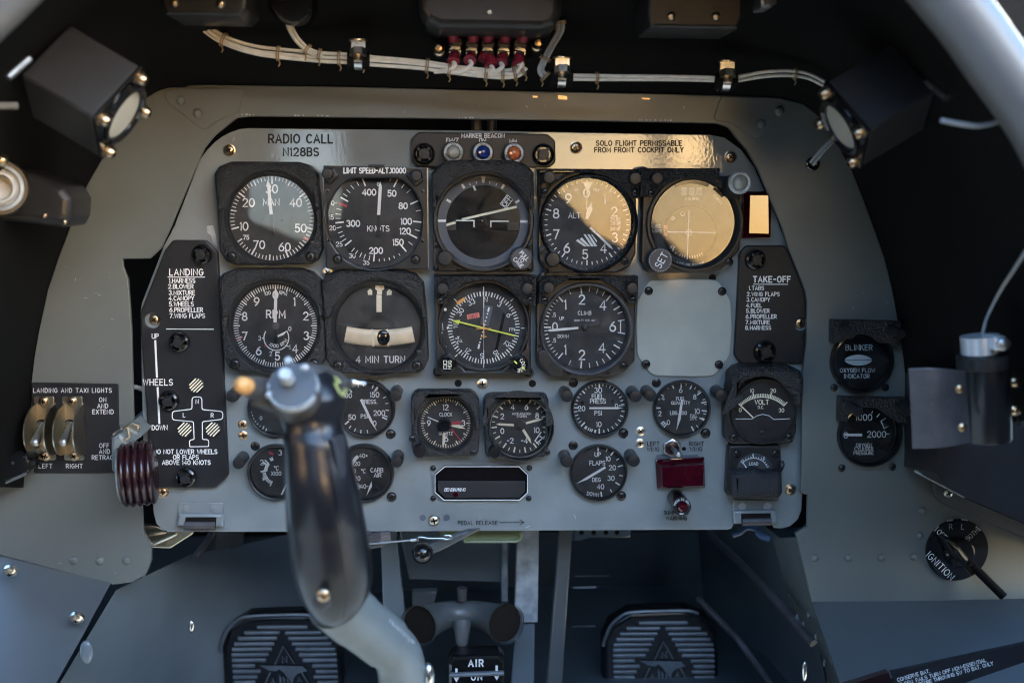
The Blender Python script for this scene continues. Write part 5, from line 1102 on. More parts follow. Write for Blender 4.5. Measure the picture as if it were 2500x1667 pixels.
P('toggle_lever', 'alu', t, MB().tube([a, a.lerp(b, .6), a.lerp(b, .93), b, b+(b-a)*.05], [5*k, 6*k, 8*k, 7*k, 3*k], 18), 60)
P('key_hole', 'slot', pn, MB().cap([circ(wc(q('F', 55, 1508), .0003), rr(q('F', 55, 1508), 5), 18)], -.0003))

t = thing('radio_display', 'blank black eight-sided display window marked BENDIX/KING', 'display', 1173, 1178, 0)
o8 = qs('H', (720, 103), (1226, 103), (1284, 160), (1284, 286), (1228, 336), (714, 336), (652, 282), (652, 160)); i8 = qs('H', (724, 111), (1221, 111), (1276, 164), (1276, 281), (1224, 328), (718, 328), (660, 278), (660, 164))
P('frame', 'gloss', t, MB().prism(S2(o8, .0035), .0035, .0003, holes=[S2(i8, .0035)], bev=.0006)); 
P('frame_line', 'legend', t, MB().stroke([(a[0]*.5+b[0]*.5, a[1]*.5+b[1]*.5) for a, b in zip(o8, i8)], 1.6, .0037, True))
P('screen', 'smoke', t, MB().cap([ccw(S2(i8, .001))], -.001)); P('lower_sill', 'displow', t, MB().prism(S2(qs('H', (676, 207), (1264, 207), (1264, 276), (1222, 318), (722, 318), (676, 272)), .0022), .0022, .0008, bev=.0003))
z = Z('H', .0026); z.t('BENDIX/KING', 789, 262, 20, 'legend', wt=.16, sp=.16, slant=.22); z.disc(794, 296, 17, 'redlens', -.0002); z.done(t, {'redlens': 'sensor_window'})

t = thing('blank_cover_plate', 'plain grey rounded-square plate with four black screws covering an empty gauge hole', 'cover plate', 1668, 800, 0)
P('plate', 'cover', t, MB().prism(S2(rpoly([(1585, 685), (1668, 681), (1752, 683), (1784, 732), (1787, 800), (1782, 868), (1745, 918), (1668, 919), (1592, 917), (1556, 868), (1553, 800), (1556, 735)], [26, 90, 30, 40, 150, 40, 30, 150, 30, 40, 150, 40]), .0024), .0024, .0001, bev=.0007))
for zone, x, y in (('E', 2098, 443), ('F', 312, 446), ('E', 2080, 936), ('F', 290, 940)): screw(t, q(zone, x, y), 10.5, .0024, 'blackscrew', .0018)

t = thing('voltmeter', 'VOLT D.C. meter with cream arc scale under a moulded black hood', 'gauge', *q('F', 588, 1250))
hb = .012
P('body', 'satin', t, MB().prism(S2(rpoly(qs('F', (350, 1060), (830, 1060), (815, 1400), (790, 1475), (380, 1482), (332, 1440), (330, 1250)), 14), hb), hb, .0005, bev=.002, steps=3))
cv = q('F', 590, 1252); lathe_part('meter_rim', 'satin', t, cv, hb, [(82, -.001), (82, .002), (79, .0035), (76, .0035), (75, .002), (0, .002)], 64)
oh = qs('F', (372, 1190), (380, 1010), (420, 968), (470, 955), (760, 955), (850, 985), (872, 1040), (866, 1130), (838, 1228), (810, 1215), (800, 1130))
sweep = [(cv[0]+80*sin(rad(a)), cv[1]-80*cos(rad(a))-2) for a in range(66, -79, -8)]
P('light_hood', 'crackle', t, MB().prism(S2(rpoly(oh, 6)+sweep, .027), .027, .006, bev=.004, steps=3))
hv = hb+.0024
P('scale_face', 'satin', t, MB().prism(S2(rpoly(qs('F', (415, 1200), (455, 1130), (525, 1085), (585, 1070), (650, 1085), (720, 1130), (765, 1200), (770, 1305), (662, 1310), (630, 1285), (588, 1275), (548, 1285), (515, 1306), (405, 1306)), 6), hv), hv+.0001, hv-.0008, bev=.0002))
z = Z('F', hv+.0004); ca = (583, 1368)
z.ar(*ca, 208, 5, -44, 44, 'cream').tk(*ca, 208, 232, 6, [-44+2.93*i for i in range(31) if i % 10], 'cream').tk(*ca, 206, 244, 8, [-44, -14.7, 14.7, 44], 'cream')
z.t('0', 435, 1246, 24, 'cream', wt=.14).t('10', 515, 1116, 24, 'cream', wt=.14).t('20', 657, 1116, 24, 'cream', wt=.14).t('30', 713, 1248, 24, 'cream', wt=.14).t('VOLT', 580, 1193, 30, 'cream', wt=.15).t('D.C.', 575, 1228, 19, 'cream', wt=.15)
z.st([(405, 1306), (515, 1306), (548, 1285), (588, 1275), (630, 1285), (662, 1310), (770, 1305)], 4, 'legend')
z.done(t)
needle(t, 'F', [(420, 1206), (428, 1200), (524, 1294), (520, 1300)], hv+.0012, 'cream'); lathe_part('zero_screw', 'satin', t, q('F', 588, 1408), hv, [(9, 0), (9, .0008), (0, .001)], 24); screw(t, q('F', 588, 1408), 8, hv+.0006, 'satin', .0005, slot=True)
for x, y in ((393, 1430), (763, 1430)): screw(t, q('F', x, y), 10, hb, 'blackscrew', .0016)
t = thing('load_meter', 'small LOAD meter half covered by a black foam block', 'gauge', *q('I', 530, 120))
P('body', 'satin', t, MB().prism(S2(rpoly([q('F', 358, 1495), q('F', 380, 1484), q('F', 700, 1484), q('F', 710, 1500), q('I', 722, 300), q('I', 400, 312), q('I', 342, 300)], 8), .010), .010, .0005, bev=.0016, steps=3))
lathe_part('meter_face', 'dial', t, q('I', 530, 140), .010, [(45, -.0005), (45, .0006), (43, .001), (0, .001)], 48)
z = Z('I', .0114); ca = (525, 150)
z.ar(*ca, 100, 4, -48, 66).tk(*ca, 100, 112, 4, [-48+9.5*i for i in range(13)]).tk(*ca, 98, 118, 5, [-48, 0, 38])
z.t('LOAD', 525, 87, 19, wt=.17).t('0', 450, 68, 17).t('.5', 519, 32, 17).t('1.0', 590, 50, 17).done(t)
needle(t, 'I', [(452, 84), (458, 80), (488, 126), (482, 128)], .0122)
P('foam_cover', 'foam', t, MB().prism(S2(rpoly(qs('I', (378, 150), (500, 140), (540, 128), (600, 152), (715, 150), (724, 200), (724, 300), (700, 328), (400, 330), (376, 300)), 10), .024), .024, .008, bev=.005, steps=4))
P('loop', 'satin', t, MB().tube(smooth_path([at(*q('I', 690, 140), .012), at(*q('I', 715, 105), .014), at(*q('I', 712, 75), .012)], 4), .0022, 8))
for x, y in ((411, 21), (673, 21)): screw(t, q('I', x, y), 10, .010, 'blackscrew', .0016)

def hinge(lab, zone, pl, kn, slot_, pin, riv):
    t = thing('hinge', lab, 'hinge', *q(zone, *pl[0]))
    P('leaf', 'panel', t, MB().prism(S2(rpoly(qs(zone, *pl), 3), .0014), .0014, .0001, bev=.0004)); P('knuckle', 'panel', t, MB().prism(S2(rpoly(qs(zone, *kn), 4), .006), .006, -.002, bev=.0018, steps=3))
    P('slot', 'slot', t, MB().cap([ccw(S2(qs(zone, *slot_), .0062))], -.0062)); P('pin', 'leather', t, MB().tube([at(*q(zone, *pin[0]), .0045), at(*q(zone, *pin[1]), .0045)], .0036, 16))
    for x, y in riv: lathe_part('rivet', 'worngrey' if zone == 'I' else 'panel', t, q(zone, x, y), .0014, [(10, -.0002), (9.5, .0005), (6, .0008), (0, .0009)], 20)
hinge('grey hinge at the panel foot under the LANDING plate', 'G', [(1204, 352), (1508, 352), (1508, 436), (1200, 436)], [(1206, 426), (1508, 430), (1508, 518), (1186, 518)], [(1252, 448), (1462, 448), (1455, 520), (1245, 520)], [(1248, 500), (1455, 500)], [(1262, 390), (1445, 390)])
hinge('grey hinge at the panel foot under the foam-covered LOAD meter', 'I', [(388, 332), (690, 338), (690, 412), (386, 410)], [(388, 405), (676, 402), (692, 494), (392, 498)], [(440, 424), (640, 420), (644, 496), (444, 500)], [(444, 478), (640, 474)], [(448, 373), (618, 376)])

# oxygen gauges, ignition switch on the right of the surround
def side_gauge(name, label, cz, ro, rg, br, posts, scr, draw):
    c = q(*cz); t = thing(name, label, 'gauge', *c, HS)
    lathe_part('rim', 'gloss', t, c, HS, [(ro, -.0005), (ro, .004), (ro*.97, .006), (rg*1.03, .0062), (rg, .004), (rg*.99, .001)], 72, 25)
    disc_part('dial', 'gloss', t, c, rg*1.01, HS+.0014)
    z = Z('F', HS+.0022); draw(z, t); z.done(t); glass(t, c, rg, HS+.0048, (.6, 2))
    sweep = [(c[0]+rg*.93*sin(rad(a)), c[1]-rg*.93*cos(rad(a))) for a in range(-48, 53, 8)]
    P('light_bracket', 'coarse', t, MB().prism(S2(qs('F', *br)+sweep, HS+.010), HS+.010, HS+.001, bev=.001, steps=2))
    for (bx, by), (x, y) in posts:
        a, b = at(*q('F', bx, by), HS+.008), at(*q('F', x, y), HS+.024); o = P('lamp_post', 'satin', t, MB().tube([a, a.lerp(b, .93), b], [.0040, .0040, .0036], 24), 50)
    for x, y in scr: screw(t, q('F', x, y), 9, HS, 'blackscrew', .0016)
def d1(z, t):
    z.t('BLINKER', 1237, 825, 36, 'white', wt=.13, sp=.25).t('OXYGEN FLOW', 1227, 979, 26, 'white', wt=.17, sp=.25).t('INDICATOR', 1223, 1018, 26, 'white', wt=.17, sp=.25)
    e = [(1232+92*cos(a), 910+(36*abs(sin(a))**1.15)*(1 if sin(a) > 0 else -1)) for a in [2*pi*i/40 for i in range(40)]]
    z.f(e, 'white').l(1142, 911, 1322, 909, 4, 'ink', .0002)
side_gauge('oxygen_flow_indicator', 'black BLINKER oxygen flow gauge with a white eye-shaped shutter', ('F', 1250, 915), 77, 69, [(1440, 800), (1518, 826), (1526, 650), (1062, 638), (1058, 800), (1110, 790)], [((1120, 695), (1185, 735)), ((1445, 700), (1522, 738))], [(1068, 1096), (1414, 1094)], d1)
def d2(z, t):
    z.t('1000', 1270, 1296, 40, 'white', wt=.13).t('2000', 1356, 1410, 40, 'white', wt=.13).t('0', 1148, 1416, 40, 'white', wt=.13).t('OXYGEN', 1270, 1483, 22, 'white', wt=.16).t('CYLINDER', 1270, 1508, 22, 'white', wt=.16).t('PRESSURE', 1268, 1536, 22, 'white', wt=.16)
    z.l(1410, 1408, 1442, 1407, 6, 'white').l(1322, 1272, 1328, 1252, 5, 'white').l(1356, 1294, 1376, 1272, 6, 'white').st([(1416, 1302), (1386, 1322), (1406, 1370), (1436, 1354)], 6, 'white')
    needle(t, 'F', [(1258, 1406), (1258, 1424), (1150, 1422), (1128, 1412), (1150, 1406)], HS+.003, 'white')
side_gauge('oxygen_pressure_gauge', 'black OXYGEN CYLINDER PRESSURE gauge partly hidden by the leather flap', ('F', 1302, 1410), 78, 70, [(1500, 1330), (1580, 1340), (1582, 1168), (1112, 1162), (1108, 1326), (1160, 1326)], [((1165, 1215), (1235, 1258)), ((1500, 1215), (1565, 1258))], [(1120, 1638), (1462, 1630)], d2)
t = thing('ignition_switch', 'round black IGNITION rotary switch set at OFF on the grey side panel', 'switch', *q('I', 1892, 662), HS)
c = q('I', 1892, 664); lathe_part('dial_plate', 'gloss', t, c, HS, [(75, 0), (75, .0025), (73.5, .0035), (0, .0035)], 72)
z = Z('I', HS+.0038)
z.t('IGNITION', 1786, 776, 44, 'legend', wt=.09, ang=45, sp=.28).t('OFF', 1797, 565, 34, 'legend', wt=.09, ang=43).t('R', 1856, 511, 34, 'fadelegend', wt=.09, ang=-4).t('L', 1938, 512, 34, 'fadelegend', wt=.09, ang=8).t('BOTH', 2000, 566, 30, 'fadelegend', wt=.09, ang=-42)
for x, y, a in ((1760, 525, -48), (1850, 470, -12), (1950, 466, 8), (2042, 524, 40)): z.g('fadelegend').line((q('I', x, y)[0]-8*cos(rad(a)), q('I', x, y)[1]-8*sin(rad(a))), (q('I', x, y)[0]+8*cos(rad(a)), q('I', x, y)[1]+8*sin(rad(a))), 3, z.h)
z.done(t)
P('pointer_knob', 'satin', t, MB().prism(S2(rpoly(qs('I', (1812, 600), (1835, 588), (1920, 650), (1990, 740), (1960, 770), (1880, 720)), 8), HS+.016), HS+.016, HS+.003, bev=.003, steps=3))
lathe_part('knob_skirt', 'gloss', t, q('I', 1895, 672), HS, [(36, .003), (35, .007), (30, .009), (0, .009)], 48)
P('lock_bar', 'dark', t, MB().tube([at(*q('I', 2010, 780), HS+.012), at(*q('I', 2215, 985), HS+.024)], .0034, 14))
# ================================================================ under the glare shield: lamps, wiring, terminal strip
def oriented(F, ex, ey, ez): return Matrix(((ex.x, ey.x, ez.x, F.x), (ex.y, ey.y, ez.y, F.y), (ex.z, ey.z, ez.z, F.z), (0, 0, 0, 1)))
def cam_dir(x, y, d):      # direction seen as (x, y) in the picture at the lamp in hand, d away from the viewer
    r = (F-CAM).normalized(); u = (Rt-r*Rt.dot(r)).normalized(); v = u.cross(r)
    return (u*x-v*y+r*d).normalized()
def flood(lab, F, e1, e2, e3, a, b, arm):
    """box lamp: F its near corner; e1 along the lens face, e2 back along the housing, e3 down the lens face"""
    t = thing('cockpit_flood_lamp', lab, 'lamp', 0, 0, group='box-shaped flood lamps', pos=F)
    ctr = F+e1*a/2+e2*b/2+e3*a/2
    P('housing', 'lampblack', t, MB().box(oriented(ctr, e1, e2, e3), a, b, a, .0012), 25)
    n = -e2; fc = F+e1*a/2+e3*a/2
    mt = oriented(fc, e1, -n, e3) if e1.cross(-n).dot(e3) > 0 else oriented(fc, -e1, -n, e3)
    P('face_plate', 'gloss', t, MB().box(oriented(fc+n*.0012, e1, e2, e3), a*1.04, .0024, a*1.04, .0006), 25)
    r = a*.40
    P('bezel_ring', 'gloss', t, MB().lathe((0, 0), [(r*1.12, .002), (r*1.1, .0055), (r*.98, .006), (r*.9, .0045), (r*.88, .002)], 48, mt)); P('lens', 'lens', t, MB().lathe((0, 0), [(r*.89, .003), (r*.5, .0036), (0, .0038)], 40, mt), 80)
    for i in (.1, .9):
        for j in (.1, .9):
            c = F+e1*a*i+e3*a*j; m2 = mt.copy(); m2.translation = c; s_ = a*.085
            o = P('screw', 'brass', t, MB().lathe((0, 0), [(s_*1.25, .0022), (s_*1.25, .0034), (s_, .0036), (s_, .0062), (s_*.7, .0078), (0, .0082)], 20, m2), 40)
            P('recess', 'slot', o, MB().lathe((0, 0), [(s_*.45, .0081), (0, .0084)], 6, m2))
    for p0, p1, r_, m_ in arm: P('mount_arm' if r_ > .005 else 'adjusting_strip', m_, t, MB().tube([p0, p1], r_, 8))
    return t
F = at(*q('A', 622, 790), .2); k = pxs(*q('A', 622, 790), .2)
e1, e2, e3 = cam_dir(.632, -.669, .391), cam_dir(-.78, -.503, .372), cam_dir(.056, .539, .84)
flood('black box flood lamp hanging over the LANDING plate, its lens facing the panel', F, e1, e2, e3, 192*k, 205*k,
      [(at(*q('A', -60, 230), .2), at(*q('A', 330, 330), .14), .012, 'satin'), (at(*q('A', 55, 525), .23), at(*q('A', 200, 400), .22), .0020, 'alu')])
F = at(*q('C', 1315, 880), .2); k = pxs(*q('C', 1315, 880), .2)
A_1 = 1/484.; B_1 = 1/512.
f1 = Vector((-300*A_1, -335*A_1)); f2 = Vector((410*B_1, -240*B_1)); f3 = Vector((-50*A_1, 250*A_1))
dz = lambda v: math.sqrt(max(0.0, 1-v.length_squared))
e1 = cam_dir(f1.x, f1.y, dz(f1)); e2 = cam_dir(f2.x, f2.y, dz(f2)); e2 = (e2-e1*e2.dot(e1)).normalized(); e3 = cam_dir(f3.x, f3.y, dz(f3)); e3 = (e3-e1*e3.dot(e1)-e2*e3.dot(e2)).normalized()
flood('black box flood lamp hanging over the TAKE-OFF plate, under the bright bow', F, e1, e2, e3, 172*k, 186*k,
      [(at(*q('C', 1650, 420), .14), at(*q('C', 2050, 480), .22), .014, 'satin'), (at(*q('C', 1700, 555), .22), at(*q('C', 1835, 665), .235), .0022, 'steel')])
def wirepath(pts, h): return smooth_path([at(*p, h if not callable(h) else h(i)) for i, p in enumerate(pts)], 6)
def bundle(name, lab, pts, h, n, r, gap, m='wire', ties=(), tm='twine'):
    t = thing(name, lab, 'wiring', 0, 0, pos=at(*pts[len(pts)//2], h)); path = wirepath(pts, h)
    for j in range(n):
        d = (j-(n-1)/2)*gap; out = []
        for i, p in enumerate(path):
            a, b = path[max(i-1, 0)], path[min(i+1, len(path)-1)]; T = (b-a).normalized(); nn = Vector((-T.z, 0, T.x)); w_ = sin(i*.13+j*2.1)*gap*.12
            out.append(p+nn*(d+w_)+Vector((0, -(.0006 if j % 2 else 0), 0)))
        P('wire', m, t, MB().tube(out, r, 8))
    for i in ties:
        i = min(max(1, int(i*(len(path)-1))), len(path)-2); p = path[i]; T = (path[i+1]-path[i-1]).normalized(); mb = MB()
        for o_ in (-.0007, .0007): mb.tube([p+T*o_+Vector((cos(a)*-T.z, sin(a), cos(a)*T.x))*(gap*n*.45+r*1.1) for a in [2*pi*g/14 for g in range(15)]],   .00045, 6)
        e = p+Vector((-T.z, -.4, T.x))*(-(gap*n*.45+r)); mb.tube([e, e+Vector((.0012, -.001, -.0022)), e+Vector((.0002, -.001, -.0042))], .0005, 6)
        P('lacing_tie', tm, t, mb)
    return t
hw_ = .07
main = [q('A', 1290, 90), q('A', 1390, 190), q('A', 1510, 270), q('A', 1690, 333), q('A', 1880, 362), q('A', 2180, 388), q('B', 60, 395), q('B', 240, 412), q('B', 560, 438), q('B', 790, 472), q('B', 1000, 497), q('B', 1130, 503), q('B', 1215, 488), q('B', 1252, 445)]
bundle('wire_bundle', 'white three-wire bundle laced with brown twine below the red crimp terminals', main, hw_, 3, .0012, .0025, ties=(.16, .31, .44, .52, .63, .69, .78, .84, .9, .95))
bundle('wire_bundle', 'pair of white wires dropping from the dark round connector to the laced bundle', [q('A', 1945, 120), q('A', 1960, 190), q('A', 2010, 275), q('A', 2090, 345), q('A', 2180, 375)], hw_+.004, 2, .0012, .0026, ties=(.72, .95))
bundle('wire_bundle', 'pair of grey wires looping down from the black terminal cover corner', [q('B', 1500, 150), q('B', 1500, 210), q('B', 1440, 320), q('B', 1385, 430), q('B', 1372, 480), q('B', 1405, 522)], hw_+.002, 2, .0013, .0028, 'greywire', ties=(.05, .55, .97))
bundle('wire_bundle', 'straight pair of white wires running between the two right clamps to a box lamp', [q('B', 1480, 523), q('B', 1750, 527), q('B', 2200, 529), q('C', 230, 534), q('C', 345, 545), q('C', 440, 528), q('C', 600, 502), q('C', 760, 496), q('C', 890, 515), q('C', 1000, 568)], hw_, 2, .0012, .0026, 'wire', ties=(.12, .38, .83))
bundle('wire_pair', 'two short grey wires from a grommet up to the box lamp over the TAKE-OFF plate', [q('C', 915, 1110), q('C', 985, 1025), q('C', 1060, 945), q('C', 1120, 880)], .04, 2, .0011, .0026, 'greywire')
g = P('grommet', 'gloss', None, MB().lathe(xz(*q('C', 922, 1108), HS), [(.0052, HS-.001), (.0052, HS+.0015), (.0042, HS+.0022), (.0032, HS+.001), (0, HS+.0004)], 28)); tag(g, 'black rubber grommet where two grey wires enter the surround', 'grommet')
g = P('cable', 'greywire', None, MB().tube(smooth_path([at(*p, .27) for p in qs('C', (1790, 812), (1900, 835), (2030, 850), (2130, 835), (2200, 810))], 6), .0014, 8)); tag(g, 'blurred grey cable sagging below the box lamp against the dark side', 'cable')
g = P('cable', 'dimwire', None, MB().tube([at(*q('A', -60, 715), .2), at(*q('A', 115, 715), .19)], .0021, 8)); tag(g, 'short blurred pale cable stub below the box lamp at the frame edge', 'cable')
g = P('cable', 'greywire', None, MB().tube(smooth_path([at(*p, -.012) for p in qs('D', (835, 1088), (880, 1085), (930, 1095), (985, 1115))], 5), .0019, 8)); tag(g, 'short grey cable in the dark gap beside the WHEELS lettering', 'cable')
def clamp(lab, x, y, zone, s=1.0):
    t = thing('cable_clamp', lab, 'clamp', *q(zone, x, y), hw_, group='cushioned cable clamps'); k = K*pxs(*q(zone, x, y), hw_)
    p = at(*q(zone, x, y), hw_)
    def W(dx, dz, dh): return Vector((p.x+dx*k, p.y-dh, p.z-dz*k))
    P('rubber_cushion', 'dark', t, MB().tube([W(-75, 45, 0), W(75, 50, 0)], .0058, 20)); P('metal_band', 'steel', t, MB().tube([W(-26, 45, 0), W(26, 47, 0)], .0067, 20))
    P('tab', 'steel', t, MB().box(Matrix.Translation(W(2, -50, .0035)), 104*k, .0022, 74*k, .0005)); P('nut', 'ally', t, MB().tube([W(2, -20, .005), W(2, 26, .0065)], .0058, 6)); P('bolt', 'brass', t, MB().tube([W(2, 15, .0062), W(0, 60, .0075)], .0032, 12))
    P('washer', 'ally', t, MB().tube([W(0, -86, .003), W(0, -78, .003)], .0062, 18))
clamp('steel cushioned clamp holding the laced bundle nearest the box lamp over LANDING', 140, 362, 'B'); clamp('steel cushioned clamp below the corner of the black terminal cover', 1510, 480, 'B'); clamp('steel cushioned clamp nearest the box lamp over TAKE-OFF', 335, 505, 'C')
t = thing('terminal_cover', 'black rounded terminal cover box at the top with one small bluish screw', 'cover', *q('B', 1025, 100), .1)
P('box', 'satin', t, MB().prism(S2(rpoly([q('B', 530, -400), q('B', 1530, -400), q('B', 1512, 100), q('B', 1470, 175), q('B', 1390, 205), q('B', 680, 195), q('B', 590, 150), q('B', 545, 70)], 8), .11), .11, .05, bev=.006, steps=4)); P('screw', 'steel', t, MB().ball(at(*q('B', 1025, 80), .1105), .0021, 10, (1, .5, .9)))
t = thing('terminal_strip', 'row of red crimp terminals and slotted screws under the black terminal cover', 'terminal strip', *q('B', 1010, 330), .06)
P('base', 'dark', t, MB().prism(S2(qs('B', (720, 180), (1310, 180), (1310, 400), (720, 400)), .058), .058, .04, bev=.002))
for i, (xt, xs, ys, xb, yb) in enumerate(((775, 795, 292, 780, 398), (920, 906, 300, 890, 390), (1020, 1012, 300, 1034, 425), (1135, 1122, 300, 1100, 405), (1266, 1232, 300, 1215, 422))):
    a, b = at(*q('B', xt, 190), .072), at(*q('B', (xt+xs)/2, 272), .066); P('upper_crimp', 'crimp', t, MB().tube([a, b], [.0048, .0040], 12))
    for yy in (ys, ys+52): 
        c = q('B', xs-3*(yy > ys), yy); o = P('terminal_screw', 'leather' if yy == ys else 'steel', t, MB().lathe(xz(*c, .066), [(.0046, .058), (.0046, .0655), (.0038, .0668), (0, .067)], 20), 40); w = xz(*c, .0672)
        P('slot', 'slot', o, MB().cap([[(w[0]-.0042, w[1]-.0006+i*.0003), (w[0]+.0042, w[1]+.0006-i*.0003), (w[0]+.0042, w[1]+.0012-i*.0003), (w[0]-.0042, w[1]+.0003+i*.0003)]], -.0672))
    a, b = at(*q('B', xb-(xb-xs)*.6, ys+82), .068), at(*q('B', xb, yb+22), .072); P('lower_crimp', 'crimp', t, MB().tube([a, b], [.0036, .0044], 12)); P('crimp_neck', 'ally', t, MB().tube([at(*q('B', xs, ys+58), .067), a], .0032, 10))
    P('lead', 'wire', t, MB().tube(smooth_path([b, at(*q('B', xb+10 if i < 4 else xb+32, yb+50 if i < 4 else yb+10), .074), at(*q('B', xb-50 if i < 4 else xb-20, 478+4*i), .073), at(*q('B', xb-130, 485+3*i), .071)], 6), .0015, 8))
P('extra_crimp', 'crimp', t, MB().tube([at(*q('B', 992, 368), .066), at(*q('B', 976, 410), .068)], .0034, 10))
for x, y, lab in ((682, 335, 'domed brass bolt beside the dark end of the red crimp terminals'), (1346, 303, 'domed brass bolt between the red crimp terminals and the grey looped wires')):
    c = q('B', x, y); k = pxs(*c, .06); o = P('brass_bolt', 'brass', None, MB().lathe(xz(*c, .06), [(15*k, .05), (15*k, .058), (11.5*k, .059), (11.5*k, .066), (8*k, .0695), (0, .070)], 24)); tag(o, lab, 'bolt')
def dark_box(lab, pts, h, screws, zone):
    t = thing('equipment_box', lab, 'box', *q(zone, *pts[0]), h); P('case', 'satin', t, MB().prism(S2(rpoly(qs(zone, *pts), 6), h), h, h-.05, bev=.0025, steps=3))
    for x, y in screws:
        c = q(zone, x, y); k = pxs(*c, h); P('screw', 'brass', t, MB().lathe(xz(*c, h), [(11*k, h-.0005), (10.5*k, h+.001), (7*k, h+.0026), (0, h+.003)], 18), 60)
dark_box('dark box at the top edge with two brass screws, white bundle coming out below', [(1075, -160), (1660, -160), (1664, 60), (1610, 112), (1120, 100), (1085, 30)], .13, [(1180, 22), (1492, 28)], 'A')
dark_box('dark box at the top edge with two pale screws, beyond the grey looped wires', [(2100, -160), (2741, -160), (2741, 110), (2700, 200), (2110, 190), (2090, 60)], .13, [(2250, 112), (2552, 112)], 'B')
t = thing('round_connector', 'dark round cable connector with a brass ferrule beside the left top box', 'connector', *q('A', 1960, 40), .09); c = q('A', 1965, -20)
P('shell', 'gloss', t, MB().lathe(xz(*c, .095), [(62*pxs(*c, .095), .05), (62*pxs(*c, .095), .09), (52*pxs(*c, .095), .095), (0, .095)], 40)); P('ferrule', 'brass', t, MB().tube([at(*q('A', 1948, 92), .088), at(*q('A', 1950, 128), .078)], .0032, 14))
P('bolt_bracket', 'alu', None, MB().prism(S2(rpoly(qs('C', (560, -60), (700, -60), (690, 20), (640, 55), (575, 60)), 6), .13), .13, .11, bev=.003)); o = bpy.data.objects['bolt_bracket']; tag(o, 'small pale metal bracket end at the top edge beside the dark box', 'bracket')
# swivel lamp at the left edge
t = thing('swivel_map_lamp', 'partly visible swivel lamp with pale stepped rings on a black bracket at the frame edge', 'lamp', 0, 470, .14)
P('bracket', 'satin', t, MB().prism(S2(rpoly(qs('A', (-80, 1100), (60, 1108), (430, 1255), (485, 1340), (478, 1460), (440, 1540), (-80, 1480)), 20), .12), .12, .08, bev=.006, steps=4))
c = q('A', -10, 1265); k = pxs(*c, .15); mt = Matrix.Translation(at(*c, .14)) @ Matrix.Rotation(rad(22), 4, 'Z')
P('barrel', 'satin', t, MB().lathe((0, 0), [(74*k, -.03), (74*k, .0), (68*k, .004), (60*k, .004)], 48, mt)); P('stepped_rings', 'worngrey', t, MB().lathe((0, 0), [(60*k, .003), (58*k, .009), (50*k, .010), (48*k, .006), (42*k, .006), (40*k, .012), (32*k, .012), (30*k, .004), (0, .003)], 48, mt), 25)
for x, y in ((302, 1455), (437, 1500)): screw(t, q('A', x, y), 7, .12, 'brass', .002)
P('pivot_screw', 'brass', t, MB().ball(at(*q('A', 12, 1085), .15), .004, 10))
# black box at the left edge, black box and map light at the right edge
t = thing('switch_box', 'black box with a bright worn lower edge below the guarded landing light switches', 'box', *q('SW', 150, 1000), .045)
P('case', 'gloss', t, MB().prism(S2(rpoly(qs('SW', (-200, 860), (240, 872), (300, 930), (302, 1030), (260, 1055), (-10, 1178), (-200, 1250)), 8), .045), .045, HS, bev=.002)); P('edge_strip', 'side', t, MB().tube([at(*q('SW', -60, 1195), .046), at(*q('SW', 0, 1170), .046), at(*q('SW', 262, 1056), .046)], .0012, 8))
for x, y in ((125, 950), (262, 902)): screw(t, q('SW', x, y), 5, .045, 'blackscrew', .0014)
t = thing('side_box', 'large black box on the side panel above the ignition switch', 'box', *q('OXY', 600, 1300), .02)
bk = qs('OXY', (186, 500), (180, 1215), (262, 1250), (640, 1450), (1120, 1660), (1500, 1840), (1500, 500)); ft = qs('OXY', (420, 500), (430, 1270), (500, 1376), (690, 1472), (1120, 1660), (1500, 1840), (1500, 500))
B0, B1 = [at(*p, HS) for p in bk], [at(*p, .11) for p in ft]; B_ = [at(*(.88*u+.12*v for u, v in zip(p, g_)), .024) for p, g_ in zip(bk, ft)]; n_ = len(B0); mb = MB()
mb.add(B0+B_+B1, [(r_*n_+i, r_*n_+(i+1) % n_, (r_+1)*n_+(i+1) % n_, (r_+1)*n_+i) for r_ in (0, 1) for i in range(n_)]+[tuple(range(2*n_, 3*n_))])
P('case', 'plate', t, mb, 20)
P('edge_strip', 'worngrey', t, MB().tube([at(*q('OXY', 262, 1252), .0585), at(*q('OXY', 470, 1362), .0585), at(*q('OXY', 640, 1452), .0585)], .0009, 8)); P('edge_flange', 'side', t, MB().prism(S2(rpoly(qs('OXY', (410, 1330), (640, 1455), (1120, 1662), (1500, 1850), (1500, 2010), (1060, 1740), (700, 1610), (455, 1490), (415, 1420)), 8), .02), .02, .016, bev=.0006))
screw(t, q('OXY', 516, 1422), 11, .02, 'ally', .002)
t = thing('map_light', 'upright black cylinder map light with a silver clamp and a worn dark flap', 'lamp', *q('OXY', 820, 740), .2)
hx = .2; k = pxs(*q('OXY', 820, 740), hx)*ZN['OXY'][2]; b0 = at(*q('OXY', 820, 1015), hx); b1 = at(*q('OXY', 808, 455), hx); d = b1-b0
P('barrel', 'rubber', t, MB().tube([b0, b0.lerp(b1, .02), b1], [165*k, 172*k, 168*k], 40)); c0, c1 = at(*q('OXY', 795, 458), hx), at(*q('OXY', 790, 355), hx)
P('knurled_collar', 'satin', t, MB().tube([c0, c0.lerp(c1, .06), c0.lerp(c1, .94), c1], [190*k, 196*k, 196*k, 190*k], 64)); c0, c1 = at(*q('OXY', 765, 350), hx), at(*q('OXY', 757, 218), hx)
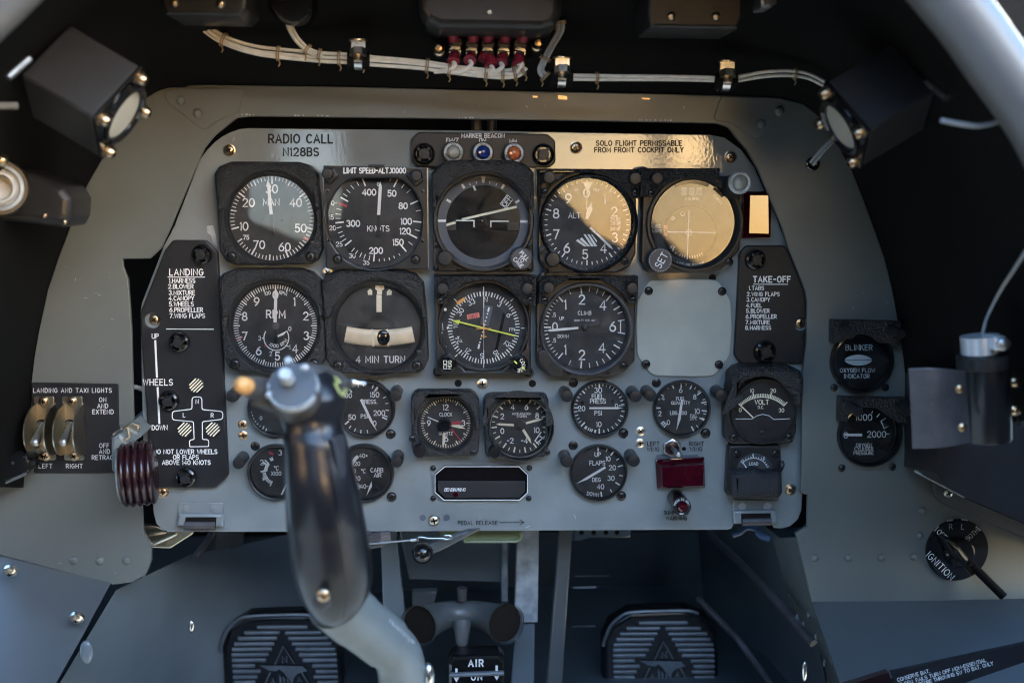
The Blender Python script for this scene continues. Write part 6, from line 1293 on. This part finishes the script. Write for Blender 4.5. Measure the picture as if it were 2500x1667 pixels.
P('clamp_band', 'silver', t, MB().tube([c0, c1], 138*k, 40)); P('clamp_ear', 'silver', t, MB().prism(S2(rpoly(qs('OXY', (870, 222), (960, 222), (1008, 262), (1008, 300), (960, 338), (870, 340)), 10), hx+.018), hx+.018, hx+.006, bev=.0025, steps=3)); P('clamp_screw', 'alu', t, MB().ball(at(*q('OXY', 940, 282), hx+.0185), .0042, 10, (1, .5, 1)))
P('flap', 'leather', t, MB().quadstrip([[at(*q('OXY', 216+434*u, 478+24*u-14*sin(pi*u)), hx+.012+.006*sin(pi*u)).lerp(at(*q('OXY', 244+446*u, 1082-50*u+16*sin(pi*u)), hx+.012+.006*sin(pi*u)), v) for v in [j/10 for j in range(11)]] for u in [i/12 for i in range(13)]]), 60)
P('flap_edge', 'leather', t, MB().tube([at(*q('OXY', 216+434*u, 478+24*u-14*sin(pi*u)), hx+.0115+.006*sin(pi*u)) for u in [i/12 for i in range(13)]], .0009, 8))
for x, y in ((607, 624), (625, 918)): P('flap_rivet', 'brass', t, MB().ball(at(*q('OXY', x, y), hx+.0165), .0028, 10, (1, .5, 1)))
for x, y in ((1022, 566), (1020, 780)): P('mount_nut', 'brass', t, MB().ball(at(*q('OXY', x, y), hx), .0042, 8, (1.2, 1, 1)))
g = P('cable', 'greywire', None, MB().tube(smooth_path([at(*q('F', x, y), h_) for x, y, h_ in ((2068, 745, .196), (2095, 640, .2), (2150, 520, .21), (2205, 420, .23), (2290, 290, .26), (2420, 90, .3))], 6), .0010, 10)); tag(g, 'thin grey cable rising from the map light to the frame edge', 'cable')
for i, pts in enumerate((qs('OXY', (1010, 300), (1060, 380), (1095, 560), (1110, 900)),)):
    g = P('bracket_strap', 'satin', None, MB().tube(smooth_path([at(*p, hx-.02) for p in pts], 6), .005, 10)); tag(g, 'dark curved strap behind the silver map light clamp', 'bracket')

for x, n_ in ((940, 'wider'), (1040, 'narrower')):
    o = P('threaded_post', 'leather', None, MB().tube([at(*q('B', x, 800), -.02), at(*q('B', x, 900), -.02)], .0042 if x < 1000 else .0036, 14)); tag(o, 'dim threaded post in the dark gap above the FM/Z lamp' if x < 1000 else 'dim threaded post in the dark gap above the OM lamp', 'post')
# ================================================================ control stick, pedals and what hangs below the panel
hs = .28
t = thing('control_stick', 'black pistol-grip control stick with an orange button, out of focus before the panel', 'control stick', *q('LOW', 900, 1000), hs)
def sec(y, xl, xr, h, dr=.85, n=28):
    a, b = at(xl, y, h), at(xr, y, h); c = (a+b)/2; rx = (b-a).length/2; out = []
    for i in range(n+1):
        u = 2*pi*i/n; out.append(c+Vector((rx*cos(u), rx*dr*sin(u), 0)))
    return out
prof = [(905, 700, 800, .268, .9), (935, 682, 826, .27, .9), (965, 672, 842, .27, .95), (995, 672, 842, .27, .95), (1020, 682, 834, .272, .92), (1045, 690, 836, .274, .9), (1070, 692, 846, .276, .88), (1110, 694, 856, .277, .88), (1160, 695, 868, .278, .88), (1210, 697, 880, .277, .9), (1260, 698, 890, .274, .9), (1300, 702, 897, .270, .9), (1345, 707, 904, .266, .9), (1388, 714, 909, .262, .9), (1420, 722, 908, .258, .9), (1455, 735, 899, .254, .9), (1488, 754, 880, .25, .9), (1512, 776, 856, .248, .9), (1524, 800, 832, .247, .9)]
rows = []
for i in range(len(prof)-1):
    for k in range(4):
        u = k/4; p0, p1, p2, p3 = prof[max(i-1, 0)], prof[i], prof[i+1], prof[min(i+2, len(prof)-1)]
        v = [0.5*(2*b+(c-a)*u+(2*a-5*b+4*c-d)*u*u+(3*b-a-3*c+d)*u**3) for a, b, c, d in zip(p0, p1, p2, p3)]; rows.append(sec(*v))
rows.append(sec(*prof[-1]))
P('grip', 'rubber', t, MB().quadstrip(rows), 80)
sm = []
for p in prof[4:-2]:
    r_ = sec(*p); sm.append(r_[int(len(r_)*.80)])
P('mould_seam', 'gloss', t, MB().tube(smooth_path(sm, 4), .0007, 8))
# textured thumb panel on the grip's side
tp = []
for y, xl, xr, h in ((1060, 806, 842, .290), (1110, 818, 853, .291), (1200, 834, 877, .290), (1300, 848, 893, .284), (1388, 856, 904, .276), (1420, 856, 898, .270), (1446, 854, 890, .264)):
    a, b = at(xl, y, h), at(xr, y, h-.012); tp.append([a.lerp(b, v)+Vector((0, -.0028*sin(pi*v), 0)) for v in (0, .2, .4, .6, .8, 1)])
P('thumb_panel', 'foam', t, MB().quadstrip(tp), 80)
hc = at(*q('STK', 1010, 480), hs+.012); k = pxs(*q('STK', 1010, 480), hs+.012)*ZN['STK'][2]
ax = (Vector((-.05, -.82, .57))).normalized(); mt = Matrix.Translation(hc) @ Vector((0, -1, 0)).rotation_difference(ax).to_matrix().to_4x4()
P('head', 'head', t, MB().lathe((0, 0), [(250*k, -.05), (290*k, -.034), (306*k, -.016), (304*k, -.004), (292*k, 0), (0, .0008)], 56, mt), 50)
rg = P('worn_rim', 'worn', t, MB().lathe((0, 0), [(303*k, -.004), (298*k, -.0012), (288*k, .0006), (276*k, .0004)], 56, mt), 60)
me = rg.data; bm = bmesh.new(); bm.from_mesh(me)
dl = []
for f_ in bm.faces:
    c = mt.inverted() @ (Vector(f_.calc_center_median())+ORG[rg.name]); a = math.degrees(math.atan2(c.z, c.x)) % 360
    if not (195 < a < 335 or a < 28 or a > 350 or 176 < a < 186): dl.append(f_)
bmesh.ops.delete(bm, geom=dl, context='FACES'); bm.to_mesh(me); bm.free()
m2 = mt.copy(); m2.translation = at(*q('STK', 935, 375), hs+.016)
P('trim_button', 'worn', t, MB().lathe((0, 0), [(84*k, -.004), (80*k, .002), (66*k, .0042), (0, .0046)], 32, m2), 50); m3 = mt.copy(); m3.translation = at(*q('STK', 960, 190), hs-.002); P('front_button', 'worn', t, MB().lathe((0, 0), [(46*k, -.004), (42*k, .001), (0, .0014)], 24, m3), 50)
for x, y in ((1145, 268), (742, 585), (905, 585)): P('worn_spot', 'worn', t, MB().ball(at(*q('STK', x, y), hs+.0135), .0016, 8, (1.3, .5, 1)))
# flank of the head towards the gauges, with the trigger pin
rows = []
for u in [i/10 for i in range(11)]:
    x0 = 1130+u*560; top = 195+u*u*210; bot = 820-u*u*280+u*60*0; hh = hs-.006-.03*u*u; c0 = (top+bot)/2; hr = (bot-top)/2*(1 if u < .9 else .8)
    p = at(*q('STK', x0, c0), hh); r_ = hr*k*(1 if u < .97 else .55); rows.append([p+Vector((0, cos(a)*r_*.62, sin(a)*r_)) for a in [2*pi*j/24 for j in range(25)]])
P('head_flank', 'head', t, MB().quadstrip(rows), 80)
P('pin', 'steel', t, MB().tube([at(*q('STK', 1660, 430), hs-.03), at(*q('STK', 1720, 440), hs-.028), at(*q('STK', 1745, 445), hs-.028), at(*q('STK', 1850, 455), hs-.028)], [48*k, 46*k, 26*k, 24*k], 16))
P('paint_marks', 'lumen', t, MB().stroke(qs('STK', (1500, 385), (1545, 430), (1500, 455), (1545, 545), (1590, 585), (1620, 520)), 6.5, hs+.0135))
P('side_boss', 'head', t, MB().tube([at(*q('STK', 800, 600), hs-.01), at(*q('STK', 640, 560), hs), at(*q('STK', 540, 560), hs+.002)], [190*k, 165*k, 140*k], 28, squash=.8)); a, b = at(*q('STK', 650, 520), hs+.004), at(*q('STK', 480, 482), hs+.018)
P('button_barrel', 'head', t, MB().tube([a, a.lerp(b, .3), a.lerp(b, .75), b], [136*k, 136*k, 126*k, 112*k], 28)); d = (b-a).normalized()
P('orange_button', 'button', t, MB().tube([b-d*.002, b+d*.003, b+d*.006, b+d*.008, b+d*.0088], [100*k, 100*k, 90*k, 60*k, 10*k], 24), 80)
P('grip_screw', 'brass', t, MB().ball(at(*q('LOW', 850, 890), .284), .0036, 12, (1, .5, 1))); P('screw_washer', 'leather', t, MB().ball(at(*q('LOW', 838, 935), .281), .0052, 12, (1, .3, .95)))
P('stick_tube', 'tube', t, MB().tube(smooth_path([at(*q('LOW', 930, 930), .235), at(*q('LOW', 1080, 1060), .22), at(*q('LOW', 1250, 1190), .205), at(*q('LOW', 1370, 1300), .195), at(*q('LOW', 1412, 1420), .19), at(*q('LOW', 1420, 1560), .185), at(*q('LOW', 1425, 1900), .175)], 6), [.0172]*7+[.0165]*8+[.0152]*22, 36), 80)
mb = MB()
for i in range(13):
    x, y = 1330+i*14, 1062+i*12.5; hh = .2245-i*.0006; mb.stroke(qs('LOW', (x, y), (x+random.uniform(-8, 8), y+random.uniform(14, 34))), 2.4, hh)
P('worn_lettering', 'worngrey', t, mb); P('tube_bolt', 'steel', t, MB().ball(at(*q('LOW', 1606, 1465), .19), .0058, 10, (.7, .8, 1.5)))

# rudder pedals
def pedal():
    t = thing('rudder_pedal', 'black rudder pedal with raised bars and NAA triangle emblem right of the stick', 'pedal', 1620, 1600, -.15, 'rudder pedals'); hp_ = -.15; c = 'PED'
    out = rpoly(qs(c, (505, 1300), (505, 860), (560, 740), (700, 655), (900, 645), (1120, 640), (1260, 700), (1335, 820), (1345, 1300)), 22)
    P('plate', 'gloss', t, MB().prism(S2(out, hp_), hp_, hp_-.02, bev=.006, steps=4))
    rim = qs(c, (508, 900), (520, 850), (562, 756), (630, 690), (705, 660), (900, 650), (1110, 648), (1190, 668)); P('worn_rim', 'pedalbar', t, MB().tube(smooth_path([at(*p, hp_+.0035) for p in rim], 5), .0016, 8)); 
    rows = [(740, [(762, 1115)]), (780, [(672, 920), (955, 1210)]), (819, [(627, 900), (975, 1256)]), (858, [(600, 878), (1000, 1280)]), (896, [(583, 858), (1022, 1300)]), (934, [(578, 836), (1046, 1306)]), (973, [(578, 815), (1070, 1308)]), (1012, [(578, 735), (1135, 1308)]), (1052, [(580, 772), (1155, 1308)]), (1091, [(580, 750), (1140, 1308)]), (1130, [(580, 735), (1160, 1308)]), (1170, [(580, 735), (1160, 1308)])]
    for y, segs in rows:
        for a, b in segs: P('raised_bar', 'pedalbar', t, MB().prism(S2(rpoly(qs(c, (a, y-12), (b, y-14), (b+2, y+11), (a, y+14)), 3), hp_+.0025), hp_+.0025, hp_, bev=.001))
    e = hp_+.0018
    mb = MB().stroke(qs(c, (876, 995), (940, 868), (1010, 990)), 3.2, e).text('N', *q(c, 945, 962), 16, e, .17)
    mb.flat(qs(c, (770, 1004), (1068, 1010), (1100, 1044), (1030, 1062), (1005, 1088), (990, 1136), (962, 1096), (935, 1056), (905, 1030), (880, 1044), (830, 1040)), e)
    mb.stroke(qs(c, (840, 1056), (795, 1150), (888, 1150)), 3, e).text('A', *q(c, 858, 1112), 12, e, .17).stroke(qs(c, (1062, 1060), (1106, 1138), (1004, 1146)), 3, e).text('A', *q(c, 1040, 1104), 12, e, .17)
    for x in (910, 935, 962): mb.flat(qs(c, (x-9, 1060+(x-900)*.5), (x+7, 1085+(x-900)*.5), (x+9, 1190), (x-7, 1190)), e)
    P('emblem', 'pedalbar', t, mb); return t
pd = pedal()
r = pd.copy(); COL.objects.link(r); r['label'] = 'black rudder pedal with NAA triangle emblem partly hidden behind the control stick'
r.location = pd.location+(at(693, 1571.7, -.15)-at(1619.7, 1560.8, -.15))
for ch in list(pd.children):
    c = ch.copy(); COL.objects.link(c); c.parent = r

# what shows below the panel
def strut(name, lab, pts, h, m, d=.01, cat='strut', zone='H'):
    o = P(name, m, None, MB().prism(S2(qs(zone, *pts), h), h, h-d, bev=.0015)); tag(o, lab, cat); return o
strut('support_channel', 'pale scraped grey upright channel below the middle of the panel', [(1215, 480), (1360, 480), (1350, 1160), (1245, 1160), (1210, 1285), (1185, 1285)], -.08, 'worngrey')
strut('support_channel', 'dark grey-blue lower end of the scraped upright channel', [(1200, 1162), (1330, 1162), (1325, 1800), (1150, 1800)], -.085, 'well')
strut('support_channel', 'narrow slanted grey upright beside the dark footwell opening', [(1500, 480), (1592, 480), (1560, 900), (1500, 1800), (1390, 1800), (1470, 900)], -.06, 'side')
strut('support_channel', 'grey-blue upright just to the stick side of the black ball lever', [(282, 480), (385, 480), (450, 1080), (470, 1800), (330, 1800)], -.06, 'well')
strut('support_channel', 'thin light upright edge beside the air valve', [(1110, 600), (1145, 600), (1150, 1020), (1105, 1020)], -.12, 'worngrey')
strut('centre_box', 'dark blue-grey box panel behind the black ball lever', [(400, 480), (1180, 480), (1140, 890), (480, 870)], -.14, 'well', cat='box')
strut('ledge', 'pale grey ledge piece above the air valve', [(500, 955), (670, 950), (650, 1040), (500, 1060)], -.12, 'side', cat='bracket')
strut('perforated_strip', 'grey strip with a row of dark holes tucked under the panel edge', [(1592, 480), (1985, 480), (1975, 590), (1700, 590), (1640, 612), (1592, 612)], -.12, 'well', cat='bracket')
o = bpy.data.objects['perforated_strip']
for x in (1645, 1728, 1810, 1885): P('dark_hole', 'slot', o, MB().cap([circ(wc(q('H', x, 552), -.119), rr(q('H', x, 552), 6, -.119), 16)], .1195))
for (x0, x1, y, w, m_, lab) in ((1590, 1740, 924, 14, 'worngrey', 'bright short rod in the dark footwell'), (1600, 1830, 848, 9, 'side', 'dim rod above the bright one in the dark footwell'), (1580, 1740, 1186, 8, 'side', 'dim rod low in the dark footwell beside the narrow upright')):
    o = P('control_rod', m_, None, MB().tube([at(*q('H', x0, y), -.18), at(*q('H', x1, y-4), -.18)], w*K*.5*pxs(1500, 1400, -.18), 12)); tag(o, lab, 'rod')
o = P('push_rod', 'leather', None, MB().tube([at(*q('I', 230, 560), -.2), at(*q('I', 470, 790), -.1), at(*q('I', 660, 990), -.04), at(*q('I', 930, 1300), .01)], .0035, 10)); tag(o, 'dark diagonal rod beside the riveted flange', 'rod')
o = P('push_rod', 'leather', None, MB().tube([at(*q('I', 150, 1000), -.16), at(*q('I', 420, 1270), -.11), at(*q('I', 660, 1600), -.06)], .0032, 10)); tag(o, 'dim diagonal rod in front of the pedal at the right', 'rod')
o = P('sheet_edge', 'side', None, MB().prism(S2(qs('G', (1466, 500), (1640, 500), (1635, 640), (1452, 692)), -.18), -.18, -.19)); tag(o, 'pale blue-grey sheet corner glimpsed under the panel beside the stick', 'sheet')
o = P('diagonal_tube', 'leather', None, MB().tube([at(*q('G', 1460, 520), -.1), at(*q('G', 1320, 720), -.08)], .0035, 10)); tag(o, 'thin dark diagonal tube in the gap under the hinge', 'tube')
t = thing('catch_plate', 'brass-coloured latch plate under the panel corner by the burgundy handle', 'latch', *q('G', 1050, 580), -.03)
P('plate', 'zinc', t, MB().prism(S2(rpoly(qs('G', (940, 500), (1050, 505), (1140, 540), (1300, 530), (1306, 560), (1150, 660), (1010, 655), (985, 610), (940, 590)), 6), -.03), -.03, -.036, bev=.001)); P('bright_edge', 'ally', t, MB().tube([at(*q('G', 985, 605), -.028), at(*q('G', 1040, 630), -.028), at(*q('G', 1130, 590), -.028), at(*q('G', 1190, 560), -.028)], .0013, 8)); P('slot_bar', 'brass', t, MB().tube([at(*q('G', 1010, 568), -.028), at(*q('G', 1125, 546), -.028)], .0014, 8))
P('latch_screw', 'ally', t, MB().tube([at(*q('G', 990, 770), -.012), at(*q('G', 955, 835), -.004)], .0032, 12))
# pedal release lever, cable and green tray
t = thing('pedal_release_lever', 'black ball-ended lever on a grey arm below PEDAL RELEASE', 'lever', *q('H', 570, 690), .03)
P('ball', 'gloss', t, MB().ball(at(*q('H', 571, 690), .03), 73*K*pxs(*q('H', 571, 690), .03), 18)); P('arm', 'side', t, MB().prism(S2(qs('H', (600, 640), (880, 540), (960, 535), (690, 680), (640, 694)), .012), .012, .006, bev=.0012))
t = thing('release_cable', 'thin twisted steel cable with a bent wire hook beside the black ball', 'cable', *q('H', 380, 610), .015)
P('strand', 'alu', t, MB().tube([at(*q('H', 180, 632), .012), at(*q('H', 495, 603), .016)], .0007, 10)); P('end_fitting', 'steel', t, MB().tube([at(*q('H', 490, 603), .016), at(*q('H', 530, 600), .016)], .0012, 12)); P('hook', 'steel', t, MB().tube(smooth_path([at(*q('H', x, y), .017) for x, y in ((540, 612), (538, 590), (556, 583), (620, 592), (700, 592), (740, 598), (768, 586), (752, 572), (720, 574))], 5), .0008, 10))
t = thing('spring', 'dark wound spring partly hidden by the stick under the panel', 'spring', *q('H', 270, 590), 0); 
for i in range(4): P('coil', 'leather', t, MB().tube([at(*q('H', 215, 572+i*24), .004), at(*q('H', 290, 566+i*22), .008), at(*q('H', 345, 560+i*12), .004)], .0024, 8))
o = P('grey_bracket', 'side', None, MB().prism(S2(qs('H', (150, 552), (216, 552), (218, 664), (180, 664)), .005), .005, -.01)); tag(o, 'pale grey bracket end beside the stick below the panel edge', 'bracket')
t = thing('tray', 'shallow green-edged metal tray under the PEDAL RELEASE lettering', 'tray', *q('H', 970, 580), -.01)
P('tray_face', 'primer', t, MB().prism(S2(rpoly(qs('H', (690, 500), (1225, 500), (1228, 600), (1215, 608), (850, 606), (690, 570)), 3), -.014), -.014, -.02)); P('green_edge', 'primer', t, MB().tube([at(*q('H', 850, 612), -.01), at(*q('H', 1205, 612), -.01), at(*q('H', 1238, 595), -.01), at(*q('H', 1240, 545), -.01)], .0012, 8))
o = P('blue_connector', 'blue', None, MB().tube([at(*q('I', 545, 545), -.03), at(*q('I', 580, 575), -.028), at(*q('I', 635, 592), -.026)], [.0028, .0034, .003], 12)); tag(o, 'small blue plastic cable connector under the foam-covered meter corner', 'connector')
o = P('blue_cable', 'blue', None, MB().tube(smooth_path([at(*q('I', x, y), -.035) for x, y in ((380, 570), (430, 555), (480, 520), (545, 530))], 5), .0024, 8)); tag(o, 'dark blue cable curl just left of the blue connector', 'cable')
# air valve and its plate
t = thing('air_valve', 'grey T-shaped air outlet with two round mouths and a brass stem', 'air outlet', *q('H', 830, 1150), -.06)
kk = pxs(*q('H', 830, 1150), -.06)*K
path = smooth_path([at(*q('H', 545, 1178), -.035), at(*q('H', 620, 1145), -.05), at(*q('H', 720, 1112), -.062), at(*q('H', 835, 1100), -.066), at(*q('H', 960, 1112), -.062), at(*q('H', 1060, 1140), -.05), at(*q('H', 1135, 1165), -.035)], 6)
n_ = len(path); rad_ = [(128-38*sin(pi*i/(n_-1)))*kk for i in range(n_)]; P('pipe', 'side', t, MB().tube(path, rad_, 32, caps=False), 80)
for e, f_, in ((0, 1), (n_-1, n_-2)):
    d = (path[e]-path[f_]).normalized(); P('dark_mouth', 'slot', t, MB().tube([path[e]-d*.003, path[e]-d*.0029], rad_[e]*.97, 32)); P('mouth_lip', 'side', t, MB().tube([path[e]-d*.001, path[e]+d*.0008], rad_[e]*1.07, 32, caps=False))  # black disc stands for the shade inside each open mouth
P('stem', 'side', t, MB().tube([at(*q('H', 838, 1150), -.05), at(*q('H', 838, 1230), -.045), at(*q('H', 838, 1300), -.045)], [64*kk, 50*kk, 40*kk], 24)); P('brass_stem', 'brass', t, MB().tube([at(*q('H', 838, 1300), -.045), at(*q('H', 840, 1330), -.045), at(*q('H', 846, 1395), -.045)], [26*kk, 20*kk, 16*kk], 14)); P('top_bolt', 'leather', t, MB().tube([at(*q('H', 838, 925), -.06), at(*q('H', 838, 1010), -.06)], [36*kk, 30*kk], 14))
t = thing('air_valve_plate', 'black plate lettered AIR ON with two white arrows at the bottom edge', 'placard', *q('H', 935, 1470), -.02)
hh = -.02
P('plate', 'gloss', t, MB().prism(S2(rpoly(qs('H', (775, 1385), (1090, 1378), (1128, 1420), (1132, 1800), (740, 1800), (745, 1440)), 10), hh), hh, hh-.02, bev=.003)); P('fold_line', 'pedalbar', t, MB().tube([at(*q('H', 752, 1512), hh+.001), at(*q('H', 1120, 1498), hh+.001)], .0022, 8))
z = Z('H', hh+.0012)
z.t('AIR', 932, 1432, 44, 'legend', wt=.2, sp=.45).t('ON', 936, 1526, 40, 'legend', wt=.2, sp=.45, ).l(800, 1468, 800, 1530, 16, 'legend').f([(778, 1524), (822, 1524), (800, 1562)], 'legend', .0001).l(1072, 1448, 1072, 1516, 16, 'legend').f([(1050, 1510), (1094, 1510), (1072, 1548)], 'legend', .0001).done(t)
for x, y in ((1280, 1180),): 
    o = P('well_stud', 'steel', None, MB().ball(at(*q('G', 1292, 1185), -.04), .0034, 10, (.8, .6, 1.6))); tag(o, 'small steel stud on the dark well wall beside the left pedal bars', 'stud')
o = P('quarter_turn_fastener', 'well', None, MB().ball(at(*q('G', 585, 1358), .058), .0062, 14, (.8, .5, 1.45))); tag(o, 'domed oval quarter-turn fastener on the well wall by the console seam', 'fastener')
o = P('quarter_turn_fastener', 'steel', None, MB().ball(at(*q('I', 868, 1488), -.005), .0058, 14, (.5, .5, 1.6))); tag(o, 'bright oval quarter-turn fastener low on the riveted flange side', 'fastener')
# side console at the left and placard at the right
t = thing('console_cover', 'blue-grey side console top with two brass dished screws, lower corner by the burgundy handle', 'side console', 100, 1500, .04)
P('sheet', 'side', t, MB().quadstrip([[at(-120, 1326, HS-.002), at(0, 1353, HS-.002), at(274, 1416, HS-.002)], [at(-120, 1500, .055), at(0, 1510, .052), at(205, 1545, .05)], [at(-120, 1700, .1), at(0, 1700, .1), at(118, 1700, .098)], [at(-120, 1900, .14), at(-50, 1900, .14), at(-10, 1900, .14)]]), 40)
for x, y, h in ((70, 815, .0345), (518, 1130, .0515)):
    c = at(*q('G', x, y), h+.002); m2 = Matrix.Translation(c) @ Matrix.Rotation(rad(32), 4, 'X'); o = P('dished_screw', 'ally', t, MB().lathe((0, 0), [(.0052, -.002), (.0052, .0006), (.0042, .001), (.0036, .0022), (.002, .003), (0, .0032)], 24, m2), 50); P('recess', 'slot', o, MB().box(m2 @ Matrix.Translation((0, -.0032, 0)), .0034, .0004, .0007).box(m2 @ Matrix.Translation((0, -.0033, 0)), .0007, .0004, .0034))
t = thing('battery_placard', 'black placard beginning CONSERVE BAT. in white at the lower corner', 'placard', *q('CON', 1200, 950), .1)
hh = .118
P('plate', 'plate', t, MB().prism(S2(qs('CON', (650, 1000), (2700, 560), (2900, 1700), (800, 1900), (620, 1180), (700, 1090)), hh), hh, hh-.004)); P('maroon_block', 'burgundy', t, MB().prism(S2(qs('CON', (0, 1190), (625, 995), (760, 1400), (100, 1400)), hh), hh, hh-.006))
z = Z('CON', hh+.0004)
z.t('CONSERVE BAT.', 738, 1092, 44, 'legend', wt=.15, al='l', ang=-16, sp=.2, fit=425).t('IF GEN. FAILS TURN OFF NON-ESSENTIAL', 762, 1158, 44, 'legend', wt=.15, al='l', ang=-16.2, sp=.2, fit=1150).t('BEFORE THROWING SW TO BAT. ONLY', 985, 1158, 44, 'legend', wt=.15, al='l', ang=-16.2, sp=.2, fit=1010).t('ENGINE', 2170, 1110, 62, 'legend', wt=.15, al='l', ang=-20, sp=.25).done(t)
